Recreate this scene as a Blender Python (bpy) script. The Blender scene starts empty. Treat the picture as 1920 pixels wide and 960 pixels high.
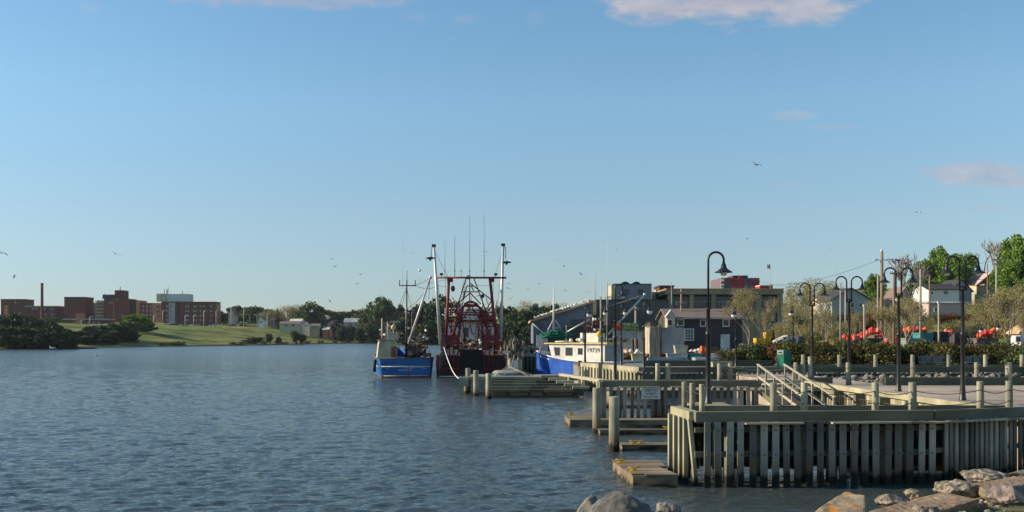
import bpy, math, random
import numpy as np
from math import sin, cos, pi, sqrt, radians
from mathutils import Vector, Matrix
from mathutils import noise as mn
C = bpy.context.scene.collection
D = bpy.data

# ---------------------------------------------------------------- camera, world, sun, exposure
F = 1900.0; HZ = 632.0; CAMZ = 3.6
cam_d = D.cameras.new('camera'); cam = D.objects.new('camera', cam_d); C.objects.link(cam)
cam.location = (0, 0, CAMZ); cam.rotation_euler = (pi/2, 0, 0)
cam_d.sensor_width = 36; cam_d.lens = 36*F/1920
cam_d.shift_y = (HZ-480)/1920
cam_d.clip_start = 0.3; cam_d.clip_end = 6000
bpy.context.scene.camera = cam

SUN_EL = 24.0
SUN_AZ = radians(-87.0)          # compass bearing of the sun, clockwise from +Y
w = D.worlds.new("World"); bpy.context.scene.world = w; w.use_nodes = True
nt = w.node_tree; nt.nodes.clear()
def N(t, kind, **kw):
    n = t.nodes.new(kind)
    for k, v in kw.items():
        setattr(n, k, v)
    return n
sky = N(nt, 'ShaderNodeTexSky', sky_type='NISHITA', sun_disc=False)
sky.sun_elevation = radians(SUN_EL); sky.sun_rotation = SUN_AZ
sky.altitude = 0; sky.air_density = 1.0; sky.dust_density = 0.15; sky.ozone_density = 2.2
bg = N(nt, 'ShaderNodeBackground'); bg.inputs['Strength'].default_value = 0.119
out = N(nt, 'ShaderNodeOutputWorld')
def link(t, a, b): t.links.new(a, b)
def mth(t, op, a, b=None, c=None, clamp=False):
    n = t.nodes.new('ShaderNodeMath'); n.operation = op; n.use_clamp = clamp
    for i, v in enumerate((a, b, c)):
        if v is None: continue
        if isinstance(v, (int, float)): n.inputs[i].default_value = v
        else: t.links.new(v, n.inputs[i])
    return n.outputs[0]
tc = N(nt, 'ShaderNodeTexCoord'); sep = N(nt, 'ShaderNodeSeparateXYZ')
link(nt, tc.outputs['Generated'], sep.inputs[0])
yy = mth(nt, 'MAXIMUM', sep.outputs[1], 0.02)
U = mth(nt, 'DIVIDE', sep.outputs[0], yy); V = mth(nt, 'DIVIDE', sep.outputs[2], yy)
comb = N(nt, 'ShaderNodeCombineXYZ'); link(nt, mth(nt, 'MULTIPLY', U, 1.0), comb.inputs[0]); link(nt, mth(nt, 'MULTIPLY', V, 2.4), comb.inputs[1])
def wnoise(scale, detail):
    n = N(nt, 'ShaderNodeTexNoise'); n.inputs['Scale'].default_value = scale; n.inputs['Detail'].default_value = detail
    n.inputs['Roughness'].default_value = 0.6
    link(nt, comb.outputs[0], n.inputs['Vector']); return n.outputs[0]
nz = wnoise(26, 6); nz2 = wnoise(9, 3)
# clouds: centre, half width, half height, density (tangent coordinates of the sky)
clouds = [(1370, -16, 240, 66, .95), (1230, 6, 100, 42, .9), (1500, 14, 110, 40, .85), (560, -8, 260, 26, .5), (620, 8, 70, 14, .45), (1830, 326, 125, 25, .62),
          (1900, 340, 90, 16, .5), (1487, 217, 46, 12, .30), (1560, 236, 60, 8, .16), (165, 14, 24, 12, .16),
          (1000, 35, 20, 14, .12), (880, 36, 34, 10, .14), (775, 30, 26, 12, .10), (1470, 345, 40, 7, .12), (1850, 392, 60, 10, .16)]
total = None
for (cx, cy, a, b, dens) in clouds:
    u0 = (cx-960)/F; v0 = (HZ-cy)/F
    du = mth(nt, 'DIVIDE', mth(nt, 'SUBTRACT', U, u0), a/F)
    dv = mth(nt, 'DIVIDE', mth(nt, 'SUBTRACT', V, v0), b/F)
    r2 = mth(nt, 'ADD', mth(nt, 'MULTIPLY', du, du), mth(nt, 'MULTIPLY', dv, dv))
    m = mth(nt, 'ADD', mth(nt, 'SUBTRACT', 1.0, r2), mth(nt, 'MULTIPLY', mth(nt, 'SUBTRACT', nz, 0.47), 2.2))
    m = mth(nt, 'MULTIPLY', m, 1.2, clamp=True)
    m = mth(nt, 'MULTIPLY', mth(nt, 'SMOOTH_MIN', m, 1.0, 0.1), dens, clamp=True)
    total = m if total is None else mth(nt, 'MAXIMUM', total, m)
front = mth(nt, 'GREATER_THAN', sep.outputs[1], 0.05)
total = mth(nt, 'MULTIPLY', total, front)
cr = N(nt, 'ShaderNodeValToRGB'); link(nt, mth(nt, 'ADD', mth(nt, 'MULTIPLY', nz, .6), mth(nt, 'MULTIPLY', nz2, .4)), cr.inputs[0])
cr.color_ramp.elements[0].position = .35; cr.color_ramp.elements[0].color = (2.2, 2.4, 3.0, 1)
cr.color_ramp.elements[1].position = .72; cr.color_ramp.elements[1].color = (3.7, 3.5, 3.75, 1)
mix = N(nt, 'ShaderNodeMix', data_type='RGBA')
tint = N(nt, 'ShaderNodeValToRGB'); link(nt, mth(nt, 'MULTIPLY', sep.outputs[2], 2.0, clamp=True), tint.inputs[0]); te = tint.color_ramp.elements
te[0].position = 0.0; te[0].color = (.45, .53, .69, 1); te[1].position = 1.0; te[1].color = (.76, .95, .97, 1)
for pos, c_ in ((.086, (.50, .575, .71, 1)), (.232, (.665, .71, .74, 1)), (.444, (.79, .925, .91, 1)), (.62, (.766, .952, .96, 1))): e_ = te.new(pos); e_.color = c_
tm = N(nt, 'ShaderNodeMix', data_type='RGBA', blend_type='MULTIPLY'); tm.inputs[0].default_value = 1; link(nt, sky.outputs[0], tm.inputs[6]); link(nt, tint.outputs[0], tm.inputs[7])
link(nt, total, mix.inputs[0]); link(nt, tm.outputs[2], mix.inputs[6]); link(nt, cr.outputs[0], mix.inputs[7])
link(nt, mix.outputs[2], bg.inputs[0]); link(nt, bg.outputs[0], out.inputs[0])
sun_d = D.lights.new('sun', 'SUN'); sun = D.objects.new('sun', sun_d); C.objects.link(sun)
sun_d.energy = 5.0; sun_d.angle = radians(0.6); sun_d.color = (1.0, 0.84, 0.62)
sd = Vector((sin(SUN_AZ)*cos(radians(SUN_EL)), cos(SUN_AZ)*cos(radians(SUN_EL)), sin(radians(SUN_EL))))
sun.rotation_euler = sd.to_track_quat('Z', 'Y').to_euler()
sc = bpy.context.scene
sc.view_settings.view_transform = 'Standard'; sc.view_settings.look = 'None'
sc.view_settings.exposure = 0.50; sc.view_settings.gamma = 1; sc.view_settings.use_curve_mapping = False
sc.cycles.max_bounces = 6; sc.cycles.diffuse_bounces = 2; sc.cycles.glossy_bounces = 3; sc.cycles.transmission_bounces = 3
sc.cycles.transparent_max_bounces = 8; sc.cycles.caustics_reflective = False; sc.cycles.caustics_refractive = False

# ---------------------------------------------------------------- materials
def sc3(c, k): return (min(1, c[0]*k), min(1, c[1]*k), min(1, c[2]*k))
MATS = {}
def M(name, c1, c2=None, scale=4.0, stretch=(1, 1, 1), rough=.85, bump=0.0, bd=.05, metal=0.0, detail=5, wet=None, big=0.0, spec=.3, lo=.35, hi=.65, island=False, trans=0.0):
    m = D.materials.new(name); m.use_nodes = True; t = m.node_tree
    b = t.nodes['Principled BSDF']
    b.inputs['Roughness'].default_value = rough; b.inputs['Metallic'].default_value = metal
    b.inputs['Specular IOR Level'].default_value = spec
    if c2 is None: c2 = sc3(c1, .75)
    co = N(t, 'ShaderNodeTexCoord'); mp = N(t, 'ShaderNodeMapping'); mp.inputs['Scale'].default_value = stretch
    link(t, co.outputs['Object'], mp.inputs[0])
    n = N(t, 'ShaderNodeTexNoise'); n.inputs['Scale'].default_value = scale; n.inputs['Detail'].default_value = detail
    link(t, mp.outputs[0], n.inputs['Vector'])
    r = N(t, 'ShaderNodeValToRGB'); r.color_ramp.elements[0].position = lo; r.color_ramp.elements[1].position = hi
    r.color_ramp.elements[0].color = (*c2, 1); r.color_ramp.elements[1].color = (*c1, 1)
    if island:
        g = N(t, 'ShaderNodeNewGeometry')
        f = mth(t, 'ADD', mth(t, 'MULTIPLY', g.outputs['Random Per Island'], .6), mth(t, 'MULTIPLY', n.outputs[0], .4))
        link(t, f, r.inputs[0])
    else:
        link(t, n.outputs[0], r.inputs[0])
    col = r.outputs[0]
    if big:
        n2 = N(t, 'ShaderNodeTexNoise'); n2.inputs['Scale'].default_value = big; n2.inputs['Detail'].default_value = 4
        link(t, co.outputs['Object'], n2.inputs['Vector'])
        mx = N(t, 'ShaderNodeMix', data_type='RGBA', blend_type='MULTIPLY')
        r2 = N(t, 'ShaderNodeValToRGB'); r2.color_ramp.elements[0].position = .3; r2.color_ramp.elements[1].position = .7
        r2.color_ramp.elements[0].color = (.6, .6, .58, 1); r2.color_ramp.elements[1].color = (1.15, 1.12, 1.05, 1)
        link(t, n2.outputs[0], r2.inputs[0]); mx.inputs[0].default_value = 1
        link(t, col, mx.inputs[6]); link(t, r2.outputs[0], mx.inputs[7]); col = mx.outputs[2]
    if wet is not None:     # weed and rust-brown stain band left by the tide (world height)
        g = N(t, 'ShaderNodeNewGeometry'); s = N(t, 'ShaderNodeSeparateXYZ'); link(t, g.outputs['Position'], s.inputs[0])
        zz = mth(t, 'ADD', s.outputs[2], mth(t, 'MULTIPLY', mth(t, 'SUBTRACT', n.outputs[0], .5), .5))
        f1 = mth(t, 'DIVIDE', mth(t, 'SUBTRACT', wet+.45, zz), .4, clamp=True)
        mx = N(t, 'ShaderNodeMix', data_type='RGBA'); link(t, mth(t, 'MULTIPLY', f1, .6), mx.inputs[0]); link(t, col, mx.inputs[6])
        mx.inputs[7].default_value = (.13, .075, .03, 1); col = mx.outputs[2]
        f2 = mth(t, 'DIVIDE', mth(t, 'SUBTRACT', wet, zz), .12, clamp=True)
        mx = N(t, 'ShaderNodeMix', data_type='RGBA'); link(t, f2, mx.inputs[0]); link(t, col, mx.inputs[6])
        mx.inputs[7].default_value = (.016, .015, .009, 1); col = mx.outputs[2]
    link(t, col, b.inputs['Base Color'])
    if bump:
        bp = N(t, 'ShaderNodeBump'); bp.inputs['Strength'].default_value = min(1, bump); bp.inputs['Distance'].default_value = bd
        link(t, n.outputs[0], bp.inputs['Height']); link(t, bp.outputs[0], b.inputs['Normal'])
    if trans:
        tr = N(t, 'ShaderNodeBsdfTranslucent'); link(t, col, tr.inputs[0]); ms = N(t, 'ShaderNodeMixShader'); ms.inputs[0].default_value = trans
        link(t, b.outputs[0], ms.inputs[1]); link(t, tr.outputs[0], ms.inputs[2]); link(t, ms.outputs[0], t.nodes['Material Output'].inputs[0])
    MATS[name] = m; return m

wood = M('weathered_wood', (.40, .375, .315), (.15, .145, .125), 3.2, (1, 1, .12), bump=.5, wet=.36, big=.9, island=True)
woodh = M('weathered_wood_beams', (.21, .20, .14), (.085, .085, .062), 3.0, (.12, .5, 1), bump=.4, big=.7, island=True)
woodlit = M('sunlit_pale_green_wood', (.45, .42, .29), (.27, .255, .18), 3, (1, 1, .15), bump=.3, wet=.25, big=.8, island=True)  # paler copy of the timber, with sunlight put into its colour
pilemat = M('pile_wood', (.38, .365, .265), (.22, .215, .16), 5, (1, 1, .10), bump=.5, wet=.25, big=1.2)
deckm = M('deck_boards', (.34, .29, .22), (.20, .17, .13), 6, (.08, 1, 1), bump=.35, big=.8, island=True, wet=.02)
plankm = M('float_edge', (.40, .34, .26), (.24, .19, .14), 5, (.3, 1, 1), bump=.3, wet=.10, big=1.0)
ropem = M('rope', (.33, .30, .24), rough=.95)
ropedark = M('dark_rope', (.07, .065, .055), rough=.95)
whiterope = M('white_rope', (.72, .72, .68), rough=.9)
blackm = M('black_painted_metal', (.018, .018, .022), (.012, .012, .014), rough=.42, spec=.5)
globem = M('frosted_globe', (.78, .74, .66), (.66, .62, .55), rough=.35)
glassd = M('dark_window_glass', (.035, .045, .055), (.02, .025, .03), rough=.12, spec=.6)
farglass = M('painted_reflection_glass', (.26, .29, .33), (.17, .2, .23), rough=.3)  # sky reflection is put into the base colour as pale grey-blue
whitem = M('white_paint', (.80, .79, .75), (.68, .67, .63), 2.5, rough=.55, big=.5)
creamm = M('cream_paint_and_sunlit_wall', (.60, .54, .38), (.47, .42, .30), 1.5, rough=.6, big=.7)
bluem = M('blue_hull_paint', (.010, .15, .46), (.010, .10, .34), 2.2, (.4, .4, 2), rough=.38, big=.6, spec=.45)
bluem2 = M('worn_blue_hull_paint', (.03, .125, .56), (.02, .085, .42), 1.6, rough=.42, big=.5, spec=.4)
redm = M('red_gantry_paint', (.27, .03, .028), (.13, .018, .018), 3, rough=.6, big=1.2)
maroon = M('dark_maroon_hull', (.055, .014, .014), (.025, .012, .012), 2, rough=.6, big=.8)
rustm = M('rusty_steel', (.26, .10, .045), (.12, .05, .03), 4, rough=.9, big=1.5)
blackh = M('black_rubber_and_dark_fill', (.012, .012, .013), rough=.8)  # rubber, also the painted darkness of the stern opening and wharf underside
silver = M('galvanized_boom', (.62, .62, .60), (.48, .48, .46), 3, rough=.45, metal=.3)
yellowm = M('yellow_paint', (.70, .42, .03), (.5, .3, .02), rough=.6)
orangem = M('orange_paint', (.75, .16, .03), (.55, .11, .02), rough=.6)
greenp = M('teal_green_paint', (.03, .22, .13), (.02, .17, .10), 3, rough=.5)
netg = M('green_netting', (.02, .26, .17), (.01, .15, .10), 14, rough=.95, bump=.6)
neto = M('tan_netting', (.30, .26, .18), (.16, .13, .09), 14, rough=.95, bump=.6)
netr = M('orange_netting', (.55, .10, .04), (.32, .06, .03), 14, rough=.95, bump=.6)
buoym = M('red_buoy', (.78, .05, .035), (.6, .035, .03), 3, rough=.5)
buoyp = M('pink_faded_buoy', (.85, .22, .18), (.7, .15, .12), 3, rough=.55)
buoyo = M('orange_buoy', (.85, .17, .03), (.7, .12, .02), 3, rough=.5)
stonem = M('grey_stone', (.27, .25, .22), (.15, .14, .125), 5, wet=.12, bump=.9, bd=.16, lo=.42, hi=.58, detail=9, big=1.4)
stonel = M('pale_granite', (.40, .34, .27), (.17, .145, .115), 7, wet=.12, bump=.9, bd=.16, lo=.42, hi=.58, detail=9, big=1.2)
stonep = M('pinkish_granite', (.33, .265, .24), (.17, .14, .125), 7, bump=.9, bd=.16, lo=.42, hi=.58, detail=9, big=1.2)
slabm = M('tan_concrete_slab', (.40, .28, .18), (.25, .175, .12), 9, bump=.7, bd=.08, detail=9, big=1.0)
pavem = M('promenade_paving', (.44, .37, .31), (.37, .31, .26), 1.2, rough=.95, big=.25)
pathm = M('grey_path', (.27, .27, .25), (.21, .21, .195), 1.5, rough=.95, big=.3)
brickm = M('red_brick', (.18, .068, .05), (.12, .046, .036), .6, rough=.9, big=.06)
brickl = M('orange_and_sunlit_brick', (.50, .22, .13), (.40, .17, .10), .6, rough=.9)  # orange brick, also painted on far walls as their sunlit colour
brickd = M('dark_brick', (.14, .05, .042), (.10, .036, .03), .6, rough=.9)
concm = M('pale_concrete', (.42, .40, .37), (.33, .31, .29), .5, rough=.9)
darkm = M('dark_cladding', (.055, .06, .07), (.04, .045, .05), .6, rough=.8)
olivem = M('olive_render', (.40, .33, .215), (.32, .265, .175), .7, rough=.9, big=.2)
tanroof = M('tan_roof_edge', (.50, .36, .20), (.36, .25, .14), 2, rough=.9)
bluegrey = M('blue_grey_siding', (.16, .19, .24), (.12, .145, .185), .8, (1, 1, 6), rough=.85, big=.2)
greyblk = M('dark_grey_cladding', (.155, .148, .128), (.115, .11, .098), .8, (6, 1, 1), rough=.85, big=.15)
greytow = M('grey_corrugated', (.24, .26, .26), (.17, .185, .19), 1.2, (8, 8, .3), rough=.7)
shingle = M('charcoal_shingle', (.075, .07, .066), (.05, .047, .045), 2, (1, 1, 4), rough=.9)
roofbr = M('brown_roof_shingle', (.20, .155, .13), (.15, .115, .10), 1.5, rough=.95)
roofdk = M('dark_roof_shingle', (.05, .05, .055), (.035, .035, .04), 1.5, rough=.95)
roofred = M('red_brown_roof', (.26, .12, .085), (.2, .09, .065), 1.5, rough=.95)
pinkw = M('pale_pink_siding', (.48, .38, .34), (.40, .31, .28), 1, (1, 1, 5), rough=.85)
whitew = M('white_siding', (.62, .62, .60), (.52, .52, .5), 1, (1, 1, 5), rough=.8)
lgrey = M('light_grey_metal', (.42, .44, .46), (.33, .35, .37), 1.5, (4, 1, 1), rough=.7, big=.4)
tealm = M('teal_plastic', (.04, .26, .28), (.03, .2, .22), 3, rough=.6)
navym = M('navy_plastic', (.03, .035, .06), (.02, .025, .04), 3, rough=.6)
brownwood = M('brown_crate_wood', (.25, .13, .075), (.14, .075, .05), 5, rough=.9, island=True)
polem = M('utility_pole_wood', (.30, .19, .13), (.2, .13, .09), 4, (1, 1, .1), rough=.95)
polegrey = M('grey_pole_wood', (.34, .31, .26), (.24, .22, .19), 4, (1, 1, .1), rough=.95)
bark = M('bark', (.16, .13, .10), (.09, .075, .06), 8, (1, 1, .2), rough=.95)
barkl = M('pale_bark', (.33, .28, .21), (.22, .18, .14), 8, (1, 1, .2), rough=.95)
leafg = M('green_leaves', (.20, .31, .035), (.055, .13, .016), .5, rough=.7, island=True, trans=.3)
leafd = M('dark_green_leaves', (.06, .10, .035), (.022, .043, .017), .4, rough=.8, island=True, trans=.15)
leafm = M('mid_green_leaves', (.11, .155, .055), (.045, .075, .028), .4, rough=.8, island=True, trans=.2)
leafb = M('budding_leaves', (.36, .31, .13), (.20, .18, .075), .5, rough=.85, island=True, trans=.3)
leafo = M('olive_shrub_leaves', (.13, .12, .03), (.035, .045, .014), .8, rough=.85, island=True, trans=.2)
leafr = M('purple_leaves', (.075, .04, .045), (.04, .025, .028), .5, rough=.85, island=True, trans=.15)
leafrust = M('rusty_shrub_leaves', (.17, .075, .03), (.08, .045, .02), .8, rough=.85, island=True, trans=.2)
gullw = M('gull_white', (.75, .75, .72), (.65, .65, .63), rough=.8)
gullg = M('gull_grey', (.22, .23, .25), (.15, .16, .17), rough=.8)

# ---------------------------------------------------------------- mesh builder
class MB:
    def __init__(s): s.v = []; s.f = []; s.m = []; s.sm = []; s.mi = 0; s.smooth = False
    def add(s, vs, fs, smooth=None):
        o = len(s.v); s.v += [tuple(p) for p in vs]
        for f in fs:
            s.f.append([i+o for i in f]); s.m.append(s.mi); s.sm.append(s.smooth if smooth is None else smooth)
        return s
    def box(s, c, d, rz=0, jit=0):
        x, y, z = d[0]/2, d[1]/2, d[2]/2; vs = []
        for sx, sy, sz in ((-1,-1,-1),(1,-1,-1),(1,1,-1),(-1,1,-1),(-1,-1,1),(1,-1,1),(1,1,1),(-1,1,1)):
            px, py = sx*x, sy*y
            vs.append((c[0]+px*cos(rz)-py*sin(rz), c[1]+px*sin(rz)+py*cos(rz), c[2]+sz*z))
        return s.add(vs, [(0,3,2,1),(4,5,6,7),(0,1,5,4),(1,2,6,5),(2,3,7,6),(3,0,4,7)], False)
    def b2(s, x0, x1, y0, y1, z0, z1): return s.box(((x0+x1)/2, (y0+y1)/2, (z0+z1)/2), (x1-x0, y1-y0, z1-z0))
    def beam(s, a, b, w_, h):
        a = Vector(a); b = Vector(b); d = (b-a); L = d.length
        if L < 1e-6: return s
        d /= L
        up = Vector((0, 0, 1)) if abs(d.z) < .95 else Vector((0, 1, 0))
        sd_ = d.cross(up).normalized(); u = sd_.cross(d)
        vs = [];
        for p in (a, b):
            for i, j in ((-1,-1),(1,-1),(1,1),(-1,1)): vs.append(p+sd_*(i*w_/2)+u*(j*h/2))
        return s.add(vs, [(3,2,1,0),(4,5,6,7),(0,1,5,4),(1,2,6,5),(2,3,7,6),(3,0,4,7)], False)
    def tube(s, pts, r, n=8, cap=True, smooth=True):
        pts = [Vector(p) for p in pts]
        rs = r if isinstance(r, (list, tuple)) else [r]*len(pts)
        vs = []; fs = []; ref = None
        for i, p in enumerate(pts):
            d = (pts[min(i+1, len(pts)-1)]-pts[max(i-1, 0)])
            d = d.normalized() if d.length > 1e-9 else Vector((0, 0, 1))
            if ref is None:
                ref = d.cross(Vector((0, 0, 1)) if abs(d.z) < .9 else Vector((1, 0, 0))).normalized()
            else:
                ref = (ref-d*ref.dot(d))
                ref = ref.normalized() if ref.length > 1e-6 else d.orthogonal().normalized()
            q = d.cross(ref)
            for k in range(n):
                a = 2*pi*k/n; vs.append(p+(ref*cos(a)+q*sin(a))*rs[i])
        for i in range(len(pts)-1):
            for k in range(n):
                k2 = (k+1) % n; fs.append((i*n+k, i*n+k2, (i+1)*n+k2, (i+1)*n+k))
        s.add(vs, fs, smooth)
        if cap:
            o = len(s.v)-len(vs)
            for f in (list(range(n))[::-1], [(len(pts)-1)*n+k for k in range(n)]):
                s.f.append([i+o for i in f]); s.m.append(s.mi); s.sm.append(False)
        return s
    def lathe(s, c, prof, n=16):
        vs = []; fs = []
        for r, z in prof:
            for k in range(n):
                a = 2*pi*k/n; vs.append((c[0]+r*cos(a), c[1]+r*sin(a), c[2]+z))
        for i in range(len(prof)-1):
            for k in range(n):
                k2 = (k+1) % n; fs.append((i*n+k, i*n+k2, (i+1)*n+k2, (i+1)*n+k))
        return s.add(vs, fs, True)
    def ball(s, c, r, n=10, sq=(1, 1, 1)):
        prof = [(max(1e-4, sin(pi*i/(n//2)))*r, -cos(pi*i/(n//2))*r) for i in range(n//2+1)]
        vs = []; fs = []
        for rr, z in prof:
            for k in range(n):
                a = 2*pi*k/n; vs.append((c[0]+rr*cos(a)*sq[0], c[1]+rr*sin(a)*sq[1], c[2]+z*sq[2]))
        for i in range(len(prof)-1):
            for k in range(n):
                k2 = (k+1) % n; fs.append((i*n+k, i*n+k2, (i+1)*n+k2, (i+1)*n+k))
        return s.add(vs, fs, True)
    def prism(s, poly, axis, a, b):
        # poly: 2-D outline; axis 'x','y','z' = extrusion axis from a to b
        def P3(p, t): return {'x': (t, p[0], p[1]), 'y': (p[0], t, p[1]), 'z': (p[0], p[1], t)}[axis]
        n = len(poly); vs = [P3(p, a) for p in poly]+[P3(p, b) for p in poly]
        fs = [list(range(n))[::-1], list(range(n, 2*n))]+[(i, (i+1) % n, n+(i+1) % n, n+i) for i in range(n)]
        return s.add(vs, fs, False)
    def build(s, name, mat, parent=None, rot=None):
        me = D.meshes.new(name)
        off = root_of(parent).location if parent is not None else Vector((0, 0, 0))
        if parent is not None and root_of(parent).get('_local'): off = Vector((0, 0, 0))
        v = np.array(s.v, dtype=np.float64).reshape(-1, 3)-np.array(off[:])
        me.from_pydata(v.tolist(), [], s.f)
        mats = mat if isinstance(mat, (list, tuple)) else [mat]
        for m in mats: me.materials.append(m)
        me.polygons.foreach_set('material_index', s.m); me.polygons.foreach_set('use_smooth', s.sm)
        me.update()
        import bmesh as bm_
        if len(s.f) < 20000:
            b = bm_.new(); b.from_mesh(me); bm_.ops.recalc_face_normals(b, faces=b.faces); b.to_mesh(me); b.free()
        o = D.objects.new(name, me); C.objects.link(o)
        if parent is not None: o.parent = parent
        return o
def root_of(o):
    while o.parent is not None: o = o.parent
    return o
def tag(o, label, cat, group=None, kind=None):
    if label: o['label'] = label
    if cat: o['category'] = cat
    if group: o['group'] = group
    if kind: o['kind'] = kind
    return o
def struct(o): o['kind'] = 'structure'; return o
def thing(name, label, cat, loc=(0, 0, 0), rz=0, group=None, local=False):
    o = D.objects.new(name, None); C.objects.link(o); o.location = loc; o.rotation_euler = (0, 0, rz)
    o.empty_display_size = .2
    if local: o['_local'] = 1
    return tag(o, label, cat, group)
def recentre(o):
    """move the origin of a single-mesh thing to its base"""
    me = o.data; n = len(me.vertices); a = np.empty(n*3); me.vertices.foreach_get('co', a); a = a.reshape(-1, 3)
    c = np.array([a[:, 0].mean(), a[:, 1].mean(), a[:, 2].min()]); me.vertices.foreach_set('co', (a-c).ravel()); me.update()
    o.location = Vector(c.tolist()); return o
def copy_tree(o, parent=None):
    c = o.copy(); C.objects.link(c)
    if parent is not None: c.parent = parent
    for ch in list(o.children): copy_tree(ch, c)
    return c
def X(px, Y): return (px-960)/F*Y
def Z(py, Y): return CAMZ-(py-HZ)/F*Y
ORD = ['first', 'second', 'third', 'fourth', 'fifth', 'sixth', 'seventh', 'eighth', 'ninth', 'tenth', 'eleventh', 'twelfth', 'thirteenth', 'fourteenth', 'fifteenth', 'sixteenth',
       'seventeenth', 'eighteenth', 'nineteenth', 'twentieth', 'twenty-first', 'twenty-second', 'twenty-third', 'twenty-fourth', 'twenty-fifth', 'twenty-sixth', 'twenty-seventh',
       'twenty-eighth', 'twenty-ninth', 'thirtieth', 'thirty-first', 'thirty-second', 'thirty-third', 'thirty-fourth', 'thirty-fifth', 'thirty-sixth']
def sag(a, b, d, n=12):
    a = Vector(a); b = Vector(b)
    return [a.lerp(b, i/n)-Vector((0, 0, 4*d*(i/n)*(1-i/n))) for i in range(n+1)]
def text_mesh(s, size, ext=.004):
    cu = D.curves.new('lettering', 'FONT'); cu.body = s; cu.size = size; cu.extrude = ext; cu.align_x = 'CENTER'; cu.align_y = 'CENTER'
    o = D.objects.new('tmp', cu); C.objects.link(o)
    bpy.context.view_layer.update()
    me = D.meshes.new_from_object(o.evaluated_get(bpy.context.evaluated_depsgraph_get()))
    D.objects.remove(o); return me
def text_obj(name, s, size, mat, parent, loc, rot, ext=.004):
    me = text_mesh(s, size, ext); me.materials.clear(); me.materials.append(mat)
    o = D.objects.new(name, me); C.objects.link(o); o.parent = parent; o.location = loc; o.rotation_euler = rot; return o

# ---------------------------------------------------------------- terrain, water, paving
COAST = [(-900, 290), (-260, 292), (-150, 296), (-129, 299), (-124, 306), (-133, 322), (-140, 345), (-128, 372), (-112, 410), (-100, 480), (-92, 560), (-80, 622),
         (-55, 640), (-25, 560), (0, 420), (8, 260), (10, 150), (9, 112), (12, 101), (30, 84), (30, 64), (900, 62)]
_ca = np.array(COAST, float)
_poly = np.vstack([_ca, [[900, 3000], [-900, 3000]]])
def coast_sd(x, y):
    x = np.atleast_1d(np.asarray(x, float)); y = np.atleast_1d(np.asarray(y, float))
    d = np.full(x.shape, 1e9)
    for i in range(len(_ca)-1):
        a = _ca[i]; b = _ca[i+1]; ab = b-a; L = (ab**2).sum()
        t = np.clip(((x-a[0])*ab[0]+(y-a[1])*ab[1])/L, 0, 1)
        d = np.minimum(d, np.hypot(x-a[0]-t*ab[0], y-a[1]-t*ab[1]))
    ins = np.zeros(x.shape, bool); n = len(_poly); j = n-1
    for i in range(n):
        xi, yi = _poly[i]; xj, yj = _poly[j]
        cond = ((yi > y) != (yj > y)) & (x < (xj-xi)*(y-yi)/(yj-yi+1e-12)+xi)
        ins ^= cond; j = i
    return np.where(ins, d, -d)
def sst(a, b, x): t = np.clip((x-a)/(b-a), 0, 1); return t*t*(3-2*t)
def gh(x, y):
    x = np.atleast_1d(np.asarray(x, float)); y = np.atleast_1d(np.asarray(y, float))
    d = coast_sd(x, y); u = x/np.maximum(y, 1)
    amp = 9.0-5.6*sst(-.235, -.125, u)
    far = .35+(amp)*sst(2, 85, d)+5.5*sst(560, 760, y)*sst(50, 200, d)+10*sst(-.16, -.05, u)*sst(480, 700, y)
    far = far+.35*np.sin(x*.05+y*.03)*sst(10, 80, d)+.25*np.sin(x*.13-y*.07)*sst(10, 60, d)
    rise = 1.38+11.5*sst(.25, .345, u)*np.clip((y-112)/150, 0, 1.6)+6*np.clip((y-300)/400, 0, 1)
    k = sst(-.02, .03, u)
    h = far*(1-k)+rise*k
    return np.where(d > 0, np.minimum(h, .25+d*1.6), np.maximum(-1.6, d*.35))
def gz(x, y): return float(gh(x, y)[0])
xs = np.concatenate([np.linspace(-1500, -420, 14), np.arange(-400, 200, 4.0), np.linspace(205, 900, 40)])
ys = np.concatenate([np.arange(62.5, 130, 2.0), np.arange(130, 700, 4.0), np.arange(700, 1000, 12), np.linspace(1010, 3200, 16)])
GX, GY = np.meshgrid(xs, ys); H = gh(GX.ravel(), GY.ravel())
nx, ny = len(xs), len(ys)
me = D.meshes.new('ground')
ii = np.arange(nx*ny).reshape(ny, nx)
q = np.stack([ii[:-1, :-1].ravel(), ii[:-1, 1:].ravel(), ii[1:, 1:].ravel(), ii[1:, :-1].ravel()], 1)
def np_mesh(me, v, q):
    me.vertices.add(len(v)); me.vertices.foreach_set('co', v.astype(np.float32).ravel())
    me.loops.add(len(q)*4); me.loops.foreach_set('vertex_index', q.astype(np.int32).ravel())
    me.polygons.add(len(q)); me.polygons.foreach_set('loop_start', (np.arange(len(q))*4).astype(np.int32))
    me.polygons.foreach_set('use_smooth', np.ones(len(q), bool)); me.update(calc_edges=True); me.validate()
np_mesh(me, np.stack([GX.ravel(), GY.ravel(), H], 1), q)
grassm = D.materials.new('grass_and_gravel'); grassm.use_nodes = True; t = grassm.node_tree; b = t.nodes['Principled BSDF']; b.inputs['Roughness'].default_value = .95
b.inputs['Specular IOR Level'].default_value = .1
g = N(t, 'ShaderNodeNewGeometry'); s = N(t, 'ShaderNodeSeparateXYZ'); link(t, g.outputs['Position'], s.inputs[0])
n1 = N(t, 'ShaderNodeTexNoise'); n1.inputs['Scale'].default_value = .09; n1.inputs['Detail'].default_value = 11
mp = N(t, 'ShaderNodeMapping'); mp.inputs['Scale'].default_value = (1, 1.0, 6); link(t, g.outputs['Position'], mp.inputs[0]); link(t, mp.outputs[0], n1.inputs['Vector'])
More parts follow.
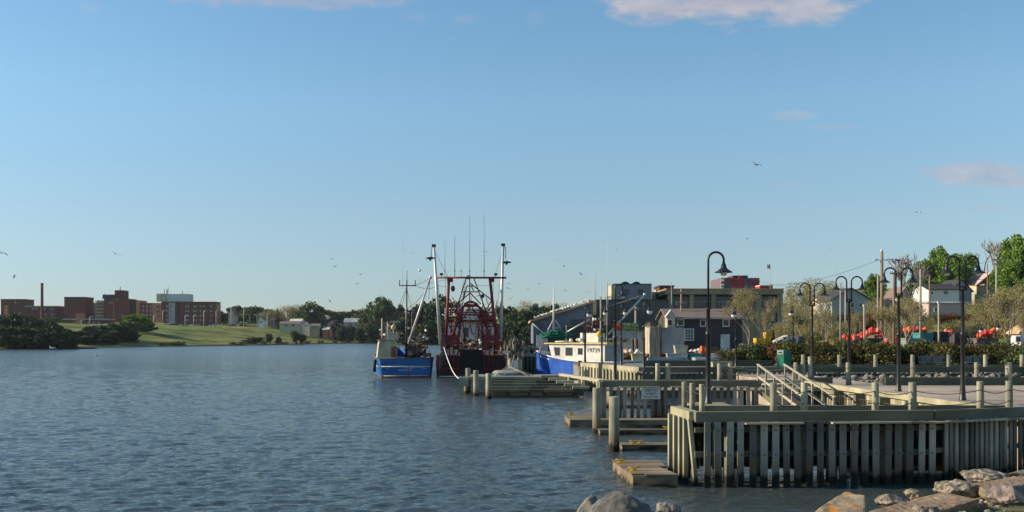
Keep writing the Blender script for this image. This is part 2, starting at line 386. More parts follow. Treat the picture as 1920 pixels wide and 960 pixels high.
r = N(t, 'ShaderNodeValToRGB'); e = r.color_ramp.elements; e[0].position = .34; e[0].color = (.06, .08, .02, 1); e[1].position = .64; e[1].color = (.25, .22, .08, 1)
x_ = e.new(.5); x_.color = (.15, .185, .045, 1)
link(t, n1.outputs[0], r.inputs[0])
mx = N(t, 'ShaderNodeMix', data_type='RGBA'); link(t, mth(t, 'DIVIDE', mth(t, 'SUBTRACT', .75, s.outputs[2]), .35, clamp=True), mx.inputs[0])
link(t, r.outputs[0], mx.inputs[6]); mx.inputs[7].default_value = (.045, .04, .028, 1)
n3 = N(t, 'ShaderNodeTexNoise'); n3.inputs['Scale'].default_value = .6; n3.inputs['Detail'].default_value = 6; link(t, g.outputs['Position'], n3.inputs['Vector'])
r3 = N(t, 'ShaderNodeValToRGB'); r3.color_ramp.elements[0].color = (.10, .095, .085, 1); r3.color_ramp.elements[1].color = (.26, .235, .20, 1); link(t, n3.outputs[0], r3.inputs[0])
near = mth(t, 'MULTIPLY', mth(t, 'LESS_THAN', s.outputs[1], 118), mth(t, 'GREATER_THAN', s.outputs[0], -10))
mx2 = N(t, 'ShaderNodeMix', data_type='RGBA'); link(t, near, mx2.inputs[0]); link(t, mx.outputs[2], mx2.inputs[6]); link(t, r3.outputs[0], mx2.inputs[7])
link(t, mx2.outputs[2], b.inputs[0])
me.materials.append(grassm)
struct(D.objects.new('ground', me)); C.objects.link(D.objects['ground'])

# water: fan of real waves, fine near the shore, coarser with distance
cols = 1150
yr = np.concatenate([np.linspace(6.5, 15.8, 24), 16*np.exp(np.linspace(0, math.log(900/16), 1250)), np.linspace(920, 2900, 20)]); ang = np.concatenate([np.linspace(-1.25, -.62, 90), np.linspace(-.615, .615, cols-180), np.linspace(.62, 1.25, 90)])
WX = yr[:, None]*np.tan(ang)[None, :]; WY = np.repeat(yr[:, None], len(ang), 1)
rng = np.random.RandomState(5); ZW = np.zeros_like(WX); sp = np.gradient(yr)[:, None]
sp2 = np.maximum(sp, yr[:, None]*.0016)
for k in range(64):
    lam = .26*(1.055**k)*(1+.1*rng.rand()); th = radians(-78)+rng.randn()*.42   # wind waves running across the view
    kx, ky = cos(th)*2*pi/lam, sin(th)*2*pi/lam
    amp = .0150*lam**.9/(1+2.2*lam**2.1)
    att = np.clip((lam/sp2-2.2)/3, 0, 1)
    ph = rng.rand()*6.28
    mod = .8+.2*np.sin(WX*(.11+.05*rng.rand())+WY*(.07+.04*rng.rand())+rng.rand()*6)
    w_ = np.sin(kx*WX+ky*WY+ph+.6*np.sin(WX*.9/lam*.35+rng.rand()*6))
    ZW += amp*att*mod*(w_+.25*np.cos(2*(kx*WX+ky*WY+ph)))
shelter = 1-.5*sst(3.2, 6, WX)*sst(14, 17, WY)*(1-sst(60, 64, WY))
ZW *= shelter
ii = np.arange(WX.size).reshape(WX.shape)
q = np.stack([ii[:-1, :-1].ravel(), ii[:-1, 1:].ravel(), ii[1:, 1:].ravel(), ii[1:, :-1].ravel()], 1)
me = D.meshes.new('water'); np_mesh(me, np.stack([WX.ravel(), WY.ravel(), ZW.ravel()], 1), q)
wm = D.materials.new('harbour_water'); wm.use_nodes = True; t = wm.node_tree; b = t.nodes['Principled BSDF']
b.inputs['Base Color'].default_value = (.048, .066, .066, 1); b.inputs['Roughness'].default_value = .03; b.inputs['IOR'].default_value = 1.40
g = N(t, 'ShaderNodeNewGeometry')
mp = N(t, 'ShaderNodeMapping'); mp.inputs['Scale'].default_value = (.55, 1.5, 1); mp.inputs['Rotation'].default_value = (0, 0, radians(8)); link(t, g.outputs['Position'], mp.inputs[0])
n1 = N(t, 'ShaderNodeTexNoise'); n1.inputs['Scale'].default_value = 3.6; n1.inputs['Detail'].default_value = 5; n1.inputs['Roughness'].default_value = .62; link(t, mp.outputs[0], n1.inputs['Vector'])
n2 = N(t, 'ShaderNodeTexNoise'); n2.inputs['Scale'].default_value = .55; n2.inputs['Detail'].default_value = 5; link(t, mp.outputs[0], n2.inputs['Vector'])
n4 = N(t, 'ShaderNodeTexNoise'); n4.inputs['Scale'].default_value = .035; n4.inputs['Detail'].default_value = 4; link(t, mp.outputs[0], n4.inputs['Vector'])
s = N(t, 'ShaderNodeSeparateXYZ'); link(t, g.outputs['Position'], s.inputs[0])
hh = mth(t, 'ADD', mth(t, 'MULTIPLY', n1.outputs[0], .11), mth(t, 'MULTIPLY', n2.outputs[0], mth(t, 'MULTIPLY', mth(t, 'DIVIDE', s.outputs[1], 90, clamp=True), .12)))
hh = mth(t, 'MULTIPLY', hh, mth(t, 'ADD', .65, mth(t, 'MULTIPLY', n4.outputs[0], .7)))
link(t, mth(t, 'ADD', .04, mth(t, 'MULTIPLY', mth(t, 'DIVIDE', s.outputs[1], 400, clamp=True), .22)), b.inputs['Roughness'])
calm = mth(t, 'MULTIPLY', mth(t, 'DIVIDE', mth(t, 'SUBTRACT', s.outputs[0], 2.8), 2.5, clamp=True), mth(t, 'DIVIDE', mth(t, 'SUBTRACT', 60.0, s.outputs[1]), 20, clamp=True))
hh = mth(t, 'MULTIPLY', hh, mth(t, 'SUBTRACT', 1.0, mth(t, 'MULTIPLY', calm, .6)))
bp = N(t, 'ShaderNodeBump'); bp.inputs['Strength'].default_value = 1; bp.inputs['Distance'].default_value = 1.0
link(t, hh, bp.inputs['Height']); link(t, bp.outputs[0], b.inputs['Normal'])
me.materials.append(wm); o = D.objects.new('water', me); C.objects.link(o); struct(o)

# paved promenade slabs, retaining edges hidden by the timber bulkheads
def slab(name, poly, z0, z1, mat):
    m = MB(); m.prism(poly, 'z', z0, z1); return struct(m.build(name, mat))
slab('promenade', [(13.42, 26.6), (60, 30), (60, 46.1), (17.2, 46.1), (17.2, 60.9), (13.42, 60.9)], -.8, 1.40, pavem)
slab('quay', [(7.75, 60.4), (13.3, 61.1), (60, 61.1), (60, 66), (8.5, 98), (6.0, 98), (4.95, 82), (4.95, 71.2)], -.8, 1.40, pathm)
# rough shore behind the promenade: gravel bed
m = MB()
for i in range(44):
    for j in range(12):
        pass
def gridsheet(name, x0, x1, y0, y1, nx_, ny_, fn, mat):
    vs = []; fs = []
    for j in range(ny_+1):
        for i in range(nx_+1):
            x = x0+(x1-x0)*i/nx_; y = y0+(y1-y0)*j/ny_; vs.append((x, y, fn(x, y)))
    for j in range(ny_):
        for i in range(nx_):
            a = j*(nx_+1)+i; fs.append((a, a+1, a+nx_+2, a+nx_+1))
    mb = MB(); mb.add(vs, fs, True); return mb.build(name, mat)
gravelm = M('gravel', (.24, .22, .18), (.09, .085, .07), 6, rough=.95, bump=.8, detail=8, big=.9)
struct(gridsheet('gravel_bed', 17.3, 60, 46.3, 61.0, 60, 30, lambda x, y: .75+.5*(y-46)/15+.12*mn.noise(Vector((x*.8, y*.8, 0))), gravelm))

def stone_mesh(mb, c, r, seed, sub=2, sq=(1, 1, .7), rough_=.35, rz=0, facet=0):
    import bmesh as bm_
    b = bm_.new(); bm_.ops.create_icosphere(b, subdivisions=sub, radius=1)
    off = Vector((seed*7.3, seed*3.1, seed*1.7)); rnd = random.Random(seed); planes = []
    for k in range(facet):
        nn = Vector((rnd.uniform(-1, 1), rnd.uniform(-1, 1), rnd.uniform(-.6, 1))).normalized(); planes.append((nn, rnd.uniform(.5, .85)))
    vs = []
    for v in b.verts:
        p = v.co.normalized(); k = 1+rough_*mn.noise(p*1.3+off)+rough_*.4*mn.noise(p*3.1+off)
        p = p*k
        for nn, dd in planes:
            e_ = p.dot(nn)-dd
            if e_ > 0: p = p-nn*e_*.92
        if sub > 2: q_ = v.co.normalized(); p = p*(1+.05*mn.noise(q_*6+off)+.035*abs(mn.noise(q_*13+off))+.02*mn.noise(q_*27+off))
        p = Vector((p.x*sq[0], p.y*sq[1], p.z*sq[2]))*r
        vs.append((c[0]+p.x*cos(rz)-p.y*sin(rz), c[1]+p.x*sin(rz)+p.y*cos(rz), c[2]+p.z))
    mb.add(vs, [[v.index for v in f.verts] for f in b.faces], True); b.free()
# riprap: uncountable rubble along the back bulkhead
mb = MB(); rnd = random.Random(3)
for i in range(330):
    x = rnd.uniform(17.6, 36); y = rnd.uniform(50, 60.8); r_ = rnd.uniform(.08, .22)*(1.2 if y > 57 else .8)
    stone_mesh(mb, (x, y, .78+.5*(y-46)/15+r_*.2), r_, i+50, 1, (1.2, 1, .75), .4, rnd.uniform(0, 3))
o = mb.build('rubble', stonem); tag(o, 'grey riprap rubble lying in front of the back bulkhead', 'rubble', kind='stuff')

# foreground bank
def bank(x, y):
    # shoreline from (2.5,10.4) to the right; land to the right and towards the camera
    e = (x-4.5)*.62-(y-15.0)*.5
    z = .12+e*.75+.10*mn.noise(Vector((x*.7, y*.7, 3)))+.05*mn.noise(Vector((x*2.5, y*2.5, 3)))
    return max(-1.2, min(z, 1.0+.06*mn.noise(Vector((x, y, 7)))))
bankm = M('bank_soil_and_grass', (.20, .19, .09), (.10, .085, .05), 2.2, rough=.95, bump=.8, detail=10, big=.8)
struct(gridsheet('bank', 1.5, 45, 3.5, 24.2, 170, 120, bank, bankm))

# ---------------------------------------------------------------- foreground rocks
def rock(label, c, r, seed, mat, sq=(1, 1, .7), rough_=.3, rz=0, facet=4, sub=4):
    mb = MB(); stone_mesh(mb, c, r, seed, sub, sq, rough_, rz, facet); o = mb.build('rock', mat); recentre(o)
    return tag(o, label, 'rock', 'rocks on the near bank')
s_ = 11.6
lichen = M('tan_rock_with_orange_lichen', (.36, .29, .20), (.26, .21, .15), 8, bump=.6, detail=9, big=1.1)
t = lichen.node_tree; b = t.nodes['Principled BSDF']; src = b.inputs['Base Color'].links[0].from_socket
co = N(t, 'ShaderNodeTexCoord'); nl = N(t, 'ShaderNodeTexNoise'); nl.inputs['Scale'].default_value = 3.5; nl.inputs['Detail'].default_value = 8; link(t, co.outputs['Object'], nl.inputs['Vector'])
rl = N(t, 'ShaderNodeValToRGB'); rl.color_ramp.elements[0].position = .54; rl.color_ramp.elements[1].position = .60; link(t, nl.outputs[0], rl.inputs[0])
mx = N(t, 'ShaderNodeMix', data_type='RGBA'); link(t, rl.outputs[0], mx.inputs[0]); link(t, src, mx.inputs[6]); mx.inputs[7].default_value = (.48, .20, .03, 1); link(t, mx.outputs[2], b.inputs['Base Color'])
darkst = M('dark_grey_boulder', (.17, .165, .15), (.10, .10, .095), 6, wet=.15, bump=.9, detail=9, big=1.2)
rock('big dark grey domed boulder at the water edge, lowest in the middle of the frame', (X(1163, 17), 17.0, .30), 0.68, 11, darkst, (1.0, .9, .98), .14, 0, 0, 5)
rock('low rock with lichen touching the left foot of the dark domed boulder', (X(1106, 17.4), 17.6, .42), 0.36, 21, stonem, (1.0, .9, 1.1), .22, .4, 3)
rock('small pointed grey rock just right of the dark domed boulder', (X(1252, 17.3), 17.3, .50), 0.28, 33, stonem, (.9, .8, 1.35), .3, 0, 4)
def slabrock(name, label, pts, th, mat, seed, rough_=.03, n=26):
    """irregular quarried slab: outline on a sloping top plane, with chipped edges"""
    P = [Vector(p) for p in pts]; vs = []; fs = []; m_ = n; nrm = (P[1]-P[0]).cross(P[3]-P[0]).normalized()
    if nrm.z < 0: nrm = -nrm
    off = Vector((seed, seed*2, 0))
    def S(u, v):
        p = (P[0]*(1-u)+P[1]*u)*(1-v)+(P[3]*(1-u)+P[2]*u)*v
        edge = min(u, v, 1-u, 1-v); dz = rough_*(mn.noise(p*2.1+off)+.5*mn.noise(p*6+off))-max(0, .05-edge)*1.1*th
        return p+nrm*dz
    for j in range(m_+1):
        for i in range(m_+1): vs.append(S(i/m_, j/m_))
    for j in range(m_):
        for i in range(m_):
            a = j*(m_+1)+i; fs.append((a, a+1, a+m_+2, a+m_+1))
    ring = [i for i in range(m_+1)]+[j*(m_+1)+m_ for j in range(1, m_+1)]+[m_*(m_+1)+i for i in range(m_-1, -1, -1)]+[j*(m_+1) for j in range(m_-1, 0, -1)]
    o0 = len(vs); K = 4
    for k in range(1, K+1):
        for r_ in ring:
            p = Vector(vs[r_]); vs.append(p-nrm*th*k/K+Vector((1, 0, 0))*rough_*1.6*mn.noise(p*3+off*k)+Vector((0, 1, 0))*rough_*1.6*mn.noise(p*3.3+off*k+Vector((9, 9, 9))))
    L = len(ring); prev = ring
    for k in range(K):
        cur = [o0+k*L+i for i in range(L)]
        for i in range(L): fs.append((prev[i], cur[i], cur[(i+1) % L], prev[(i+1) % L]))
        prev = cur
    fs.append(prev[::-1])
    mb = MB(); mb.add(vs, fs, False); o = mb.build(name, mat); recentre(o); return tag(o, label, 'rock', 'rocks on the near bank')
def pt(px, py, Y, dz=0): return (X(px, Y), Y, Z(py, Y)+dz)
def ptz(px, py, z): Y = F*(CAMZ-z)/(py-HZ); return (X(px, Y), Y, z)
def rpx(label, cx, cy, hw, hh, Y, seed, mat, rough_=.3, rz=0, facet=4, sub=5, dep=.9):
    rock(label, (X(cx, Y), Y, Z(cy, Y)), hw/F*Y, seed, mat, (1.08, dep, 1.12*hh/hw), rough_, rz, facet, sub)
slabrock('rock_slab', 'tan angular slab with orange lichen leaning at the water edge', [pt(1480, 985, 14.84), pt(1628, 972, 15.12), pt(1622, 926, 16.2), pt(1585, 919, 16.5)], .45, lichen, 4)
slabrock('rock_slab', 'long flat brown slab lying along the bank, largest of the slabs', [ptz(1575, 972, 1.12), ptz(1712, 972, 1.10), ptz(1837, 936, 1.16), ptz(1768, 921, 1.16)], .17, slabm, 9, .02)
slabrock('rock_slab', 'brown slab above the long slab reaching the right edge of the frame', [ptz(1816, 905, 1.24), ptz(1858, 921, 1.22), ptz(1985, 905, 1.28), ptz(1950, 888, 1.3)], .15, slabm, 14, .02)
rpx('pebbly grey boulder left of the upper slab, beside the water', 1796, 919, 36, 18, 16.3, 41, stonel, .3, .2, 3)
rpx('wide low pebbly boulder behind the upper slab', 1847, 896, 46, 13, 18.5, 43, stonel, .3, .1, 2)
rpx('pale pinkish boulder leaning right of the slabs at the frame edge', 1895, 928, 40, 20, 14.6, 47, stonep, .2, .3, 6)
rpx('grey wedge rock leaning against the pale pinkish boulder', 1866, 925, 20, 19, 14.9, 48, stonem, .25, .8, 5)
rpx('low pale granite rock behind the long slab, by the water', 1674, 940, 32, 11, 16.0, 53, stonel, .25, .1, 4)
rpx('small orange-brown pointed rock beside the low pale granite rock', 1714, 928, 17, 10, 16.4, 57, lichen, .4, 0, 5)
rpx('small rounded grey rock in front of the long slab at the bottom edge', 1733, 960, 23, 14, 14.3, 61, stonel, .25, 0, 2)
rpx('mossy brown rock at the right frame edge behind the upper slab', 1915, 890, 24, 7, 19, 67, stonem, .3, 0, 3)
mb = MB(); rnd = random.Random(8)
for i in range(420):
    x = rnd.uniform(5.2, 11); y = rnd.uniform(12, 19); z = bank(x, y)
    if z < .3: continue
    stone_mesh(mb, (x, y, z+.01), rnd.uniform(.02, .085), i+900, 1, (1.2, 1, .8), .4, rnd.uniform(0, 3))
tag(mb.build('pebbles', stonel), 'small stones scattered over the near bank', 'pebbles', kind='stuff')
mb = MB()
for i in range(9000):
    x = rnd.uniform(5.0, 11); y = rnd.uniform(12, 18)
    if mn.noise(Vector((x*1.4, y*1.4, 2))) < .02: continue
    z = bank(x, y)
    if z < .6: continue
    a = rnd.uniform(0, 6.28); h_ = rnd.uniform(.015, .045); l = rnd.uniform(-.04, .04); w2 = .006
    mb.add([(x-cos(a)*w2, y-sin(a)*w2, z), (x+cos(a)*w2, y+sin(a)*w2, z), (x+l, y+l*.7, z+h_)], [(0, 1, 2)])
tag(mb.build('grass', M('short_grass', (.16, .20, .05), (.09, .12, .03), 2, island=True, trans=.3)), 'short sparse grass between the near rocks', 'grass', kind='stuff')

# ---------------------------------------------------------------- timber wharves
def lerp2(a, b, t_): return (a[0]+(b[0]-a[0])*t_, a[1]+(b[1]-a[1])*t_)
def slat_run(mb, a, b, spacing, width, z1, z0, th=.045, jit=.02, seed=1, skip=0, zj=.05):
    rnd = random.Random(seed); L = math.hypot(b[0]-a[0], b[1]-a[1]); n = max(1, int(L/spacing)); rz = math.atan2(b[1]-a[1], b[0]-a[0])
    for i in range(n+1):
        if rnd.random() < skip: continue
        p = lerp2(a, b, (i*spacing+rnd.uniform(-jit, jit))/L); w2 = width*rnd.uniform(.92, 1.06); zb = z0+rnd.uniform(-zj, zj)
        if abs(rz) < .15: ln = rnd.gauss(0, .016); mb.beam((p[0], p[1], zb), (p[0]+ln, p[1]+rnd.uniform(-.01, .01), z1), w2, th)
        else: mb.box((p[0], p[1], (z1+zb)/2), (w2, th, z1-zb), rz+rnd.uniform(-.03, .03))
def along(mb, a, b, z0, z1, th, off=0):
    rz = math.atan2(b[1]-a[1], b[0]-a[0]); L = math.hypot(b[0]-a[0], b[1]-a[1]); nx_, ny_ = sin(rz), -cos(rz)
    mb.box(((a[0]+b[0])/2+nx_*off, (a[1]+b[1])/2+ny_*off, (z0+z1)/2), (L, th, z1-z0), rz)
def post(parent, x, y, z0, z1, r=.085, mat=None, name='post', n=12):
    mb = MB(); mb.tube([(x, y, z0), (x+.004, y, (z0+z1)/2), (x, y, z1-.015), (x, y, z1)], [r*1.03, r, r*.98, r*.9], n); return mb.build(name, mat or pilemat, parent)

# near wharf -----------------------------------------------------
A_, B_, C_, E_ = (4.40, 24.4), (4.22, 26.45), (10.35, 25.0), (13.3, 26.25)
t1 = thing('timber_wharf', 'nearest slatted timber wharf standing in the water above its reflection', 'wharf', (8.5, 25.5, 0))
mb = MB(); along(mb, A_, C_, 1.56, 1.80, .20); along(mb, (C_[0]+.02, C_[1]), (14.6, 26.8), 1.56, 1.795, .20); mb.build('cap_beam', woodh, t1)
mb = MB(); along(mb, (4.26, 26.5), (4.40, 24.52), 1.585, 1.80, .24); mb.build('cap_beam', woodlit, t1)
mb = MB(); along(mb, (4.4, 26.62), (13.1, 26.72), 1.58, 1.80, .2); mb.build('cap_beam', woodh, t1)
mb = MB()
for i in range(62): mb.b2(4.5+i*.142, 4.5+i*.142+.132, 24.62 if i*.142 < 5.8 else 24.6+(i*.142-5.8)*.42, 26.5, 1.50, 1.54)
mb.build('deck', deckm, t1)
mb = MB(); slat_run(mb, (4.66, 24.26), (10.42, 24.86), .283, .163, 1.56, -.35, .05, .012, 2); slat_run(mb, (10.72, 25.02), (13.25, 26.10), .168, .10, 1.56, -.35, .05, .01, 3); mb.build('slat_screen', wood, t1)
mb = MB(); along(mb, A_, C_, .70, .84, .1, -.02); along(mb, A_, C_, 1.30, 1.42, .1, -.02); along(mb, C_, (14.4, 26.7), .74, .86, .1, -.02); along(mb, C_, (14.4, 26.7), 1.3, 1.42, .1, -.02); mb.build('waler', woodh, t1)
mb = MB(); rnd = random.Random(6)
for i in range(21):
    x = 4.66+i*.2813; y = 24.215+(x-4.66)*.1042
    for z_ in (1.36, .77): mb.tube([(x+rnd.uniform(-.02, .02), y-.03, z_), (x, y+.03, z_)], .016, 6)
mb.build('bolts', rustm, t1)
for (pa, pb) in ((1396, 1505), (1558, 1706), (1772, 1782), (1808, 1886)):
    Ya = 24.1+max(0, (pa-1745))*.0072; Yb = 24.1+max(0, (pb-1745))*.0072+.0
    Ya = 24.22+(X(pa, 24.5)-4.4)*.1 if pa < 1745 else 25.0-.25+(X(pa, 25)-10.35)*.42
    Yb = 24.22+(X(pb, 24.5)-4.4)*.1 if pb < 1745 else 25.0-.25+(X(pb, 25.4)-10.35)*.42
    mb = MB(); along(mb, (X(pa, Ya), Ya-.05), (X(pb, Yb), Yb-.05), 1.505, 1.545, .17); mb.build('ledge', M('pale_ledge_board', (.42, .38, .28), (.32, .29, .21), 4, (.2, 1, 1)) if 'pale_ledge_board' not in MATS else MATS['pale_ledge_board'], t1)
for (x, y, wd, lean) in ((4.12, 26.35, .2, 0), (4.17, 25.85, .2, 0), (4.22, 25.35, .2, 0), (4.27, 24.95, .2, 0), (4.30, 24.55, .22, .2)):
    mb = MB(); mb.beam((x, y, 1.62), (x+lean, y-.02, -.5), .09, wd) if lean else mb.box((x, y, .56), (.11, wd, 2.1)); mb.build('side_timber', woodlit, t1)
mb = MB()
slat_run(mb, (4.5, 26.75), (13.0, 26.85), .175, .18, 1.56, .16, .04, .01, 7, .10); mb.build('back_screen', M('dark_gap_wood', (.035, .033, .026), (.02, .019, .015), 3, (1, 1, .15)), t1)  # near-black boards put in to make the slat gaps dark
for x in (4.5, 6.4, 8.3, 10.2, 12.1): post(t1, x, 26.35, -1.5, 1.5, .14, name='pile')
for x in (5.4, 7.3, 9.2, 11.1): post(t1, x, 25.25 if x < 10 else 25.8, -1.5, 1.5, .14, name='pile')
near_posts = [(1450, 25.15), (1508, 25.2), (1641, 25.25), (1711, 25.35), (1838, 25.9), (1892, 26.15)]
pp = []
for px, Y in near_posts:
    zt = 2.47; post(t1, X(px, Y), Y, 1.5, zt, .088 if px != 1711 else .1); pp.append((X(px, Y), Y))
tri = [(1283, 26.3), (1298, 25.6), (1316, 24.95)]; tp = []
for px, Y in tri: post(t1, X(px, Y), Y, 1.5, 2.44, .07); tp.append((X(px, Y), Y))
mb = MB()
for lst, ms in ((pp, .10), (tp, .07)):
    for (a, b_) in zip(lst[:-1], lst[1:]):
        for z_ in (2.26, 1.98): mb.tube(sag((a[0], a[1]-.07, z_), (b_[0], b_[1]-.07, z_), ms, 10), .011, 6)
mb.tube(sag((pp[-1][0], pp[-1][1]-.07, 2.26), (14.6, 26.8, 2.26), .08), .011, 6)
mb.build('rope', ropedark, t1)
# short pier arm carrying the tall lamp
mb = MB(); mb.b2(5.9, 7.1, 26.9, 34.2, 1.22, 1.40); mb.build('pier_arm', deckm, t1)
for y in (28.5, 31, 33.8):
    for x in (6.1, 6.9): post(t1, x, y, -1.5, 1.22, .13, name='pile')

# middle wharf with the sign --------------------------------------
t2 = thing('timber_wharf', 'second slatted timber wharf carrying the white depth sign', 'wharf', (8.0, 43, 0))
mb = MB(); along(mb, (3.72, 41.75), (10.25, 41.75), 1.54, 1.80, .2); mb.build('cap_beam', woodh, t2)
mb = MB(); along(mb, (3.8, 44.6), (13.3, 44.6), 1.56, 1.72, .2); along(mb, (10.3, 42.0), (13.3, 44.0), 1.5, 1.62, .12); mb.build('cap_beam', woodlit, t2)
mb = MB()
for i in range(66): mb.b2(3.8+i*.144, 3.8+i*.144+.134, 41.9, 44.5, 1.36, 1.40)
mb.build('deck', deckm, t2)
mb = MB(); slat_run(mb, (3.78, 41.6), (10.15, 41.6), .283, .15, 1.54, .15, .05, .012, 12); mb.build('slat_screen', wood, t2)
mb = MB(); along(mb, (3.7, 41.72), (10.2, 41.72), .66, .80, .1); mb.build('waler', woodh, t2)
for (a, b_) in ((1161, 1236), (1258, 1302), (1336, 1355), (1382, 1402)):
    mb = MB(); along(mb, (X(a, 41.6), 41.53), (X(b_, 41.6), 41.53), 1.53, 1.575, .16); mb.build('ledge', MATS['pale_ledge_board'], t2)
mb = MB(); mb.b2(3.58, 3.70, 41.45, 41.75, -.4, 1.78); mb.b2(3.62, 3.74, 43.2, 43.5, -.4, 1.7); mb.b2(3.6, 3.7, 42.3, 42.6, -.4, 1.7); mb.build('side_timber', woodlit, t2)
for x in (4.4, 6.3, 8.2, 10.1, 12): post(t2, x, 44.3, -1.5, 1.36, .14, name='pile'); post(t2, x, 42.1, -1.5, 1.36, .14, name='pile')
q2 = []
for px in (1233, 1252.5, 1349, 1369): post(t2, X(px, 44.5), 44.5, 1.4, 2.45, .10); q2.append(X(px, 44.5))
mb = MB()
q3 = q2+[10.2]
for a, b_ in zip(q3[2:-1], q3[3:]):
    for z_ in (2.3, 2.0): mb.tube(sag((a, 44.4, z_), (b_, 44.4, z_), .08), .013, 6)
for z_ in (2.3, 2.0): mb.tube(sag((q2[3], 44.4, z_), (12.6, 44.4, z_), .16), .013, 6)
mb.build('rope', ropem, t2)
# sign
sg = thing('sign', 'white rectangular depth sign nailed to the second wharf', 'sign', (5.69, 41.5, 1.05))
mb = MB(); mb.b2(5.69-.385, 5.69+.385, 41.50, 41.53, 1.06, 1.56); mb.build('board', M('sign_white', (.62, .62, .58), (.5, .5, .47), 5, rough=.7), sg)
inkm = M('sign_ink', (.06, .06, .09))
for s__, z_, sz in (('DEPTH', 1.415, .165), ('IN FEET', 1.275, .13), ('AT LOW TIDE', 1.145, .095)):
    text_obj('lettering', s__, sz, inkm, sg, (0, -.006, z_-1.05), (pi/2, 0, 0), .003)

# floats ----------------------------------------------------------
def float_dock(label, poly, ztop=.36, cleats=(), planks=None):
    cx = sum(p[0] for p in poly)/len(poly); cy = sum(p[1] for p in poly)/len(poly)
    t_ = thing('floating_dock', label, 'dock', (cx, cy, 0), group='low floating docks between the wharves')
    mb = MB(); mb.prism(poly, 'z', -.22, ztop-.045); mb.build('frame', plankm, t_)
    # boards running along x, clipped loosely to the outline
    y0 = min(p[1] for p in poly); y1 = max(p[1] for p in poly); mb = MB(); k = max(3, int((y1-y0)/.15))
    for i in range(k):
        ya = y0+(y1-y0)*i/k; yb = y0+(y1-y0)*(i+1)/k-.012; ym = (ya+yb)/2; xsx = []
        n = len(poly)
        for j in range(n):
            a, b_ = poly[j], poly[(j+1) % n]
            if (a[1] > ym) != (b_[1] > ym): xsx.append(a[0]+(b_[0]-a[0])*(ym-a[1])/(b_[1]-a[1]))
        xsx.sort()
        for a, b_ in zip(xsx[::2], xsx[1::2]): mb.b2(a-.02, b_+.02, ya, yb, ztop-.042, ztop+random.Random(i).uniform(-.004, .004))
    mb.build('deck', deckm, t_)
    for (x, y) in cleats:
        mb = MB(); mb.box((x, y, ztop+.035), (.09, .07, .07)); mb.tube([(x-.14, y-.03, ztop+.09), (x-.05, y, ztop+.075), (x+.05, y, ztop+.075), (x+.14, y+.03, ztop+.09)], [.015, .024, .024, .015], 6); mb.box((x, y, ztop+.012), (.2, .13, .02)); mb.build('cleat', yellowm, t_)
    return t_
float_dock('nearest low brown floating dock with two yellow cleats at its left end', [(2.92, 24.45), (3.98, 24.35), (3.72, 25.9), (3.92, 25.9), (3.95, 27.25), (2.71, 27.25)], .30, [(2.86, 26.6), (3.02, 25.0)])
float_dock('thin floating dock behind the nearest one with a yellow cleat on its left end', [(3.50, 32.2), (9.2, 32.2), (9.2, 32.9), (3.44, 32.9)], .18, [(3.9, 32.5), (4.15, 32.6)])
float_dock('thin floating dock just in front of the second wharf pile, third from the camera', [(3.25, 37.4), (9.2, 37.4), (9.2, 38.0), (3.2, 38.0)], .18, [(5.75, 37.7)])
float_dock('wide-ended floating dock running under the second wharf', [(2.25, 43.2), (2.32, 40.5), (9.2, 40.2), (9.2, 41.2), (3.4, 41.3), (3.4, 43.2)], .30, [(2.5, 42.8)])
float_dock('main floating walkway behind the nearest wharf at the foot of the gangway', [(9.25, 27.4), (12.6, 27.4), (12.6, 38.2), (9.25, 41.5)], .40)
def free_pile(label, px, Y, r, zt, lean=0):
    x = X(px, Y); t_ = MB(); pts = [(x+lean*.4, Y, -1.6), (x+lean*.2, Y, 0), (x, Y, zt-.03), (x, Y, zt)]
    t_.tube(pts, [r*1.06, r*1.03, r*.97, r*.88], 20); o = t_.build('wooden_pile', pilemat); tag(o, label, 'piling'); return o
free_pile('thick green-grey wooden pile standing alone in front of the thin docks', 1151.5, 32, .165, 1.72)
free_pile('green-grey wooden pile beside the left end of the second wharf', 1118.5, 38, .152, 1.70)
free_pile('farthest left of three pale piles beside the stepped timber crib', 877.5, 66, .17, 1.58)
free_pile('middle pile of the three beside the stepped timber crib', 892.5, 62.2, .17, 1.56)
free_pile('nearest pile of the three, at the crib front corner', 916.3, 59, .175, 1.48)

# stepped crib ------------------------------------------------------
t3 = thing('timber_crib', 'low stepped timber crib landing in front of the fishing boats', 'wharf', (1.5, 63, 0))
stepw = M('mossy_crib_timber', (.20, .19, .13), (.085, .085, .06), 2.5, (.15, 1, 1), bump=.5, wet=.12, big=.8, island=True)
rnd = random.Random(4)
for i in range(5):
    mb = MB(); y = 60.2+i*.72; z = .50+i*.135; x = -1.25+i*.02; xe = 4.35-i*.42
    while x < xe:
        l = rnd.uniform(.8, 1.9); l = min(l, xe-x+.05); mb.b2(x, x+l-.02, y, y+.34, z-.16, z+rnd.uniform(-.01, .01)); mb.b2(x+.1, x+l-.12, y+.06, y+.7, z-.40, z-.17); x += l
    mb.build('step', stepw, t3)
mb = MB()
for i in range(5): mb.b2(3.6-i*.45, 4.6-i*.42, 60.1+i*.72, 60.5+i*.72, .51+i*.135, .68+i*.135)
mb.build('sunlit_beam_end', woodlit, t3)  # pale beams added to give the steps sunlit log ends
mb = MB(); mb.b2(-3.0, 4.2, 64.0, 64.3, .86, 1.10); mb.b2(-3.0, 4.2, 64.3, 69, .9, 1.06); mb.b2(-3.35, -2.75, 63.6, 64.2, .5, 1.06); mb.b2(-1.3, 4.0, 60.6, 64, -.5, .34); mb.build('platform', M('crib_top_boards', (.36, .35, .29), (.24, .235, .19), 3, (.2, 1, 1), big=.6), t3)
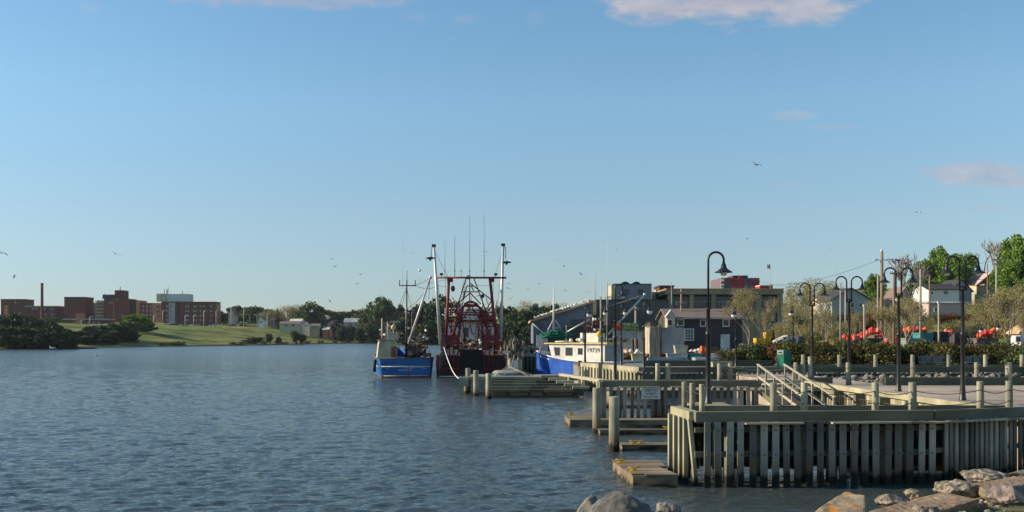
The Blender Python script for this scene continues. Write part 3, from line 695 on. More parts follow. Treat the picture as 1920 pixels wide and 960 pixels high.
for x in (-2.9, -1.4): post(t3, x, 64.6, -1.5, .95, .17, name='pile')
for x in (0.0, 1.6, 3.2): post(t3, x, 66.5, -1.5, .95, .17, name='pile')
mb = MB(); mb.beam((3.2, 66, 1.16), (5.3, 50, 1.32), .3, .16); mb.build('gangplank', MATS['pale_ledge_board'], t3)
for x, y in ((3.5, 62), (5.2, 51)): post(t3, x, y, -1.5, 1.16, .12, name='pile')

# quay bulkhead (lit) and the long dark back bulkhead ----------------
t4 = thing('timber_bulkhead', 'sunlit slatted timber bulkhead stepping back beside the blue and white boat', 'bulkhead', (6, 66, 0))
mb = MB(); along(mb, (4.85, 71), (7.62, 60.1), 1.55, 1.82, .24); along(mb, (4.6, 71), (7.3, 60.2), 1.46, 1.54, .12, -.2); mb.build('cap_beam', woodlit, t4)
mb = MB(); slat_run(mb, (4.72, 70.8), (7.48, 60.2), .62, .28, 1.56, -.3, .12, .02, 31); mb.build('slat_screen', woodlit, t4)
mb = MB(); mb.b2(5.65, 5.95, 66.3, 66.6, -1, 1.95); mb.b2(4.62, 4.9, 70.8, 71.1, -1, 1.95); mb.build('corner_post', pilemat, t4)
mb = MB(); along(mb, (5.0, 71), (7.75, 60.6), -.6, 1.3, .1); mb.build('backing', woodh, t4)
t5 = thing('timber_bulkhead', 'long dark timber bulkhead across the back of the promenade with tall round posts', 'bulkhead', (20, 61, 0))
gp = M('dark_green_shaded_timber', (.12, .13, .095), (.07, .078, .06), 3, (.15, 1, 1), big=.5, island=True)  # green timber with the shade of its face put into the colour
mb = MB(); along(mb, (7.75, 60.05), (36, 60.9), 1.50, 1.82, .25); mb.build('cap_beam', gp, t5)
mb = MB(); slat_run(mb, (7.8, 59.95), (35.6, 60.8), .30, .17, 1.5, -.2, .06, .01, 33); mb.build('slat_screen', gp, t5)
for (a, b_) in ((1253, 1306), (1380, 1400), (1530, 1564), (1583, 1625), (1646, 1694), (1716, 1755), (1784, 1822), (1850, 1885)):
    mb = MB(); along(mb, (X(a, 60.2), 59.85+.03*(X(a, 60)-7.7)), (X(b_, 60.2), 59.85+.03*(X(b_, 60)-7.7)), 1.44, 1.50, .2); mb.build('ledge', MATS['pale_ledge_board'], t5)
for px in (1506, 1574, 1641.5, 1711, 1779, 1847.5, 1916): post(t5, X(px, 62.2), 62.2, 1.4, 2.52, .125)
mb = MB(); mb.box((X(1352, 62), 61.8, 1.6), (1.2, .6, .9)); mb.box((X(1352, 62), 61.8, 2.07), (1.3, .7, .05)); o = mb.build('planter_box', woodlit); recentre(o); tag(o, 'pale wooden box on the quay edge, left of the green rubbish bin', 'planter')
t6 = thing('timber_bulkhead', 'middle timber bulkhead with round posts at the far edge of the sunlit paving', 'bulkhead', (18, 46.2, 0))
mb = MB(); along(mb, (17.0, 46.25), (30, 46.6), 1.40, 1.76, .25); along(mb, (13.4, 46.25), (14.6, 46.25), 1.40, 1.76, .25); mb.build('cap_beam', gp, t6)
for px in (1492, 1505, 1519, 1590, 1711, 1831, 1891): post(t6, X(px, 46.4), 46.4, 1.3, 2.44 if px != 1519 else 2.7, .10 if px != 1891 else .15)
mb = MB()
pl = [X(p, 46.4) for p in (1519, 1590, 1711, 1831, 1891)]
for a, b_ in zip(pl[:-1], pl[1:]):
    mb.tube(sag((a, 46.3, 2.2), (b_, 46.3, 2.2), .12), .012, 6)
mb.build('rope', ropedark, t6)
# side bulkhead of the promenade, sunlit
t7 = thing('timber_bulkhead', 'sunlit pale timber bulkhead holding the left edge of the paved promenade', 'bulkhead', (13.3, 36, 0))
mb = MB(); along(mb, (12.9, 46.0), (13.45, 27.0), 1.50, 1.68, .30); mb.build('cap_beam', woodlit, t7)
mb = MB(); slat_run(mb, (12.92, 45.9), (13.40, 27.2), .26, .25, 1.50, -.5, .05, .0, 41); mb.build('face_boards', woodlit, t7)
for i in range(8):
    y = 44.6-i*2.3; x = 12.92+(46-y)*.029
    mb = MB(); mb.prism([(x-.06, -.5), (x-.06, 1.49), (x-.42, 1.49), (x-.42, 1.2), (x-.20, .6), (x-.20, -.5)], 'y', y-.13, y+.13); mb.build('shadow_shaped_post', woodh, t7)  # posts built out in dark wood to the shape of their triangular shadows
mb = MB()
for i in range(70):
    y = 45.6-i*.25; x = 12.62+(46-y)*.029; mb.tube([(x, y, .3), (x, y, 1.32)], .012, 4)
for z_ in (.5, 1.3): mb.tube([(12.62, 45.8, z_), (13.13, 28.2, z_)], .014, 4)
mb.build('rail_bars', ropedark, t7)

# gangway -----------------------------------------------------------
t8 = thing('gangway', 'narrow wooden gangway with handrails sloping down to the floats', 'gangway', (10.9, 40, 0))
ga, gb = (10.3, 11.42), ((42.3, 1.42), (35.8, .46))
mb = MB()
for i in range(30):
    f_ = i/30; y = 42.3-6.5*f_; z = 1.42-.96*f_; mb.box(((ga[0]+ga[1])/2, y-.1, z-.02), (1.2, .19, .035))
mb.build('deck', deckm, t8)
mb = MB()
for x in (ga[0]-.03, ga[1]+.03): mb.beam((x, 42.3, 1.38), (x, 35.8, .40), .06, .2)
mb.build('stringer', woodh, t8)
for x in ga:
    mb = MB(); mb.beam((x, 42.5, 2.46), (x, 35.8, 1.48), .075, .05); mb.beam((x, 42.4, 1.95), (x, 35.8, .97), .04, .09)
    for i in range(6):
        f_ = i/5; mb.box((x, 42.35-6.4*f_, 1.9-.95*f_), (.07, .07, 1.06))
    mb.build('handrail', MATS['pale_ledge_board'], t8)

# ---------------------------------------------------------------- street lamps
def arm_pts(side, r, zt, drop):   # crook of the lamp
    cx = side*(r+.02); pts = []
    for i in range(13):
        a = pi-pi*i/12; pts.append((cx+side*r*cos(a)*1.0 if side > 0 else cx-side*-1*0-r*cos(a)*1.0, 0, zt-r+r*sin(a)))
    return pts
def crook(mb, x0, side, z0, r, ztop, drop, rad=.035):
    pts = [(x0, 0, z0), (x0, 0, ztop-r)]
    for i in range(1, 13):
        a = pi*i/12; pts.append((x0+side*(r-r*cos(a)), 0, ztop-r+r*sin(a)))
    pts.append((x0+side*2*r, 0, ztop-r-drop)); mb.tube(pts, rad, 8); return x0+side*2*r, ztop-r-drop
def shade(parent, x, z, kind, k=1.0):
    mb = MB(); sc_ = lambda prof: [(r_*k, z_*k) for r_, z_ in prof]
    if kind == 'wide':
        mb.lathe((x, 0, z), sc_([(.001, .06), (.04, .05), (.05, -.02), (.075, -.05), (.09, -.13), (.11, -.18), (.18, -.235), (.285, -.30), (.30, -.32), (.28, -.31), (.15, -.25), (.001, -.24)]), 20)
    else:
        mb.lathe((x, 0, z), [(.001, .06), (.05, .05), (.06, -.05), (.10, -.14), (.20, -.26), (.25, -.33), (.24, -.34), (.001, -.30)], 18)
    s_ = mb.build('shade', blackm, parent)
    mb = MB()
    if kind == 'wide': mb.lathe((x, 0, z), sc_([(.10, -.24), (.115, -.31), (.11, -.37), (.07, -.42), (.001, -.435)]), 14)
    else: mb.lathe((x, 0, z), [(.19, -.31), (.21, -.40), (.18, -.50), (.10, -.57), (.001, -.59)], 14)
    mb.build('globe', globem, s_)
def make_lamp(label, loc, Hh, kind, sides, r=.42, rad=.07, drop=.10):
    t_ = thing('street_lamp', label, 'street lamp', loc, group='black promenade lamps', local=True)
    mb = MB(); mb.lathe((0, 0, 0), [(.13, 0), (.13, .05), (.105, .09), (.095, .35), (rad*1.15, .5), (rad*1.1, Hh*.45), (rad*1.25, Hh*.452), (rad*1.25, Hh*.47), (rad*.9, Hh*.475)], 14)
    double = len(sides) == 2; zc = Hh-1.15 if double else Hh*.62
    mb.lathe((0, 0, 0), [(rad*.9, Hh*.475), (rad*.78, zc), (rad*1.1, zc+.01), (rad*1.1, zc+.06), (.001, zc+.07)], 14); mb.build('pole', blackm, t_)
    for s__ in sides:
        x0 = s__*.11 if double else 0
        a = MB(); xe, ze = crook(a, x0, s__, zc-.02, r, Hh, drop, .034 if double else .038)
        if double:
            a.box((s__*.055, 0, zc+.10), (.16, .05, .045)); a.box((s__*.055, 0, zc-.02), (.16, .05, .045)); a.box((s__*.11, 0, zc+.04), (.08, .06, .16))
        a.build('arm', blackm, t_); shade(t_, xe, ze, kind, .82 if double else 1.0)
    return t_
gz0 = 1.40
make_lamp('tall black single-arm lamp rising above the nearest wharf', (X(1328, 33.4), 33.4, gz0), 5.0, 'wide', (1,), .255, .075)
make_lamp('nearest and tallest double-arm lamp on the sunlit paving, at right', (X(1805, 35.2), 35.2, gz0), 5.0, 'wide', (-1, 1), .22)
make_lamp('second double-arm lamp, between the nearest double lamp and the reddish utility pole', (X(1685, 41), 41, gz0), 5.0, 'wide', (-1, 1), .235)
make_lamp('third double-arm lamp from the right, left of the reddish utility pole', (X(1592, 46.9), 46.9, gz0), 5.0, 'wide', (-1, 1), .25)
make_lamp('farthest double-arm lamp, just right of the green rubbish bin', (X(1523, 52.8), 52.8, gz0), 5.0, 'wide', (-1, 1), .27)
make_lamp('single-arm lamp with wide shade in front of the dark warehouse', (X(1153.5, 51.9), 51.9, 1.30), 5.0, 'wide', (1,), .19, .075)
t_ = thing('lamp_footing', 'timber dolphin carrying the single lamp before the sunlit bulkhead', 'piling', (X(1153.5, 52), 52, -1)); mb = MB(); mb.b2(X(1153.5, 52)-.45, X(1153.5, 52)+.45, 51.5, 52.5, 1.1, 1.30); mb.build('cap', woodh, t_)
for dx, dy in ((-.3, -.3), (.3, -.3), (-.3, .3), (.3, .3)): post(t_, X(1153.5, 52)+dx, 52+dy, -1.5, 1.1, .12, name='pile')
make_lamp('globe lamp standing in front of the white boat cabin', (X(1097, 78), 78, gz0), 4.55, 'globe', (1,), .155)
make_lamp('globe lamp behind the white boat cabin number', (X(1128.5, 81.5), 81.5, gz0), 4.75, 'globe', (1,), .14)
make_lamp('globe lamp in front of the dark warehouse, left of the red and green net heap', (X(1165, 80), 80, gz0), 4.75, 'globe', (1,), .16)
make_lamp('globe lamp left of the tarp-ended box trailer', (X(1207.5, 72), 72, gz0), 4.7, 'globe', (1,), .20)
make_lamp('globe lamp facing left in front of the charcoal shingled house', (X(1380, 76), 76, gz0), 4.4, 'globe', (-1,), .085)
make_lamp('globe lamp facing left behind the green rubbish bin', (X(1487, 86), 86, gz0), 4.75, 'globe', (-1,), .085)
for px, py, Y, lab in ((1144+0, 0, 0, ''),): pass
make_lamp('small hooded globe lamp among the bare trees at far right', (X(1867, 82), 82, gz0), 3.5, 'globe', (1,), .1)
make_lamp('small globe lamp between the reddish pole and the pink garage, above the hedge', (X(1847-12, 84), 84, gz0), 3.3, 'globe', (1,), .1)

# ---------------------------------------------------------------- boats
def hull_fn(L, B, sheer, draft=.5, stern_r=.8, flare=.82, bow_pow=2.2, bow_start=.45, rake=.9, stern_flat=.75):
    def outline(y, tt):     # half beam at station y (0..L) and level fraction tt (0 keel line .. 1 sheer)
        b = B/2
        if y < stern_r: b *= stern_flat+(1-stern_flat)*sqrt(max(0, 1-(1-y/stern_r)**2))
        Lb = L-rake*(1-tt)
        if y > L*bow_start:
            q_ = min(1, (y-L*bow_start)/(Lb-L*bow_start)); b *= max(0, 1-q_**bow_pow)
        return b*(flare+(1-flare)*tt**.7)
    return outline
def make_hull(mb, L, B, sheer, bands, outline, z0=-.5, nl=14, ns=30):
    ysn = [L*(i/ns)**1.0 for i in range(ns+1)]
    ysn = sorted(set([0, .05, .12, .25, .4, .6]+[y for y in ysn if y > .7]))
    def ring(tt):
        pts = []
        for y in ysn: pts.append((-outline(y, tt), y, z0+(sheer(y)-z0)*tt))
        for y in reversed(ysn): pts.append((outline(y, tt), y, z0+(sheer(y)-z0)*tt))
        return pts
    R = [ring(k/nl) for k in range(nl+1)]; n = len(R[0])
    for k in range(nl):
        for i in range(n):
            j = (i+1) % n; qd = [R[k][i], R[k][j], R[k+1][j], R[k+1][i]]; za = sum(p[2] for p in qd)/4
            mb.mi = bands(k/nl, za, sum(p[1] for p in qd)/4); mb.add(qd, [(0, 1, 2, 3)], True)
    mb.mi = 0
    return R
def deck_poly(outline, L, tt, n=24, inset=.06):
    ys_ = [L*i/n for i in range(n+1)]
    return [(-max(.01, outline(y, tt)-inset), y) for y in ys_]+[(max(.01, outline(y, tt)-inset), y) for y in reversed(ys_)]
def rail_line(mb, outline, sheer, L, z0, tt, r, n=26, off=.02, dz=0):
    ys_ = [.0]+[L*(i/n) for i in range(1, n+1)]
    pts = [(-outline(y, tt)-off, y, z0+(sheer(y)-z0)*tt+dz) for y in reversed(ys_)]
    mb.tube(pts, r, 6); mb.tube([(-p[0], p[1], p[2]) for p in pts], r, 6); a = pts[-1]; mb.tube([(a[0], -off, a[2]), (-a[0], -off, a[2])], r, 6)
def clutter(mb, x0, x1, y0, y1, z0, z1, n, seed, smin=.08, smax=.3, nm=1):
    rnd = random.Random(seed)
    for i in range(n):
        mb.mi = rnd.randrange(nm); c = (rnd.uniform(x0, x1), rnd.uniform(y0, y1), rnd.uniform(z0, z1)); k = rnd.random()
        if k < .4: mb.box(c, (rnd.uniform(smin, smax), rnd.uniform(smin, smax), rnd.uniform(smin, smax)), rnd.uniform(0, 3))
        elif k < .7: mb.ball(c, rnd.uniform(smin, smax)/2, 8)
        else:
            d_ = Vector((rnd.uniform(-1, 1), rnd.uniform(-.5, .5), rnd.uniform(-.6, 1))).normalized()*rnd.uniform(smin, smax)*2; mb.tube([c, Vector(c)+d_], smin*.3, 5)
    mb.mi = 0

# blue eastern-rig dragger -------------------------------------------
bt = thing('fishing_boat', 'blue wooden fishing boat with cream wheelhouse rafted left of the red scalloper', 'boat', (-9.45, 90.0, 0), radians(9), 'boats moored at the harbour', local=True)
sh = lambda y: 1.72+.9*(max(0, y-6)/12)**2
ol = hull_fn(18, 5.1, sh, stern_r=1.0, flare=.88, stern_flat=.86)
mb = MB(); make_hull(mb, 18, 5.1, sh, lambda tt, z, y: 1 if z < .07 else 0, ol); mb.build('hull', [bluem, rustm], bt)
mb = MB(); rail_line(mb, ol, sh, 18, -.5, .67, .045); rail_line(mb, ol, sh, 18, -.5, 0.0, .03, dz=.66); mb.build('rub_rail', whitem, bt)
mb = MB(); rail_line(mb, ol, sh, 18, -.5, 1.0, .06); mb.build('gunwale', greyblk, bt)
mb = MB(); mb.prism(deck_poly(ol, 18, .8), 'z', 1.2, 1.25); mb.build('deck', brownwood, bt)
mb = MB()
for (x, l_) in ((-1.5, .1), (-1.38, .05)): pass
rnd = random.Random(12)
x = -1.35
for ch, wd in [(.0, .18), (.28, .10), (.45, .14), (.66, .14), (.86, .14), (1.2, .14), (1.4, .1), (1.55, .14), (1.75, .1), (1.9, .16), (2.12, .14), (2.32, .18)]:
    k = rnd.random(); zz = .92+.05*sin(ch*3)
    mb.beam((x+ch, -.035, zz-.07), (x+ch+(wd*.5 if k > .5 else 0), -.035, zz+.07), .02, .035); mb.beam((x+ch+wd, -.035, zz-.07), (x+ch+(wd*.5 if k > .5 else wd), -.035, zz+.07), .02, .035); mb.beam((x+ch, -.035, zz+(.06 if k < .6 else -.01)), (x+ch+wd, -.035, zz+(.06 if k < .6 else -.01)), .02, .03)
for i in range(7): mb.box((-.55+i*.17, -.035, .66), (.10, .02, .08))
mb.beam((-1.75, -.03, .82), (-1.35, -.03, .93), .02, .04); mb.beam((1.25, -.03, .93), (1.75, -.03, .80), .02, .04); mb.build('lettering', whitem, bt)
mb = MB(); mb.b2(.22, .28, -.05, .02, .1, 1.15); mb.build('rudder_strap', rustm, bt)
mb = MB(); mb.prism([(-2.55, 1.25), (-.7, 1.25), (-.7, 3.15), (-1.0, 3.28), (-2.0, 3.28), (-2.3, 3.15)], 'y', .8, 5.6); mb.build('wheelhouse', creamm, bt)
mb = MB(); mb.b2(-2.35, -.65, .7, 5.7, 3.27, 3.34); mb.build('roof', M('blue_grey_roof', (.2, .24, .3)), bt)
mb = MB(); mb.b2(-1.25, -.78, .74, .80, 1.3, 2.75); d_ = mb.build('door', M('brown_door', (.25, .11, .06)), bt)
mb = MB(); mb.b2(-1.12, -.92, .72, .738, 2.15, 2.4); mb.build('window', glassd, d_)
mb = MB(); mb.b2(.25, 1.6, 3.5, 5.5, 1.25, 3.0); mb.build('winch_house', creamm, bt)
mb = MB(); mb.tube([(.12, 1.6, 1.2), (.16, 1.6, 4.0), (.2, 1.6, 8.75)], [.11, .10, .05], 10); mb.tube([(.2, 1.6, 8.6), (.2, 1.6, 9.6)], .03, 6); mb.tube([(-.45, 1.6, 8.25), (.95, 1.6, 8.25)], .05, 6); mb.tube([(-.45, 1.6, 8.2), (-.45, 1.6, 8.75)], .05, 6); mb.tube([(.95, 1.6, 8.2), (.95, 1.6, 8.75)], .05, 6); mb.build('mast', blackm, bt)
mb = MB(); mb.tube([(.3, 1.0, 3.0), (2.25, 1.0, 8.9)], [.1, .09], 8); mb.tube([(2.25, 1, 8.9), (2.35, 1, 9.1)], .14, 8); mb.build('boom', MATS['galvanized_boom'], bt)
mb = MB()
for a, b_ in (((.2, 1.6, 8.3), (2.25, 1, 8.95)), ((.2, 1.6, 8.0), (-1.2, 4, 3.4)), ((.2, 1.6, 8.0), (1.5, 3, 3.0)), ((.2, 1.6, 8.2), (-1.3, 1.4, 5.0)), ((2.25, 1, 8.9), (2.1, .8, 7.0)), ((.2, 1.6, 6.2), (2.0, 1, 8.0)), ((.95, 1.6, 8.3), (2.9, 2, 8.2))):
    mb.tube(sag(a, b_, .25, 8), .018, 4)
mb.build('rigging', ropedark, bt)
mb = MB(); mb.tube([(-.1, 3, 8), (-.1, 3, 14.2)], [.02, .008], 4); mb.tube([(.7, 3, 3), (.75, 3, 11.5)], [.02, .008], 4); mb.tube([(1.45, 3, 8.6), (1.45, 3, 9.7)], .02, 4); mb.ball((1.45, 3, 9.75), .14, 8); mb.build('antenna', whitem, bt)
mb = MB(); mb.tube([(-2.0, 2.5, 3.3), (-2.0, 2.5, 5.3)], .07, 8); mb.tube([(-1.5, 2.6, 3.3), (-1.5, 2.6, 5.0)], .06, 6); mb.tube([(-1.0, 3, 3.3), (-.9, 3, 5.0)], .05, 6); mb.b2(-1.5, -.5, 2.5, 3.2, 3.3, 4.1); mb.box((-.8, 2.6, 5.0), (.9, .25, .18)); mb.ball((-.95, 2.9, 4.5), .25, 10); mb.build('roof_equipment', creamm, bt)
mb = MB(); clutter(mb, -2.2, 2.2, 1, 6, 2.7, 4.6, 60, 5, .08, .28, 4); mb.build('deck_gear', [silver, brownwood, ropedark, neto], bt)
mb = MB(); clutter(mb, .3, 2.2, .4, 3, 1.4, 3.0, 70, 6, .12, .5, 4); mb.tube([(.6, .5, 1.4), (2.1, .6, 3.0)], .04, 6); mb.build('trawl_gear', [brownwood, rustm, ropedark, neto], bt)
mb = MB(); mb.ball((1.35, 2, 3.3), .32, 12, (1, 1, .9)); mb.box((1.75, .9, 2.1), (.28, .12, .9), .0); mb.build('net_drum', M('tan_drum', (.40, .25, .17)), bt)
mb = MB(); mb.tube([(-2.72, .9, .5), (-2.66, .9, 1.6)], .14, 10); mb.build('fender', blackh, bt)

# red scallop dragger --------------------------------------------------
rt = thing('fishing_boat', 'large scallop fishing boat with red steel gantry and two silver outrigger booms', 'boat', (-3.62, 90.2, 0), radians(2), 'boats moored at the harbour', local=True)
sh = lambda y: 1.95+.9*(max(0, y-10)/14)**2
ol = hull_fn(26, 6.4, sh, stern_r=.5, flare=.95, stern_flat=.93)
mb = MB(); make_hull(mb, 26, 6.4, sh, lambda tt, z, y: 0, ol); mb.build('hull', maroon, rt)
mb = MB(); rail_line(mb, ol, sh, 26, -.5, 0, .04, dz=.60); mb.build('waterline_stripe', whitem, rt)
mb = MB(); mb.b2(-1.0, 1.0, -.10, -.03, .7, 2.5); mb.build('dark_ramp_panel', blackh, rt)  # flat black panel stands in for the dark ramp opening
mb = MB()
for s__ in (-1, 1):
    for x in (1.15, 1.9, 3.0): mb.b2(s__*x-.04, s__*x+.04, -.14, -.06, .75, 2.0)
    mb.b2(min(s__*1.1, s__*3.1), max(s__*1.1, s__*3.1), -.15, -.07, 1.9, 2.0); mb.b2(min(s__*1.1, s__*3.1), max(s__*1.1, s__*3.1), -.15, -.07, .72, .80)
    mb.b2(min(s__*2.3, s__*2.34), max(s__*2.3, s__*2.34), -.13, -.07, .8, 1.2)
mb.build('stern_rail', redm, rt)
mb = MB(); mb.prism(deck_poly(ol, 26, .85), 'z', 1.25, 1.3); mb.build('deck', rustm, rt)
def P(px, py, dy=0): return ((px-884)/21.1, dy, (708-py)/21.1)
mb = MB(); mb.b2(-2.3, 2.15, 6.0, 13, 1.3, 5.05); dh = mb.build('deckhouse', whitem, rt)
mb = MB(); mb.b2(-2.6, 2.4, 5.6, 13.4, 5.05, 5.22); mb.build('upper_deck', maroon, rt)
mb = MB(); mb.b2(-1.2, 1.2, 9.0, 12, 5.22, 6.2); mb.build('wheelhouse', whitem, rt)
mb = MB(); mb.b2(-1.35, 1.35, 8.8, 12.3, 6.2, 6.32); mb.build('roof', maroon, rt)
for (x0, x1, z0, z1) in ((-.72, -.30, 3.65, 4.45), (-1.9, -1.55, 3.65, 4.3), (1.5, 1.85, 3.65, 4.3)):
    mb = MB(); mb.b2(x0, x1, 5.93, 6.0, z0, z1); wv = mb.build('window', glassd, dh)
    mb = MB(); mb.b2((x0+x1)/2-.02, (x0+x1)/2+.02, 5.91, 5.93, z0, z1); mb.b2(x0-.05, x1+.05, 5.92, 5.99, z0-.05, z0-.0); mb.b2(x0-.05, x1+.05, 5.92, 5.99, z1, z1+.05); mb.build('frame', greyblk, wv)
mb = MB(); mb.b2(.35, 1.1, 5.94, 6.0, 2.6, 4.6); do = mb.build('door', lgrey, dh); mb = MB(); mb.ball((.95, 5.92, 3.6), .05, 6); mb.ball((.72, 5.92, 4.25), .09, 8); mb.build('handle', blackm, do)
mb = MB()
for z_ in (5.6, 5.95, 6.3): mb.tube([(-2.5, 5.7, z_), (2.3, 5.7, z_)], .035, 6)
for i in range(9): mb.tube([(-2.5+i*.6, 5.7, 5.2), (-2.5+i*.6, 5.7, 6.3)], .035, 6)
mb.tube([(1.0, 7.8, 5.2), (1.0, 7.8, 7.6)], .07, 6); mb.tube([(.2, 7.8, 7.6), (1.0, 7.8, 7.6)], .06, 6); mb.build('railing', whitem, rt)
mb = MB(); clutter(mb, -2.4, 2.3, 5.6, 7.5, 5.3, 6.8, 60, 15, .1, .34, 3); mb.build('deck_equipment', [whitem, blackm, silver], rt)
mb = MB(); clutter(mb, -1.0, .9, 3, 5.6, 2.6, 3.3, 40, 16, .1, .4, 3); clutter(mb, -1.2, 1.2, 1, 4, 1.35, 2.4, 30, 17, .2, .6, 3); mb.build('winch', [rustm, blackm, silver], rt)
# gantry
mb = MB()
mb.tube([P(818, 520.5), P(950, 520.5)], .085, 8)
for s__ in (-1, 1):
    f_ = lambda x: 884+s__*(x)
    mb.tube([P(884+s__*35 if s__ > 0 else 842, 522), P(884+s__*48 if s__ > 0 else 836, 645)], .13, 8)
    mb.box(P(884+s__*38 if s__ > 0 else 844, 525), (.5, .2, .35))
mb.build('gantry_frame', redm, rt)
mb = MB()
for a, b_ in (((874, 522), (853, 590)), ((853, 590), (858, 575)), ((889, 522), (912, 585)), ((881, 520), (881, 575)), ((862, 566), (882, 549)), ((882, 549), (902, 570)), ((882, 531), (923, 563)), ((868, 547), (898, 547)), ((912, 585), (926, 572)), ((841, 572), (856, 588)), ((841, 586), (929, 586)), ((900, 580), (930, 615)), ((868, 560), (876, 536)), ((884, 536), (888, 545)), ((876, 536), (888, 536))):
    mb.tube([P(*a, .1), P(*b_, .1)], .055, 6)
mb.build('lattice', redm, rt)
mb = MB()
mb.tube([P(838, 655, -.2), P(868, 577, 0), P(872, 573, 0), P(895, 573, 0), P(901, 578, 0), P(912, 612, 0)], .13, 8)
mb.tube([P(858, 655, .1), P(866, 577, .1)], .10, 8); mb.tube([P(901, 578, .1), P(908, 655, .1)], .10, 8); mb.tube([P(901, 578), P(934, 610)], .09, 8); mb.tube([P(862, 590), P(908, 590)], .07, 8)
mb.tube([P(870, 571), P(879, 566), P(886, 566), P(896, 571)], .10, 8); mb.tube([P(912, 590), P(915, 655)], .09, 6); mb.tube([P(934, 610), P(930, 655)], .1, 6); mb.tube([P(925, 590), P(932, 640)], .1, 6)
for x in (843, 851, 866, 905, 918, 927): mb.tube([P(x, 640, -.1), P(x, 700 if x in (851, 918) else 668, -.1)], .07, 6)
mb.build('a_frame', redm, rt)
mb = MB()
for a, b_ in (((842, 610), (862, 640)), ((846, 600), (846, 650)), ((920, 600), (908, 640)), ((838, 650), (866, 650)), ((902, 650), (938, 650)), ((838, 668), (866, 668)), ((905, 668), (936, 668))): mb.tube([P(*a, .2), P(*b_, .2)], .06, 6)
mb.box(P(846, 634, 0), (1.3, .8, .55)); mb.box(P(921, 634, 0), (1.35, .8, .55)); mb.box(P(852, 643, -.1), (1.2, .5, .25)); mb.box(P(922, 645, -.1), (1.4, .5, .3)); mb.box(P(832, 648, -.2), (.5, .4, .9)); mb.box(P(937, 648, -.2), (.6, .4, .8)); mb.box(P(911, 648, -.3), (.5, .4, .8))
mb.build('gallows', redm, rt)
mb = MB(); clutter(mb, -2.9, -.9, -.3, .8, 2.2, 3.4, 26, 18, .08, .32, 2); clutter(mb, .9, 2.9, -.3, .8, 2.2, 3.4, 26, 19, .08, .32, 2); mb.build('blocks', [redm, blackm], rt)
def outrig(a, b_):
    mb = MB(); mb.tube([a, b_], [.17, .11], 10); o = mb.build('outrigger', silver, rt)
    top = Vector(b_); mb = MB(); mb.box(top+Vector((0, 0, .05)), (.36, .25, .22)); s__ = -1 if top.x < 0 else 1
    mb.tube([top+Vector((s__*.15, 0, 0)), top+Vector((s__*.25, 0, -.6)), top+Vector((s__*.2, 0, -1.1))], .03, 5)
    zb = -1.1 if s__ < 0 else -1.55; mb.tube([top+Vector((s__*.2, 0, -.8)), top+Vector((s__*.3, 0, zb))], .012, 4)
    c = top+Vector((s__*.3, 0, zb)); mb.prism([(c.x-.45, c.z), (c.x-.1, c.z+.12), (c.x+.12, c.z+.12), (c.x+.5, c.z+.02), (c.x+.1, c.z-.1), (c.x, c.z-.28), (c.x-.12, c.z-.1)], 'y', -.05, .05); mb.build('paravane', blackm, o)
mb = MB(); rnd = random.Random(70)
for i in range(34):
    xa = rnd.uniform(838, 930); xb = xa+rnd.uniform(-22, 22); ya = rnd.uniform(585, 655); yb = ya-rnd.uniform(10, 60)
    mb.tube([P(xa, ya, rnd.uniform(0, 1.5)), P(max(836, min(932, xb)), yb, rnd.uniform(0, 1.5))], rnd.choice([.02, .03, .045]), 5)
for a, b_ in (((843, 560), (858, 590)), ((858, 590), (846, 640)), ((923, 560), (908, 590)), ((866, 600), (884, 573)), ((900, 600), (884, 573)), ((852, 615), (866, 600)), ((916, 615), (901, 600)), ((846, 612), (866, 612)), ((903, 612), (931, 612)), ((841, 596), (862, 596)), ((905, 600), (930, 600)), ((866, 590), (872, 640)), ((899, 590), (896, 640))): mb.tube([P(*a, .3), P(*b_, .3)], .06, 6)
mb.build('cross_bracing', redm, rt)
outrig(P(826, 645, .3), P(813.5, 461, .3)); outrig(P(939, 635, .3), P(944, 459, .3))
mb = MB()
for x, y0, y1, r_ in ((834.5, 520, 452, .012), (853, 520, 441, .02), (881, 520, 405, .016), (908, 520, 402, .018), (865, 520, 510, .02)):
    mb.tube([P(x, y0), P(x, (y0+y1)/2), P(x, y1)], [r_*1.6, r_*1.1, r_*.7], 5)
    if r_ < .1: mb.ball(P(x, 508), .07, 6)
mb.build('antenna', blackm, rt)
for x in (828, 930): mb = MB(); mb.box(P(x, 514, 0), (.3, .2, .18)); mb.tube([P(x, 520), P(x, 515)], .03, 5); mb.build('floodlight', blackm, rt)
mb = MB(); mb.ball(P(849.5, 541), .22, 8, (.9, .9, 1.3)); mb.tube([P(849.5, 536), P(849.5, 522)], .012, 4); mb.ball(P(905, 555), .18, 8); mb.build('hanging_block', blackm, rt)
mb = MB(); mb.ball(P(878, 519, .3), .26, 10, (1, 1, .8)); mb.build('radome', whitem, rt)
mb = MB()
for a, b_ in (((813, 465), (842, 522)), ((944, 465), (926, 522)), ((944, 470), (930, 600)), ((813, 470), (830, 600)), ((835, 522), (838, 600)), ((926, 530), (922, 620)), ((800, 530), (842, 522)), ((894, 534), (920, 534)), ((820, 534), (842, 536))): mb.tube(sag(P(*a, .5), P(*b_, .5), .06, 5), .014, 4)
mb.build('rigging', ropedark, rt)
mb = MB(); 
for i in range(16):
    a = P(852+i*.9, 600-i*4.5, 1.4); b_ = P(858+i*.9, 600-i*4.5, 1.4); mb.tube([a, b_], .02, 4)
mb.tube([P(852, 605, 1.4), P(869, 525, 1.4)], .03, 5); mb.tube([P(858, 605, 1.4), P(874, 525, 1.4)], .03, 5); mb.build('mast_ladder', silver, rt)
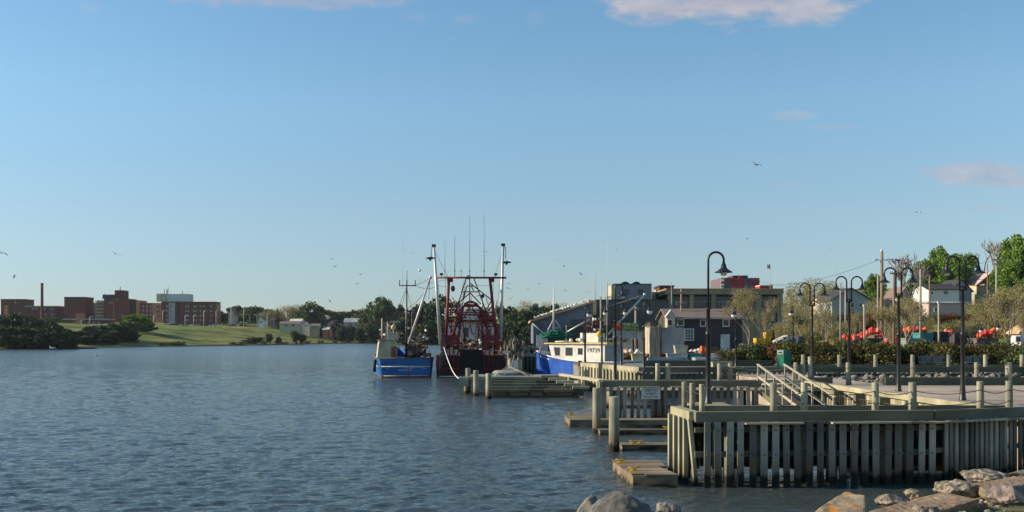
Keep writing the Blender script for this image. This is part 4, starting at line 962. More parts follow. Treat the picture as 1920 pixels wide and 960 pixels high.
mb = MB(); p0 = Vector((X(832, 90), 90, Z(650, 90))); p1 = Vector((X(873, 66), 64.2, 1.0)); mb.tube([p0.lerp(p1, i/16)-Vector((0, 0, 1.0*4*(i/16)*(1-i/16)*(.6+.4*i/16))) for i in range(17)], .038, 8)
o = mb.build('mooring_rope', whiterope); recentre(o); tag(o, 'thick white mooring rope sagging from the red scalloper to the crib', 'rope')
mb = MB()
for k in range(5): mb.tube([(X(826+k*2.6, 89.6), 89.4, Z(612+7*k, 89.6)), (X(825+k*2.4, 89.6), 89.4, Z(694-5*k, 89.6))], .014, 4)
o = mb.build('hanging_lines', ropem); recentre(o); tag(o, 'bundle of lines hanging between the blue fishing boat and red scalloper', 'rope')

# blue and white lobster boat --------------------------------------------
lt = thing('lobster_boat', 'small blue-hulled boat with white cabin numbered 19739', 'boat', (X(1015, 90.5), 90.5, 0), 0, 'boats moored at the harbour', local=True)
# local axis: bow at origin towards -x, side towards -y ; built along +y then turned
Lb = 10.0; sh = lambda y: 1.50+.85*(max(0, y-4.0)/6.0)**1.3
ol = hull_fn(Lb, 3.9, sh, stern_r=.3, flare=.80, stern_flat=.96, bow_pow=2.4, rake=.55)
mb = MB(); make_hull(mb, Lb, 3.9, sh, lambda tt, z, y: 2 if z < .12 else (1 if z < .24 else 0), ol, nl=20); mb.build('hull', [bluem2, M('yellow_boot_stripe', (.55, .40, .10)), redm], lt)
mb = MB(); rail_line(mb, ol, sh, Lb, -.5, 1.0, .055); mb.build('gunwale', whitem, lt)
mb = MB()
for i in range(28):
    ya, yb = Lb*i/28, Lb*(i+1)/28; a = max(.01, ol(ya, 1)-.05); b_ = max(.01, ol(yb, 1)-.05)
    if ya > 4.4: mb.add([(-a, ya, sh(ya)-.05), (a, ya, sh(ya)-.05), (b_, yb, sh(yb)-.05), (-b_, yb, sh(yb)-.05)], [(0, 1, 2, 3)])
mb.prism(deck_poly(ol, 5.4, .6), 'z', .8, .85); mb.build('deck', lgrey, lt)
xs_ = 1.5
mb = MB(); mb.prism([(1.7, .9), (7.0, .9), (7.15, 1.55), (7.55, 2.98), (1.7, 2.98)], 'x', -xs_, xs_); cb = mb.build('cabin', whitem, lt)
mb = MB(); mb.prism([(1.4, 2.99), (8.0, 2.99), (7.9, 3.10), (1.4, 3.16)], 'x', -xs_-.15, xs_+.15); mb.build('roof', M('yellow_trimmed_roof', (.66, .56, .26)), lt)
mb = MB()
for y0, y1, z0, z1, sl in ((6.35, 7.0, 2.0, 2.7, .16), (5.0, 5.75, 2.0, 2.7, 0), (3.95, 4.45, 2.1, 2.65, 0)):
    mb = MB(); mb.prism([(y0, z0), (y1-sl, z0), (y1, z1), (y0, z1)], 'x', -xs_-.012, -xs_+.02); wv = mb.build('window', glassd, cb)
    mb = MB(); mb.beam((-xs_-.01, y0, z0-.02), (-xs_-.01, y1, z0-.02), .03, .04); mb.build('frame', lgrey, wv)
mb = MB(); mb.b2(-1.2, -.2, 7.2, 7.22, 2.0, 2.1); mb.prism([(7.28, 2.05), (7.5, 2.75), (7.52, 2.75), (7.3, 2.05)], 'x', -1.3, 1.3); mb.build('windscreen', glassd, cb)
mb = MB(); mb.b2(-1.4, 1.4, 1.685, 1.70, 1.0, 2.85); mb.build('aft_shade_panel', lgrey, cb)  # grey panel puts the shade of the cabin's aft face into colour
o = text_obj('lettering', '19739', .54, M('number_ink', (.08, .08, .10)), lt, (-xs_-.02, 2.86, 2.45), (pi/2, 0, -pi/2), .006)
o = None
rnd = random.Random(77); mb = MB()
for k in range(9):
    y = 9.0-k*.17; zt = 1.83-k*.022; xo = -ol(y, .86)-.035; mb.mi = 0 if k in (0, 1, 7, 8) else 1; h_ = .20 if k in (0, 5) else .12
    mb.beam((xo, y, zt-.05), (xo, y-.04, zt-.05+h_), .03, .045); mb.beam((xo, y, zt-.05+(h_*.5 if k % 2 else 0)), (-ol(y-.15, .86)-.035, y-.15, zt-.05+(h_*.5 if k % 2 else 0)), .03, .045)
mb.mi = 0; mb.build('lettering', [whitem, yellowm], lt)
mb = MB()
mb.b2(-.7, .7, 7.55, 8.5, 1.7, 2.0); mb.build('trunk_cabin', whitem, lt)
mb = MB(); mb.ball((-.3, 8.2, 2.15), .2, 10); mb.ball((.2, 8.3, 2.1), .15, 8); mb.tube([(0, 9.6, 2.1), (0, 9.6, 2.7)], .05, 6); mb.build('bow_gear', lgrey, lt)
mb = MB(); mb.b2(-.7, .4, 2.9, 4.1, 3.16, 3.95); mb.build('roof_locker', whitem, lt)
mb = MB(); mb.tube([(-.1, 4.6, 3.1), (0, 4.6, 4.3), (-.1, 4.6, 5.1)], .09, 8); mb.build('exhaust', rustm, lt)
mb = MB(); mb.ball((-1.1, 2.5, 3.85), .27, 12); mb.build('fender_ball', M('yellow_fender', (.75, .50, .05)), lt)
mb = MB(); mb.tube([(0, 2.4, 3.0), (0, 2.4, 6.4)], [.08, .06], 6); mb.box((0, 2.4, 5.4), (.5, .4, 1.6)); mb.build('mast', blackm, lt)
mb = MB(); mb.ball((.3, 5.6, 3.35), .22, 8, (1.6, 1, .8)); mb.ball((0, 5.2, 3.35), .2, 8); mb.ball((-.3, 6, 3.3), .18, 8); mb.tube([(-1.4, 6.9, 3.2), (-1.4, 5.5, 3.25)], .05, 6); mb.build('roof_gear', whitem, lt)
mb = MB(); mb.tube([(.4, 2.6, 3.1), (.4, 2.6, 12.5)], [.02, .008], 4); mb.tube([(-.4, 2.2, 3.1), (-.4, 2.2, 11.6)], [.03, .01], 4); mb.build('antenna', whitem, lt)
# turn: bow (local +y) points left and slightly away
yaw = radians(90-38); lt.rotation_euler = (0, 0, yaw)
bow = Vector((-sin(yaw)*Lb, cos(yaw)*Lb, 0)); lt.location = (X(1006, 92)-bow.x, 92.0-bow.y, 0)

# ---------------------------------------------------------------- behind the boats: finger wharf, net posts, grey vessel
t9 = thing('finger_wharf', 'dark piled wharf between the red scalloper and the small blue boat', 'wharf', (3, 100, 0))
mb = MB(); mb.b2(.9, 3.0, 96, 125, 1.75, 2.0); mb.build('deck', M('wharf_top', (.33, .31, .24), (.22, .21, .17), 3), t9)
mb = MB(); mb.b2(1.2, 3.0, 96.4, 124, -.5, 1.74)
mb.build('under_deck_dark', blackh, t9)  # solid near-black block stands in for the darkness under the deck
for i in range(6): post(t9, 1.1+i*.36, 95.9, -1, 1.75, .13, gp, 'pile')
mb = MB(); clutter(mb, 1.0, 2.8, 97, 104, 2.05, 2.7, 40, 40, .15, .6, 4); o = mb.build('fishing_gear', [neto, brownwood, lgrey, ropedark]); recentre(o); tag(o, 'heap of dark fishing gear stacked on the piled wharf left of the blue boat', 'fishing gear')
t10 = thing('net_rack', 'two pale posts hung with tan nets and floats on the crib landing', 'net rack', (.3, 68, 1))
for px, r_ in ((957, .17), (975, .15)): post(t10, X(px, 69.5), 69.5, .9, Z(662, 69.5), r_)
mb = MB(); rnd = random.Random(9)
for i in range(240):
    px = rnd.gauss(966, 9); py = rnd.gauss(656, 9); mb.mi = rnd.randrange(3); mb.ball((X(px, 69.5), 69.5+rnd.uniform(-.4, .4), Z(min(py, 672), 69.5)), rnd.uniform(.03, .10), 6, (1, 1, rnd.uniform(.8, 3.5)))
mb.mi = 0; mb.build('net', [neto, ropem, ropedark], t10)
mb = MB()
for px, py in ((920, 706), (935, 707), (985, 707), (1000, 706), (962, 708)): mb.tube([(X(965, 69.2), 69.2, Z(664, 69.2)), (X(958, 68), 68, Z(690, 68)), (X(px, 67), 67, 1.1)], .03, 5)
for px in (930, 945, 990): mb.tube([(X(953, 69), 69, Z(686, 69)), (X(px, 66), 66, 1.1)], .04, 5)
mb.build('stay_ropes', ropem, t10)
mb = MB(); stone_mesh(mb, (X(955, 67), 67.2, 1.15), 1.0, 71, 3, (1.1, .7, .28), .3); o = mb.build('net_heap', M('grey_net', (.3, .32, .32), (.18, .19, .2), 12, bump=.7)); recentre(o); tag(o, 'low grey heap of netting at the foot of the net posts on the crib', 'net')
# grey vessel with green net drum
gv = thing('fishing_boat', 'grey-white trawler with green net piled on its stern gantry behind the blue boat', 'boat', (X(1045, 106), 106, 0), group='boats moored at the harbour')
def Q(px, py, Y=106, dy=0): return (X(px, Y), Y+dy, Z(py, Y))
mb = MB(); x0, x1 = X(1006, 106), X(1100, 106); sh = lambda y: 1.9
mb.prism([(x0, -.5), (x1, -.5), (x1+.1, 1.9), (x0-.1, 1.9)], 'y', 106, 118); mb.build('hull', lgrey, gv)
mb = MB(); mb.b2(X(1026, 108), X(1058, 108), 108, 112, 1.9, Z(634, 108)); mb.build('deckhouse', M('green_grey_house', (.11, .15, .15)), gv)
mb = MB(); mb.prism([(X(1014, 107), Z(632, 107)), (X(1042, 107), Z(625, 107)), (X(1070, 107), Z(632, 107)), (X(1070, 107), Z(634, 107)), (X(1014, 107), Z(634, 107))], 'y', 107, 113); mb.build('canopy_roof', greenp, gv)
mb = MB(); mb.b2(X(1006, 106.4), X(1012, 106.4), 106.3, 106.7, 1.9, Z(628, 106.4)); mb.b2(X(1014, 107), X(1027, 107), 107, 107.4, 1.9, Z(634, 107)); mb.build('gallows_post', whitem, gv)
mb = MB()
for i in range(46):
    rnd = random.Random(i); px = rnd.gauss(1040, 11); py = 630-abs(rnd.gauss(0, 1))*5*max(0, 1-abs(px-1042)/26); mb.mi = rnd.randrange(2)
    c = Q(px, max(616, py), 107); a0 = rnd.uniform(0, 3)
    mb.tube([(c[0]+.42*cos(a0+k*.7), c[1]+.3*sin(k*.7), c[2]+.18*sin(a0+k*.7)) for k in range(8)], .07, 5)
mb.mi = 0; mb.build('net', [netg, M('dark_green_net', (.015, .14, .10))], gv)
mb = MB(); mb.tube([Q(1038, 620), Q(1038, 580), Q(1038.5, 533)], [.11, .09, .03], 8); mb.tube([Q(1038, 598), Q(1025, 624)], .06, 6); mb.tube([Q(1041, 600), Q(1052, 617)], .06, 6); mb.tube([Q(998, 606), Q(1022, 628)], .05, 6); mb.build('mast', whitem, gv)
mb = MB(); mb.tube([Q(1066, 622, 106, 2), Q(1108, 598, 106, 2)], [.09, .07], 8); mb.build('boom', silver, gv)
cv = thing('fishing_boat', 'white fishing boat with tall tan mast and long derrick booms behind the numbered cabin', 'boat', (X(1150, 112), 112, 0), group='boats moored at the harbour')
def Q(px, py, Y=112, dy=0): return (X(px, Y), Y+dy, Z(py, Y))
mb = MB(); mb.prism([(X(1080, 112), 0), (X(1232, 112), 0), (X(1236, 112), 1.7), (X(1072, 112), 1.9)], 'y', 112, 116.5); mb.build('hull', lgrey, cv)
mb = MB(); mb.b2(X(1092, 112.5), X(1115, 112.5), 112.5, 116, 1.7, Z(624, 112.5)); mb.b2(X(1140, 112.5), X(1182, 112.5), 112.5, 115, 1.7, Z(634, 112.5)); mb.build('deckhouse', whitem, cv)
for px in (1142, 1168): mb = MB(); mb.b2(X(px, 112.4), X(px+7, 112.4), 112.44, 112.5, Z(645, 112.4), Z(638, 112.4)); mb.build('window', glassd, cv)
mb = MB(); mb.tube([Q(1127, 660), Q(1127, 600), Q(1126, 556)], [.16, .13, .10], 10); mb.box(Q(1127, 598), (.5, .3, .25)); mb.build('mast', M('tan_mast', (.42, .32, .2)), cv)
mb = MB(); mb.tube([Q(1136, 632), Q(1208, 553)], [.11, .08], 8); mb.ball(Q(1208.5, 552), .17, 8); mb.build('boom', silver, cv)
mb = MB(); mb.tube(sag(Q(1132, 576), Q(1205, 553), .1, 6), .05, 6); mb.tube(sag(Q(1207, 556), Q(1163, 602), .1, 6), .025, 4); mb.tube(sag(Q(1204, 560), Q(1150, 610), .1, 6), .025, 4); mb.build('rigging', ropem, cv)
mb = MB(); mb.tube([Q(1117, 590), Q(1117, 508)], [.05, .015], 5); mb.tube([Q(1114, 590), Q(1114, 500)], [.03, .01], 5); mb.build('antenna', whitem, cv)
mb = MB(); mb.tube([Q(1106, 640), Q(1107, 618)], .09, 6); clutter(mb, X(1100, 112), X(1136, 112), 112, 113, Z(618, 112), Z(595, 112), 30, 51, .1, .4, 3); mb.build('deck_gear', [blackm, silver, rustm], cv)
mb = MB()
for i in range(40):
    rnd = random.Random(i+90); mb.mi = 0 if i < 14 else 1; px = rnd.uniform(1154, 1166) if mb.mi == 0 else rnd.uniform(1166, 1192); stone_mesh(mb, Q(px, rnd.uniform(607, 620), 112), rnd.uniform(.2, .42), i, 1, (1.2, 1, .7), .3)
mb.mi = 2; mb.b2(X(1150, 112), X(1192, 112), 111.7, 112.6, Z(634, 112), Z(620, 112)); o = mb.build('net_heap', [netr, M('yellow_green_net', (.32, .36, .14), (.16, .2, .08), 12, bump=.6), lgrey]); recentre(o); tag(o, 'heap of orange and yellow-green nets in front of the dark warehouse', 'net')

# ---------------------------------------------------------------- buildings
def wbox(t_, name, mat, x0, x1, y0, y1, z0, z1):
    mb = MB(); mb.b2(x0, x1, y0, y1, z0, z1); return mb.build(name, mat, t_)
def window(t_, x0, x1, z0, z1, y, fr=None, fw=.1, mull=(1, 1), glass=None, depth=.06):
    """pane set just proud of the wall front (camera side of y) with a frame around it"""
    p = MB(); p.b2(x0, x1, y-depth, y+.02, z0, z1); w_ = p.build('window', glass or glassd, t_)
    if fr:
        f = MB(); yy0, yy1 = y-depth-.05, y-depth+.01
        f.b2(x0-fw, x0, yy0, yy1, z0-fw, z1+fw); f.b2(x1, x1+fw, yy0, yy1, z0-fw, z1+fw); f.b2(x0, x1, yy0, yy1, z1, z1+fw); f.b2(x0, x1, yy0-.04, yy1, z0-fw, z0)
        for i in range(1, mull[0]): xm = x0+(x1-x0)*i/mull[0]; f.b2(xm-fw*.25, xm+fw*.25, yy0+.01, yy1, z0, z1)
        for i in range(1, mull[1]): zm = z0+(z1-z0)*i/mull[1]; f.b2(x0, x1, yy0+.015, yy1, zm-fw*.25, zm+fw*.25)
        f.build('frame', fr, w_)
    return w_
def pbox(t_, name, mat, a, b_, top, bot, Y, dep):
    return wbox(t_, name, mat, X(a, Y), X(b_, Y), Y, Y+dep, bot if bot is not None and bot < 50 else Z(bot, Y), Z(top, Y))
def far_block(label, Y, boxes, cat='building', name='brick_building', dep=14):
    xs2 = [X(b_[0], Y) for b_ in boxes]; t_ = thing(name, label, cat, (sum(xs2)/len(xs2), Y+3, gz(xs2[0], Y)-.5)); 
    for (a, b_, top, mat, nm) in boxes:
        wbox(t_, nm, mat, X(a, Y), X(b_, Y), Y, Y+dep, gz(X(a, Y), Y)-3, Z(top, Y))
    return t_
def roofcap(t_, a, b_, top, Y, dep, mat, th=.5):
    wbox(t_, 'parapet', mat, X(a, Y)-.2, X(b_, Y)+.2, Y-.2, Y+dep+.2, Z(top, Y), Z(top, Y)+th)
Yf = 700
b1 = far_block('long low brick building at the far left edge with stepped roof', Yf, [(1.5, 46, 562, brickm, 'wall'), (46.2, 106, 575, brickd, 'wing')])
roofcap(b1, 1.5, 46, 562, Yf, 14, brickd); roofcap(b1, 46.5, 106, 575, Yf, 14, concm, .6)
for px, py in ((27, 565), (60, 577), (66, 577), (82, 578), (95, 578), (25, 585), (35, 586), (84, 588), (96, 588)): window(b1, X(px, Yf), X(px+3.5, Yf), Z(py+3.5, Yf), Z(py, Yf), Yf, None, glass=farglass)
wbox(b1, 'stair_tower', brickl, X(11, Yf), X(17, Yf), Yf-2, Yf-.1, 8, Z(573, Yf))
ch = thing('chimney', 'tall thin brick chimney stack rising beside the far left brick building', 'chimney', (X(79, 640), 640, gz(X(79, 640), 640)))
mb = MB(); x = X(78.8, 640); mb.lathe((x, 640, 0), [(.95, gz(x, 640)-1), (.80, Z(540, 640)), (.78, Z(533.5, 640))], 12); mb.build('stack', brickd, ch); mb = MB(); mb.lathe((x, 640, 0), [(.92, Z(533.5, 640)), (.95, Z(531, 640)), (.5, Z(530.8, 640))], 12); mb.build('cap', darkm, ch)
b2_ = far_block('windowless dark brick block between the chimney and the brick tower', Yf, [(120.5, 160, 558, brickd, 'wall')]); roofcap(b2_, 120.5, 160, 558, Yf, 14, darkm)
wbox(b2_, 'annex', brickl, X(142, Yf-6), X(154, Yf-6), Yf-6, Yf-.1, 8, Z(588, Yf-6))
b3 = thing('brick_building', 'tallest brick tower building with dark rooftop block and striped lit balconies', 'building', (X(210, Yf), Yf, 10))
wbox(b3, 'wall', brickm, X(195, Yf), X(241, Yf), Yf, Yf+16, 8, Z(560, Yf)); wbox(b3, 'side_wing', brickl, X(180, Yf), X(195, Yf)-.05, Yf+1, Yf+14, 8, Z(563, Yf))  # side wing coloured as the tower's sunlit left face
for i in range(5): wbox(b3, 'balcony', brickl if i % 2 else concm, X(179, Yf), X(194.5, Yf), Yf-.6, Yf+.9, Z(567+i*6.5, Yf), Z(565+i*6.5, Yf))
for i in range(4): window(b3, X(181, Yf), X(193, Yf), Z(571.2+i*6.5, Yf), Z(567.6+i*6.5, Yf), Yf+1, None)
wbox(b3, 'penthouse', darkm, X(190, Yf), X(228, Yf), Yf+2, Yf+12, Z(560, Yf), Z(552, Yf)); wbox(b3, 'lift_tower', brickd, X(214, Yf), X(230, Yf), Yf+1, Yf+11, Z(560, Yf), Z(544, Yf)); wbox(b3, 'pilaster', brickl, X(213, Yf), X(214.2, Yf), Yf-.4, Yf-.05, 8, Z(561, Yf))
mb = MB(); mb.tube([(X(221, Yf), Yf+4, Z(544, Yf)), (X(221, Yf), Yf+4, Z(537, Yf))], .35, 6); mb.tube([(X(192, Yf), Yf+4, Z(552, Yf)), (X(192, Yf), Yf+4, Z(549, Yf))], .25, 6); mb.build('antenna', concm, b3)
for px, py in ((204, 566), (208, 566), (218, 560), (228, 590)): window(b3, X(px, Yf), X(px+3, Yf), Z(py+3, Yf), Z(py, Yf), Yf, None, glass=farglass)
b4 = far_block('low pale-roofed building with long window band below the brick tower', 660, [(104, 198, 600, brickd, 'wall')]); wbox(b4, 'roof', concm, X(104, 660)-.5, X(198, 660)+.5, 659, 675, Z(600, 660), Z(597.5, 660)); 
wbox(b4, 'entrance', brickl, X(146, 658), X(153, 658), 656, 659.9, 8, Z(588, 658))
for i in range(9): window(b4, X(110+i*9, 660), X(116+i*9, 660), Z(608, 660), Z(603, 660), 660, None, glass=farglass)
b5 = far_block('pale grey slab building seen in the gap beside the brick tower', 720, [(159, 181, 569, concm, 'wall'), (238, 246, 566, concm, 'wing')])
roofcap(b5, 159, 181, 569, 720, 14, lgrey, .4)
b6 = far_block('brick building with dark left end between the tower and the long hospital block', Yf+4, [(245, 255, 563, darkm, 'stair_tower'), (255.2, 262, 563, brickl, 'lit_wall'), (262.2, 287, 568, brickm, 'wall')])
for i in range(3):
    for j in range(3): window(b6, X(267+i*7, Yf+4), X(270+i*7, Yf+4), Z(577+j*8, Yf+4), Z(572+j*8, Yf+4), Yf+4, None, glass=farglass)
b7 = far_block('long five-storey brick building with white rooftop penthouse', 690, [(303, 402, 567, brickm, 'wall')])
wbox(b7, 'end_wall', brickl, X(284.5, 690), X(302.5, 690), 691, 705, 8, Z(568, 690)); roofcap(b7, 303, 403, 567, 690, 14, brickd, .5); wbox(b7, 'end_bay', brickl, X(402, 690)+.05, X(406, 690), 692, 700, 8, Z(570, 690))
wbox(b7, 'stair_glazing', lgrey, X(317, 690), X(329, 690), 689.2, 689.95, 8, Z(567.5, 690)); wbox(b7, 'dark_bay', darkm, X(329.3, 690), X(334, 690), 689.5, 689.95, 8, Z(568, 690))
wbox(b7, 'penthouse', whitew, X(293, 692), X(353, 692), 693, 703, Z(567, 692)+.6, Z(551, 692)); wbox(b7, 'penthouse_corner', creamm, X(292, 690), X(308, 690), 691.5, 692.9, Z(567, 690)+.6, Z(550.5, 690)); 
mb = MB()
for px, py in ((306, 541), (313, 538), (340, 545), (311, 543)): mb.tube([(X(px, 693), 695, Z(551, 693)), (X(px, 693), 695, Z(py, 693))], .3, 6)
mb.build('antenna', concm, b7)
for j in range(4):
    for px in (313, 320.5, 331, 349, 353, 363, 367, 376, 382, 396): window(b7, X(px-1.3, 690), X(px+1.5, 690), Z(576.5+j*8.6, 690), Z(572.5+j*8.6, 690), 690 if px not in (320.5,) else 689.2, None, glass=farglass)
for j in range(3): window(b7, X(294, 690), X(298, 690), Z(577+j*9, 690), Z(573+j*9, 690), 691, None)

def gable(name, label, px0, px1, Y, dep, zeave_py, zridge_py, wallm, roofm_, axis='x', wins=(), zb=None, chim=None, group=None, over=.35, cat='house', trim=None):
    x0, x1 = X(px0, Y), X(px1, Y); zb_ = zb if zb is not None else gz((x0+x1)/2, Y)-1.2; ze = Z(zeave_py, Y); zr = Z(zridge_py, Y)
    t_ = thing(name, label, cat, ((x0+x1)/2, Y+dep/2, zb_), group=group)
    mb = MB()
    if axis == 'x': mb.prism([(Y, zb_), (Y+dep, zb_), (Y+dep, ze), (Y+dep/2, zr), (Y, ze)], 'x', x0, x1)
    else: mb.prism([(x0, zb_), (x1, zb_), (x1, ze), ((x0+x1)/2, zr), (x0, ze)], 'y', Y, Y+dep)
    mb.build('wall', wallm, t_)
    th = .16; mb = MB()
    if axis == 'x':
        k = (zr-ze)/(dep/2); mb.prism([(Y-over, ze-k*over+.02), (Y+dep/2, zr+.02), (Y+dep+over, ze-k*over+.02), (Y+dep+over, ze-k*over+.02+th), (Y+dep/2, zr+.02+th), (Y-over, ze-k*over+.02+th)], 'x', x0-over, x1+over)
    else:
        k = (zr-ze)/((x1-x0)/2); mb.prism([(x0-over, ze-k*over+.02), ((x0+x1)/2, zr+.02), (x1+over, ze-k*over+.02), (x1+over, ze-k*over+.02+th), ((x0+x1)/2, zr+.02+th), (x0-over, ze-k*over+.02+th)], 'y', Y-over, Y+dep+over)
    rf = mb.build('roof', roofm_, t_)
    if chim: mb = MB(); mb.b2(X(chim, Y)-.35, X(chim, Y)+.35, Y+dep/2-.35, Y+dep/2+.35, ze, zr+1.1); mb.build('chimney', brickm, rf)
    for (a, b_, tp, bt_) in wins: window(t_, X(a, Y), X(b_, Y), Z(bt_, Y), Z(tp, Y), Y, trim or whitem, .10)
    return t_
# sloping-roofed fish plant
fp = thing('fish_plant', 'blue-grey harbour shed with long sloping tan roof edge lined with gulls', 'shed', (6, 130, 1))
Y = 130; xa, xb = X(1000, Y), X(1110, Y)
mb = MB(); mb.prism([(xa, 1.0), (xb, 1.0), (xb, Z(569, Y)), (xa, Z(602, Y))], 'y', Y, Y+16); mb.build('wall', bluegrey, fp)
mb = MB(); mb.prism([(xa-.4, Z(604, Y)), (xb+.2, Z(567.5, Y)), (xb+.2, Z(563.5, Y)), (xa-.4, Z(600, Y))], 'y', Y-.5, Y+16.5); mb.build('roof', tanroof, fp)
for (a, b_, tp, bt_) in ((1010, 1017, 607, 614), (1070, 1085, 599, 609), (1087, 1094, 599, 606)): window(fp, X(a, Y), X(b_, Y), Z(bt_, Y), Z(tp, Y), Y, greyblk, .06)
wbox(fp, 'lean_to', shingle, X(1063, 126), X(1111, 126), 126, 129.9, 1.0, Z(612, 126)); wbox(fp, 'lean_to_roof', lgrey, X(1062, 126), X(1112, 126), 125.8, 129.95, Z(612, 126)+.01, Z(611, 126))
wbox(fp, 'corner_tower', tanroof, X(1104, 133), X(1117, 133), 133.2, 137, 6.5, Z(563, 133)); 
gul = MB(); rnd = random.Random(2)
def gull_mesh():
    mb = MB(); mb.ball((0, 0, .16), .11, 8, (1.9, .8, .8)); mb.ball((-.2, 0, .29), .065, 8); mb.tube([(.15, 0, .17), (.38, 0, .15)], [.05, .015], 6); return mb
gproto = None
for i in range(34):
    f_ = (i+rnd.uniform(0, .8))/34; px = 1002+f_*105; zz = Z(600-(600-563.5)*((px-998)/113), 130)
    if gproto is None:
        mb = gull_mesh(); gproto = mb.build('gull', gullw); o = gproto
    else: o = gproto.copy(); C.objects.link(o)
    tag(o, 'white gull perched on the sloping tan roof edge of the blue-grey shed', 'gull', 'gulls perched along the tan roof edge')
    o.location = (X(px, 130), 130-.3+rnd.uniform(0, .4), zz+.02); o.rotation_euler = (0, 0, rnd.uniform(0, 6)); s_ = rnd.uniform(1.0, 1.35); o.scale = (s_, s_, s_)
# dark warehouse and tower
dw = thing('warehouse', 'wide dark grey flat-roofed warehouse behind the derrick booms', 'warehouse', (16, 140, 1)); Y = 140
wbox(dw, 'wall', greyblk, X(1118, Y), X(1254, Y), Y, Y+20, 1, Z(563, Y)); wbox(dw, 'roof', darkm, X(1117.5, Y), X(1254.5, Y), Y-.1, Y+20.1, Z(563, Y)+.01, Z(562, Y)+.03)
mb = MB(); 
for i in range(5): mb.tube([(X(1136+i*2.6, Y), Y+.5, Z(562, Y)), (X(1136+i*2.6, Y), Y+.5, Z(555, Y))], .035, 4)
for z_ in (555, 558): mb.tube([(X(1136, Y), Y+.5, Z(z_, Y)), (X(1147, Y), Y+.5, Z(z_, Y))], .035, 4)
mb.tube([(X(1146.5, Y), Y+6, Z(562, Y)), (X(1146.5, Y), Y+6, Z(524, Y))], .05, 4); mb.build('roof_railing', lgrey, dw)
gt = thing('tower_building', 'grey corrugated rooftop tower with two arched vents and a sunlit-coloured left wall', 'building', (18, 150, 7)); Y = 150
wbox(gt, 'wall', greytow, X(1150, Y), X(1222, Y), Y+.1, Y+8, 6, Z(533, Y)); wbox(gt, 'sunlit_side_wall', creamm, X(1146.5, Y), X(1152.5, Y), Y, Y+7, 6, Z(534, Y)); wbox(gt, 'coping', darkm, X(1150, Y), X(1222.4, Y), Y, Y+8.1, Z(533, Y)+.01, Z(532, Y)+.02)  # cream colour stands in for sunlight on the tower's left wall
for px in (1174, 1195):
    mb = MB(); mb.prism([(X(px, Y)+1.0*cos(pi*i/8)*.62, Z(532.5, Y)+.42*sin(pi*i/8)) for i in range(9)], 'y', Y+1, Y+2.4); mb.build('arched_vent', darkm, gt)
for px in (1171, 1198): window(gt, X(px, Y), X(px+7, Y), Z(551, Y), Z(543, Y), Y+.1, greyblk, .06)
rb = thing('rooftop_block', 'small cream rooftop house with dark red top beside the grey tower', 'building', (23, 158, 6)); Y = 158
wbox(rb, 'wall', creamm, X(1222, Y), X(1252, Y), Y, Y+6, 6, Z(547, Y)); wbox(rb, 'upper_block', brickd, X(1238.5, Y), X(1265, Y), Y+1, Y+7, 6, Z(537, Y)); wbox(rb, 'roof', darkm, X(1237, Y), X(1266.5, Y), Y+.9, Y+7.1, Z(537, Y)+.01, Z(534.5, Y)); wbox(rb, 'lit_stub', creamm, X(1231, Y), X(1238, Y), Y+1, Y+4, Z(547, Y)+.01, Z(543, Y)); window(rb, X(1230, Y), X(1238, Y), Z(560, Y), Z(551, Y), Y, greyblk, .06)
# olive building
ob = thing('office_building', 'olive flat-roofed building with wide dark window bays', 'building', (31, 150, 1)); Y = 150
xa, xb = X(1252, Y), X(1466, Y)
wbox(ob, 'wall', darkm, xa+.3, xb-.3, Y+.5, Y+16, 1, Z(543, Y)); wbox(ob, 'roof_band', olivem, xa-.2, xb+.2, Y-.2, Y+16.3, Z(552, Y), Z(543, Y)); wbox(ob, 'parapet', tanroof, xa-.3, xb+.3, Y-.3, Y+16.4, Z(543, Y)+.01, Z(541, Y))
mb = MB()
for (a, b_) in ((1252, 1262), (1293, 1301), (1334, 1342), (1375, 1384), (1417, 1428), (1458, 1466)): mb.b2(X(a, Y), X(b_, Y), Y, Y+.6, 1, Z(552, Y)-.01)
mb.b2(xa+.01, xb-.01, Y+.1, Y+.58, Z(587, Y), Z(577, Y)); mb.b2(xa+.01, xb-.01, Y+.1, Y+.58, 1.0, Z(605, Y)); mb.build('piers', olivem, ob)
wbox(ob, 'downpipe', creamm, xb-.1, xb+.15, Y-.15, Y+.1, 1, Z(553, Y))
for (a, b_) in ((1262, 1293), (1301, 1334), (1342, 1375), (1384, 1417), (1428, 1458)):
    for (tp, bt_) in ((556, 576), (588, 604)):
        p = MB(); p.b2(X(a, Y)+.02, X(b_, Y)-.02, Y+.42, Y+.48, Z(bt_, Y), Z(tp, Y)); w_ = p.build('window', glassd, ob); f = MB()
        for k in range(1, 5): xm = X(a+(b_-a)*k/5, Y); f.b2(xm-.04, xm+.04, Y+.36, Y+.42, Z(bt_, Y), Z(tp+(8 if tp == 556 else 0), Y))
        f.b2(X(a, Y)+.03, X(b_, Y)-.03, Y+.35, Y+.41, Z(tp+9, Y)-.04, Z(tp+9, Y)+.04); f.build('frame', lgrey, w_)
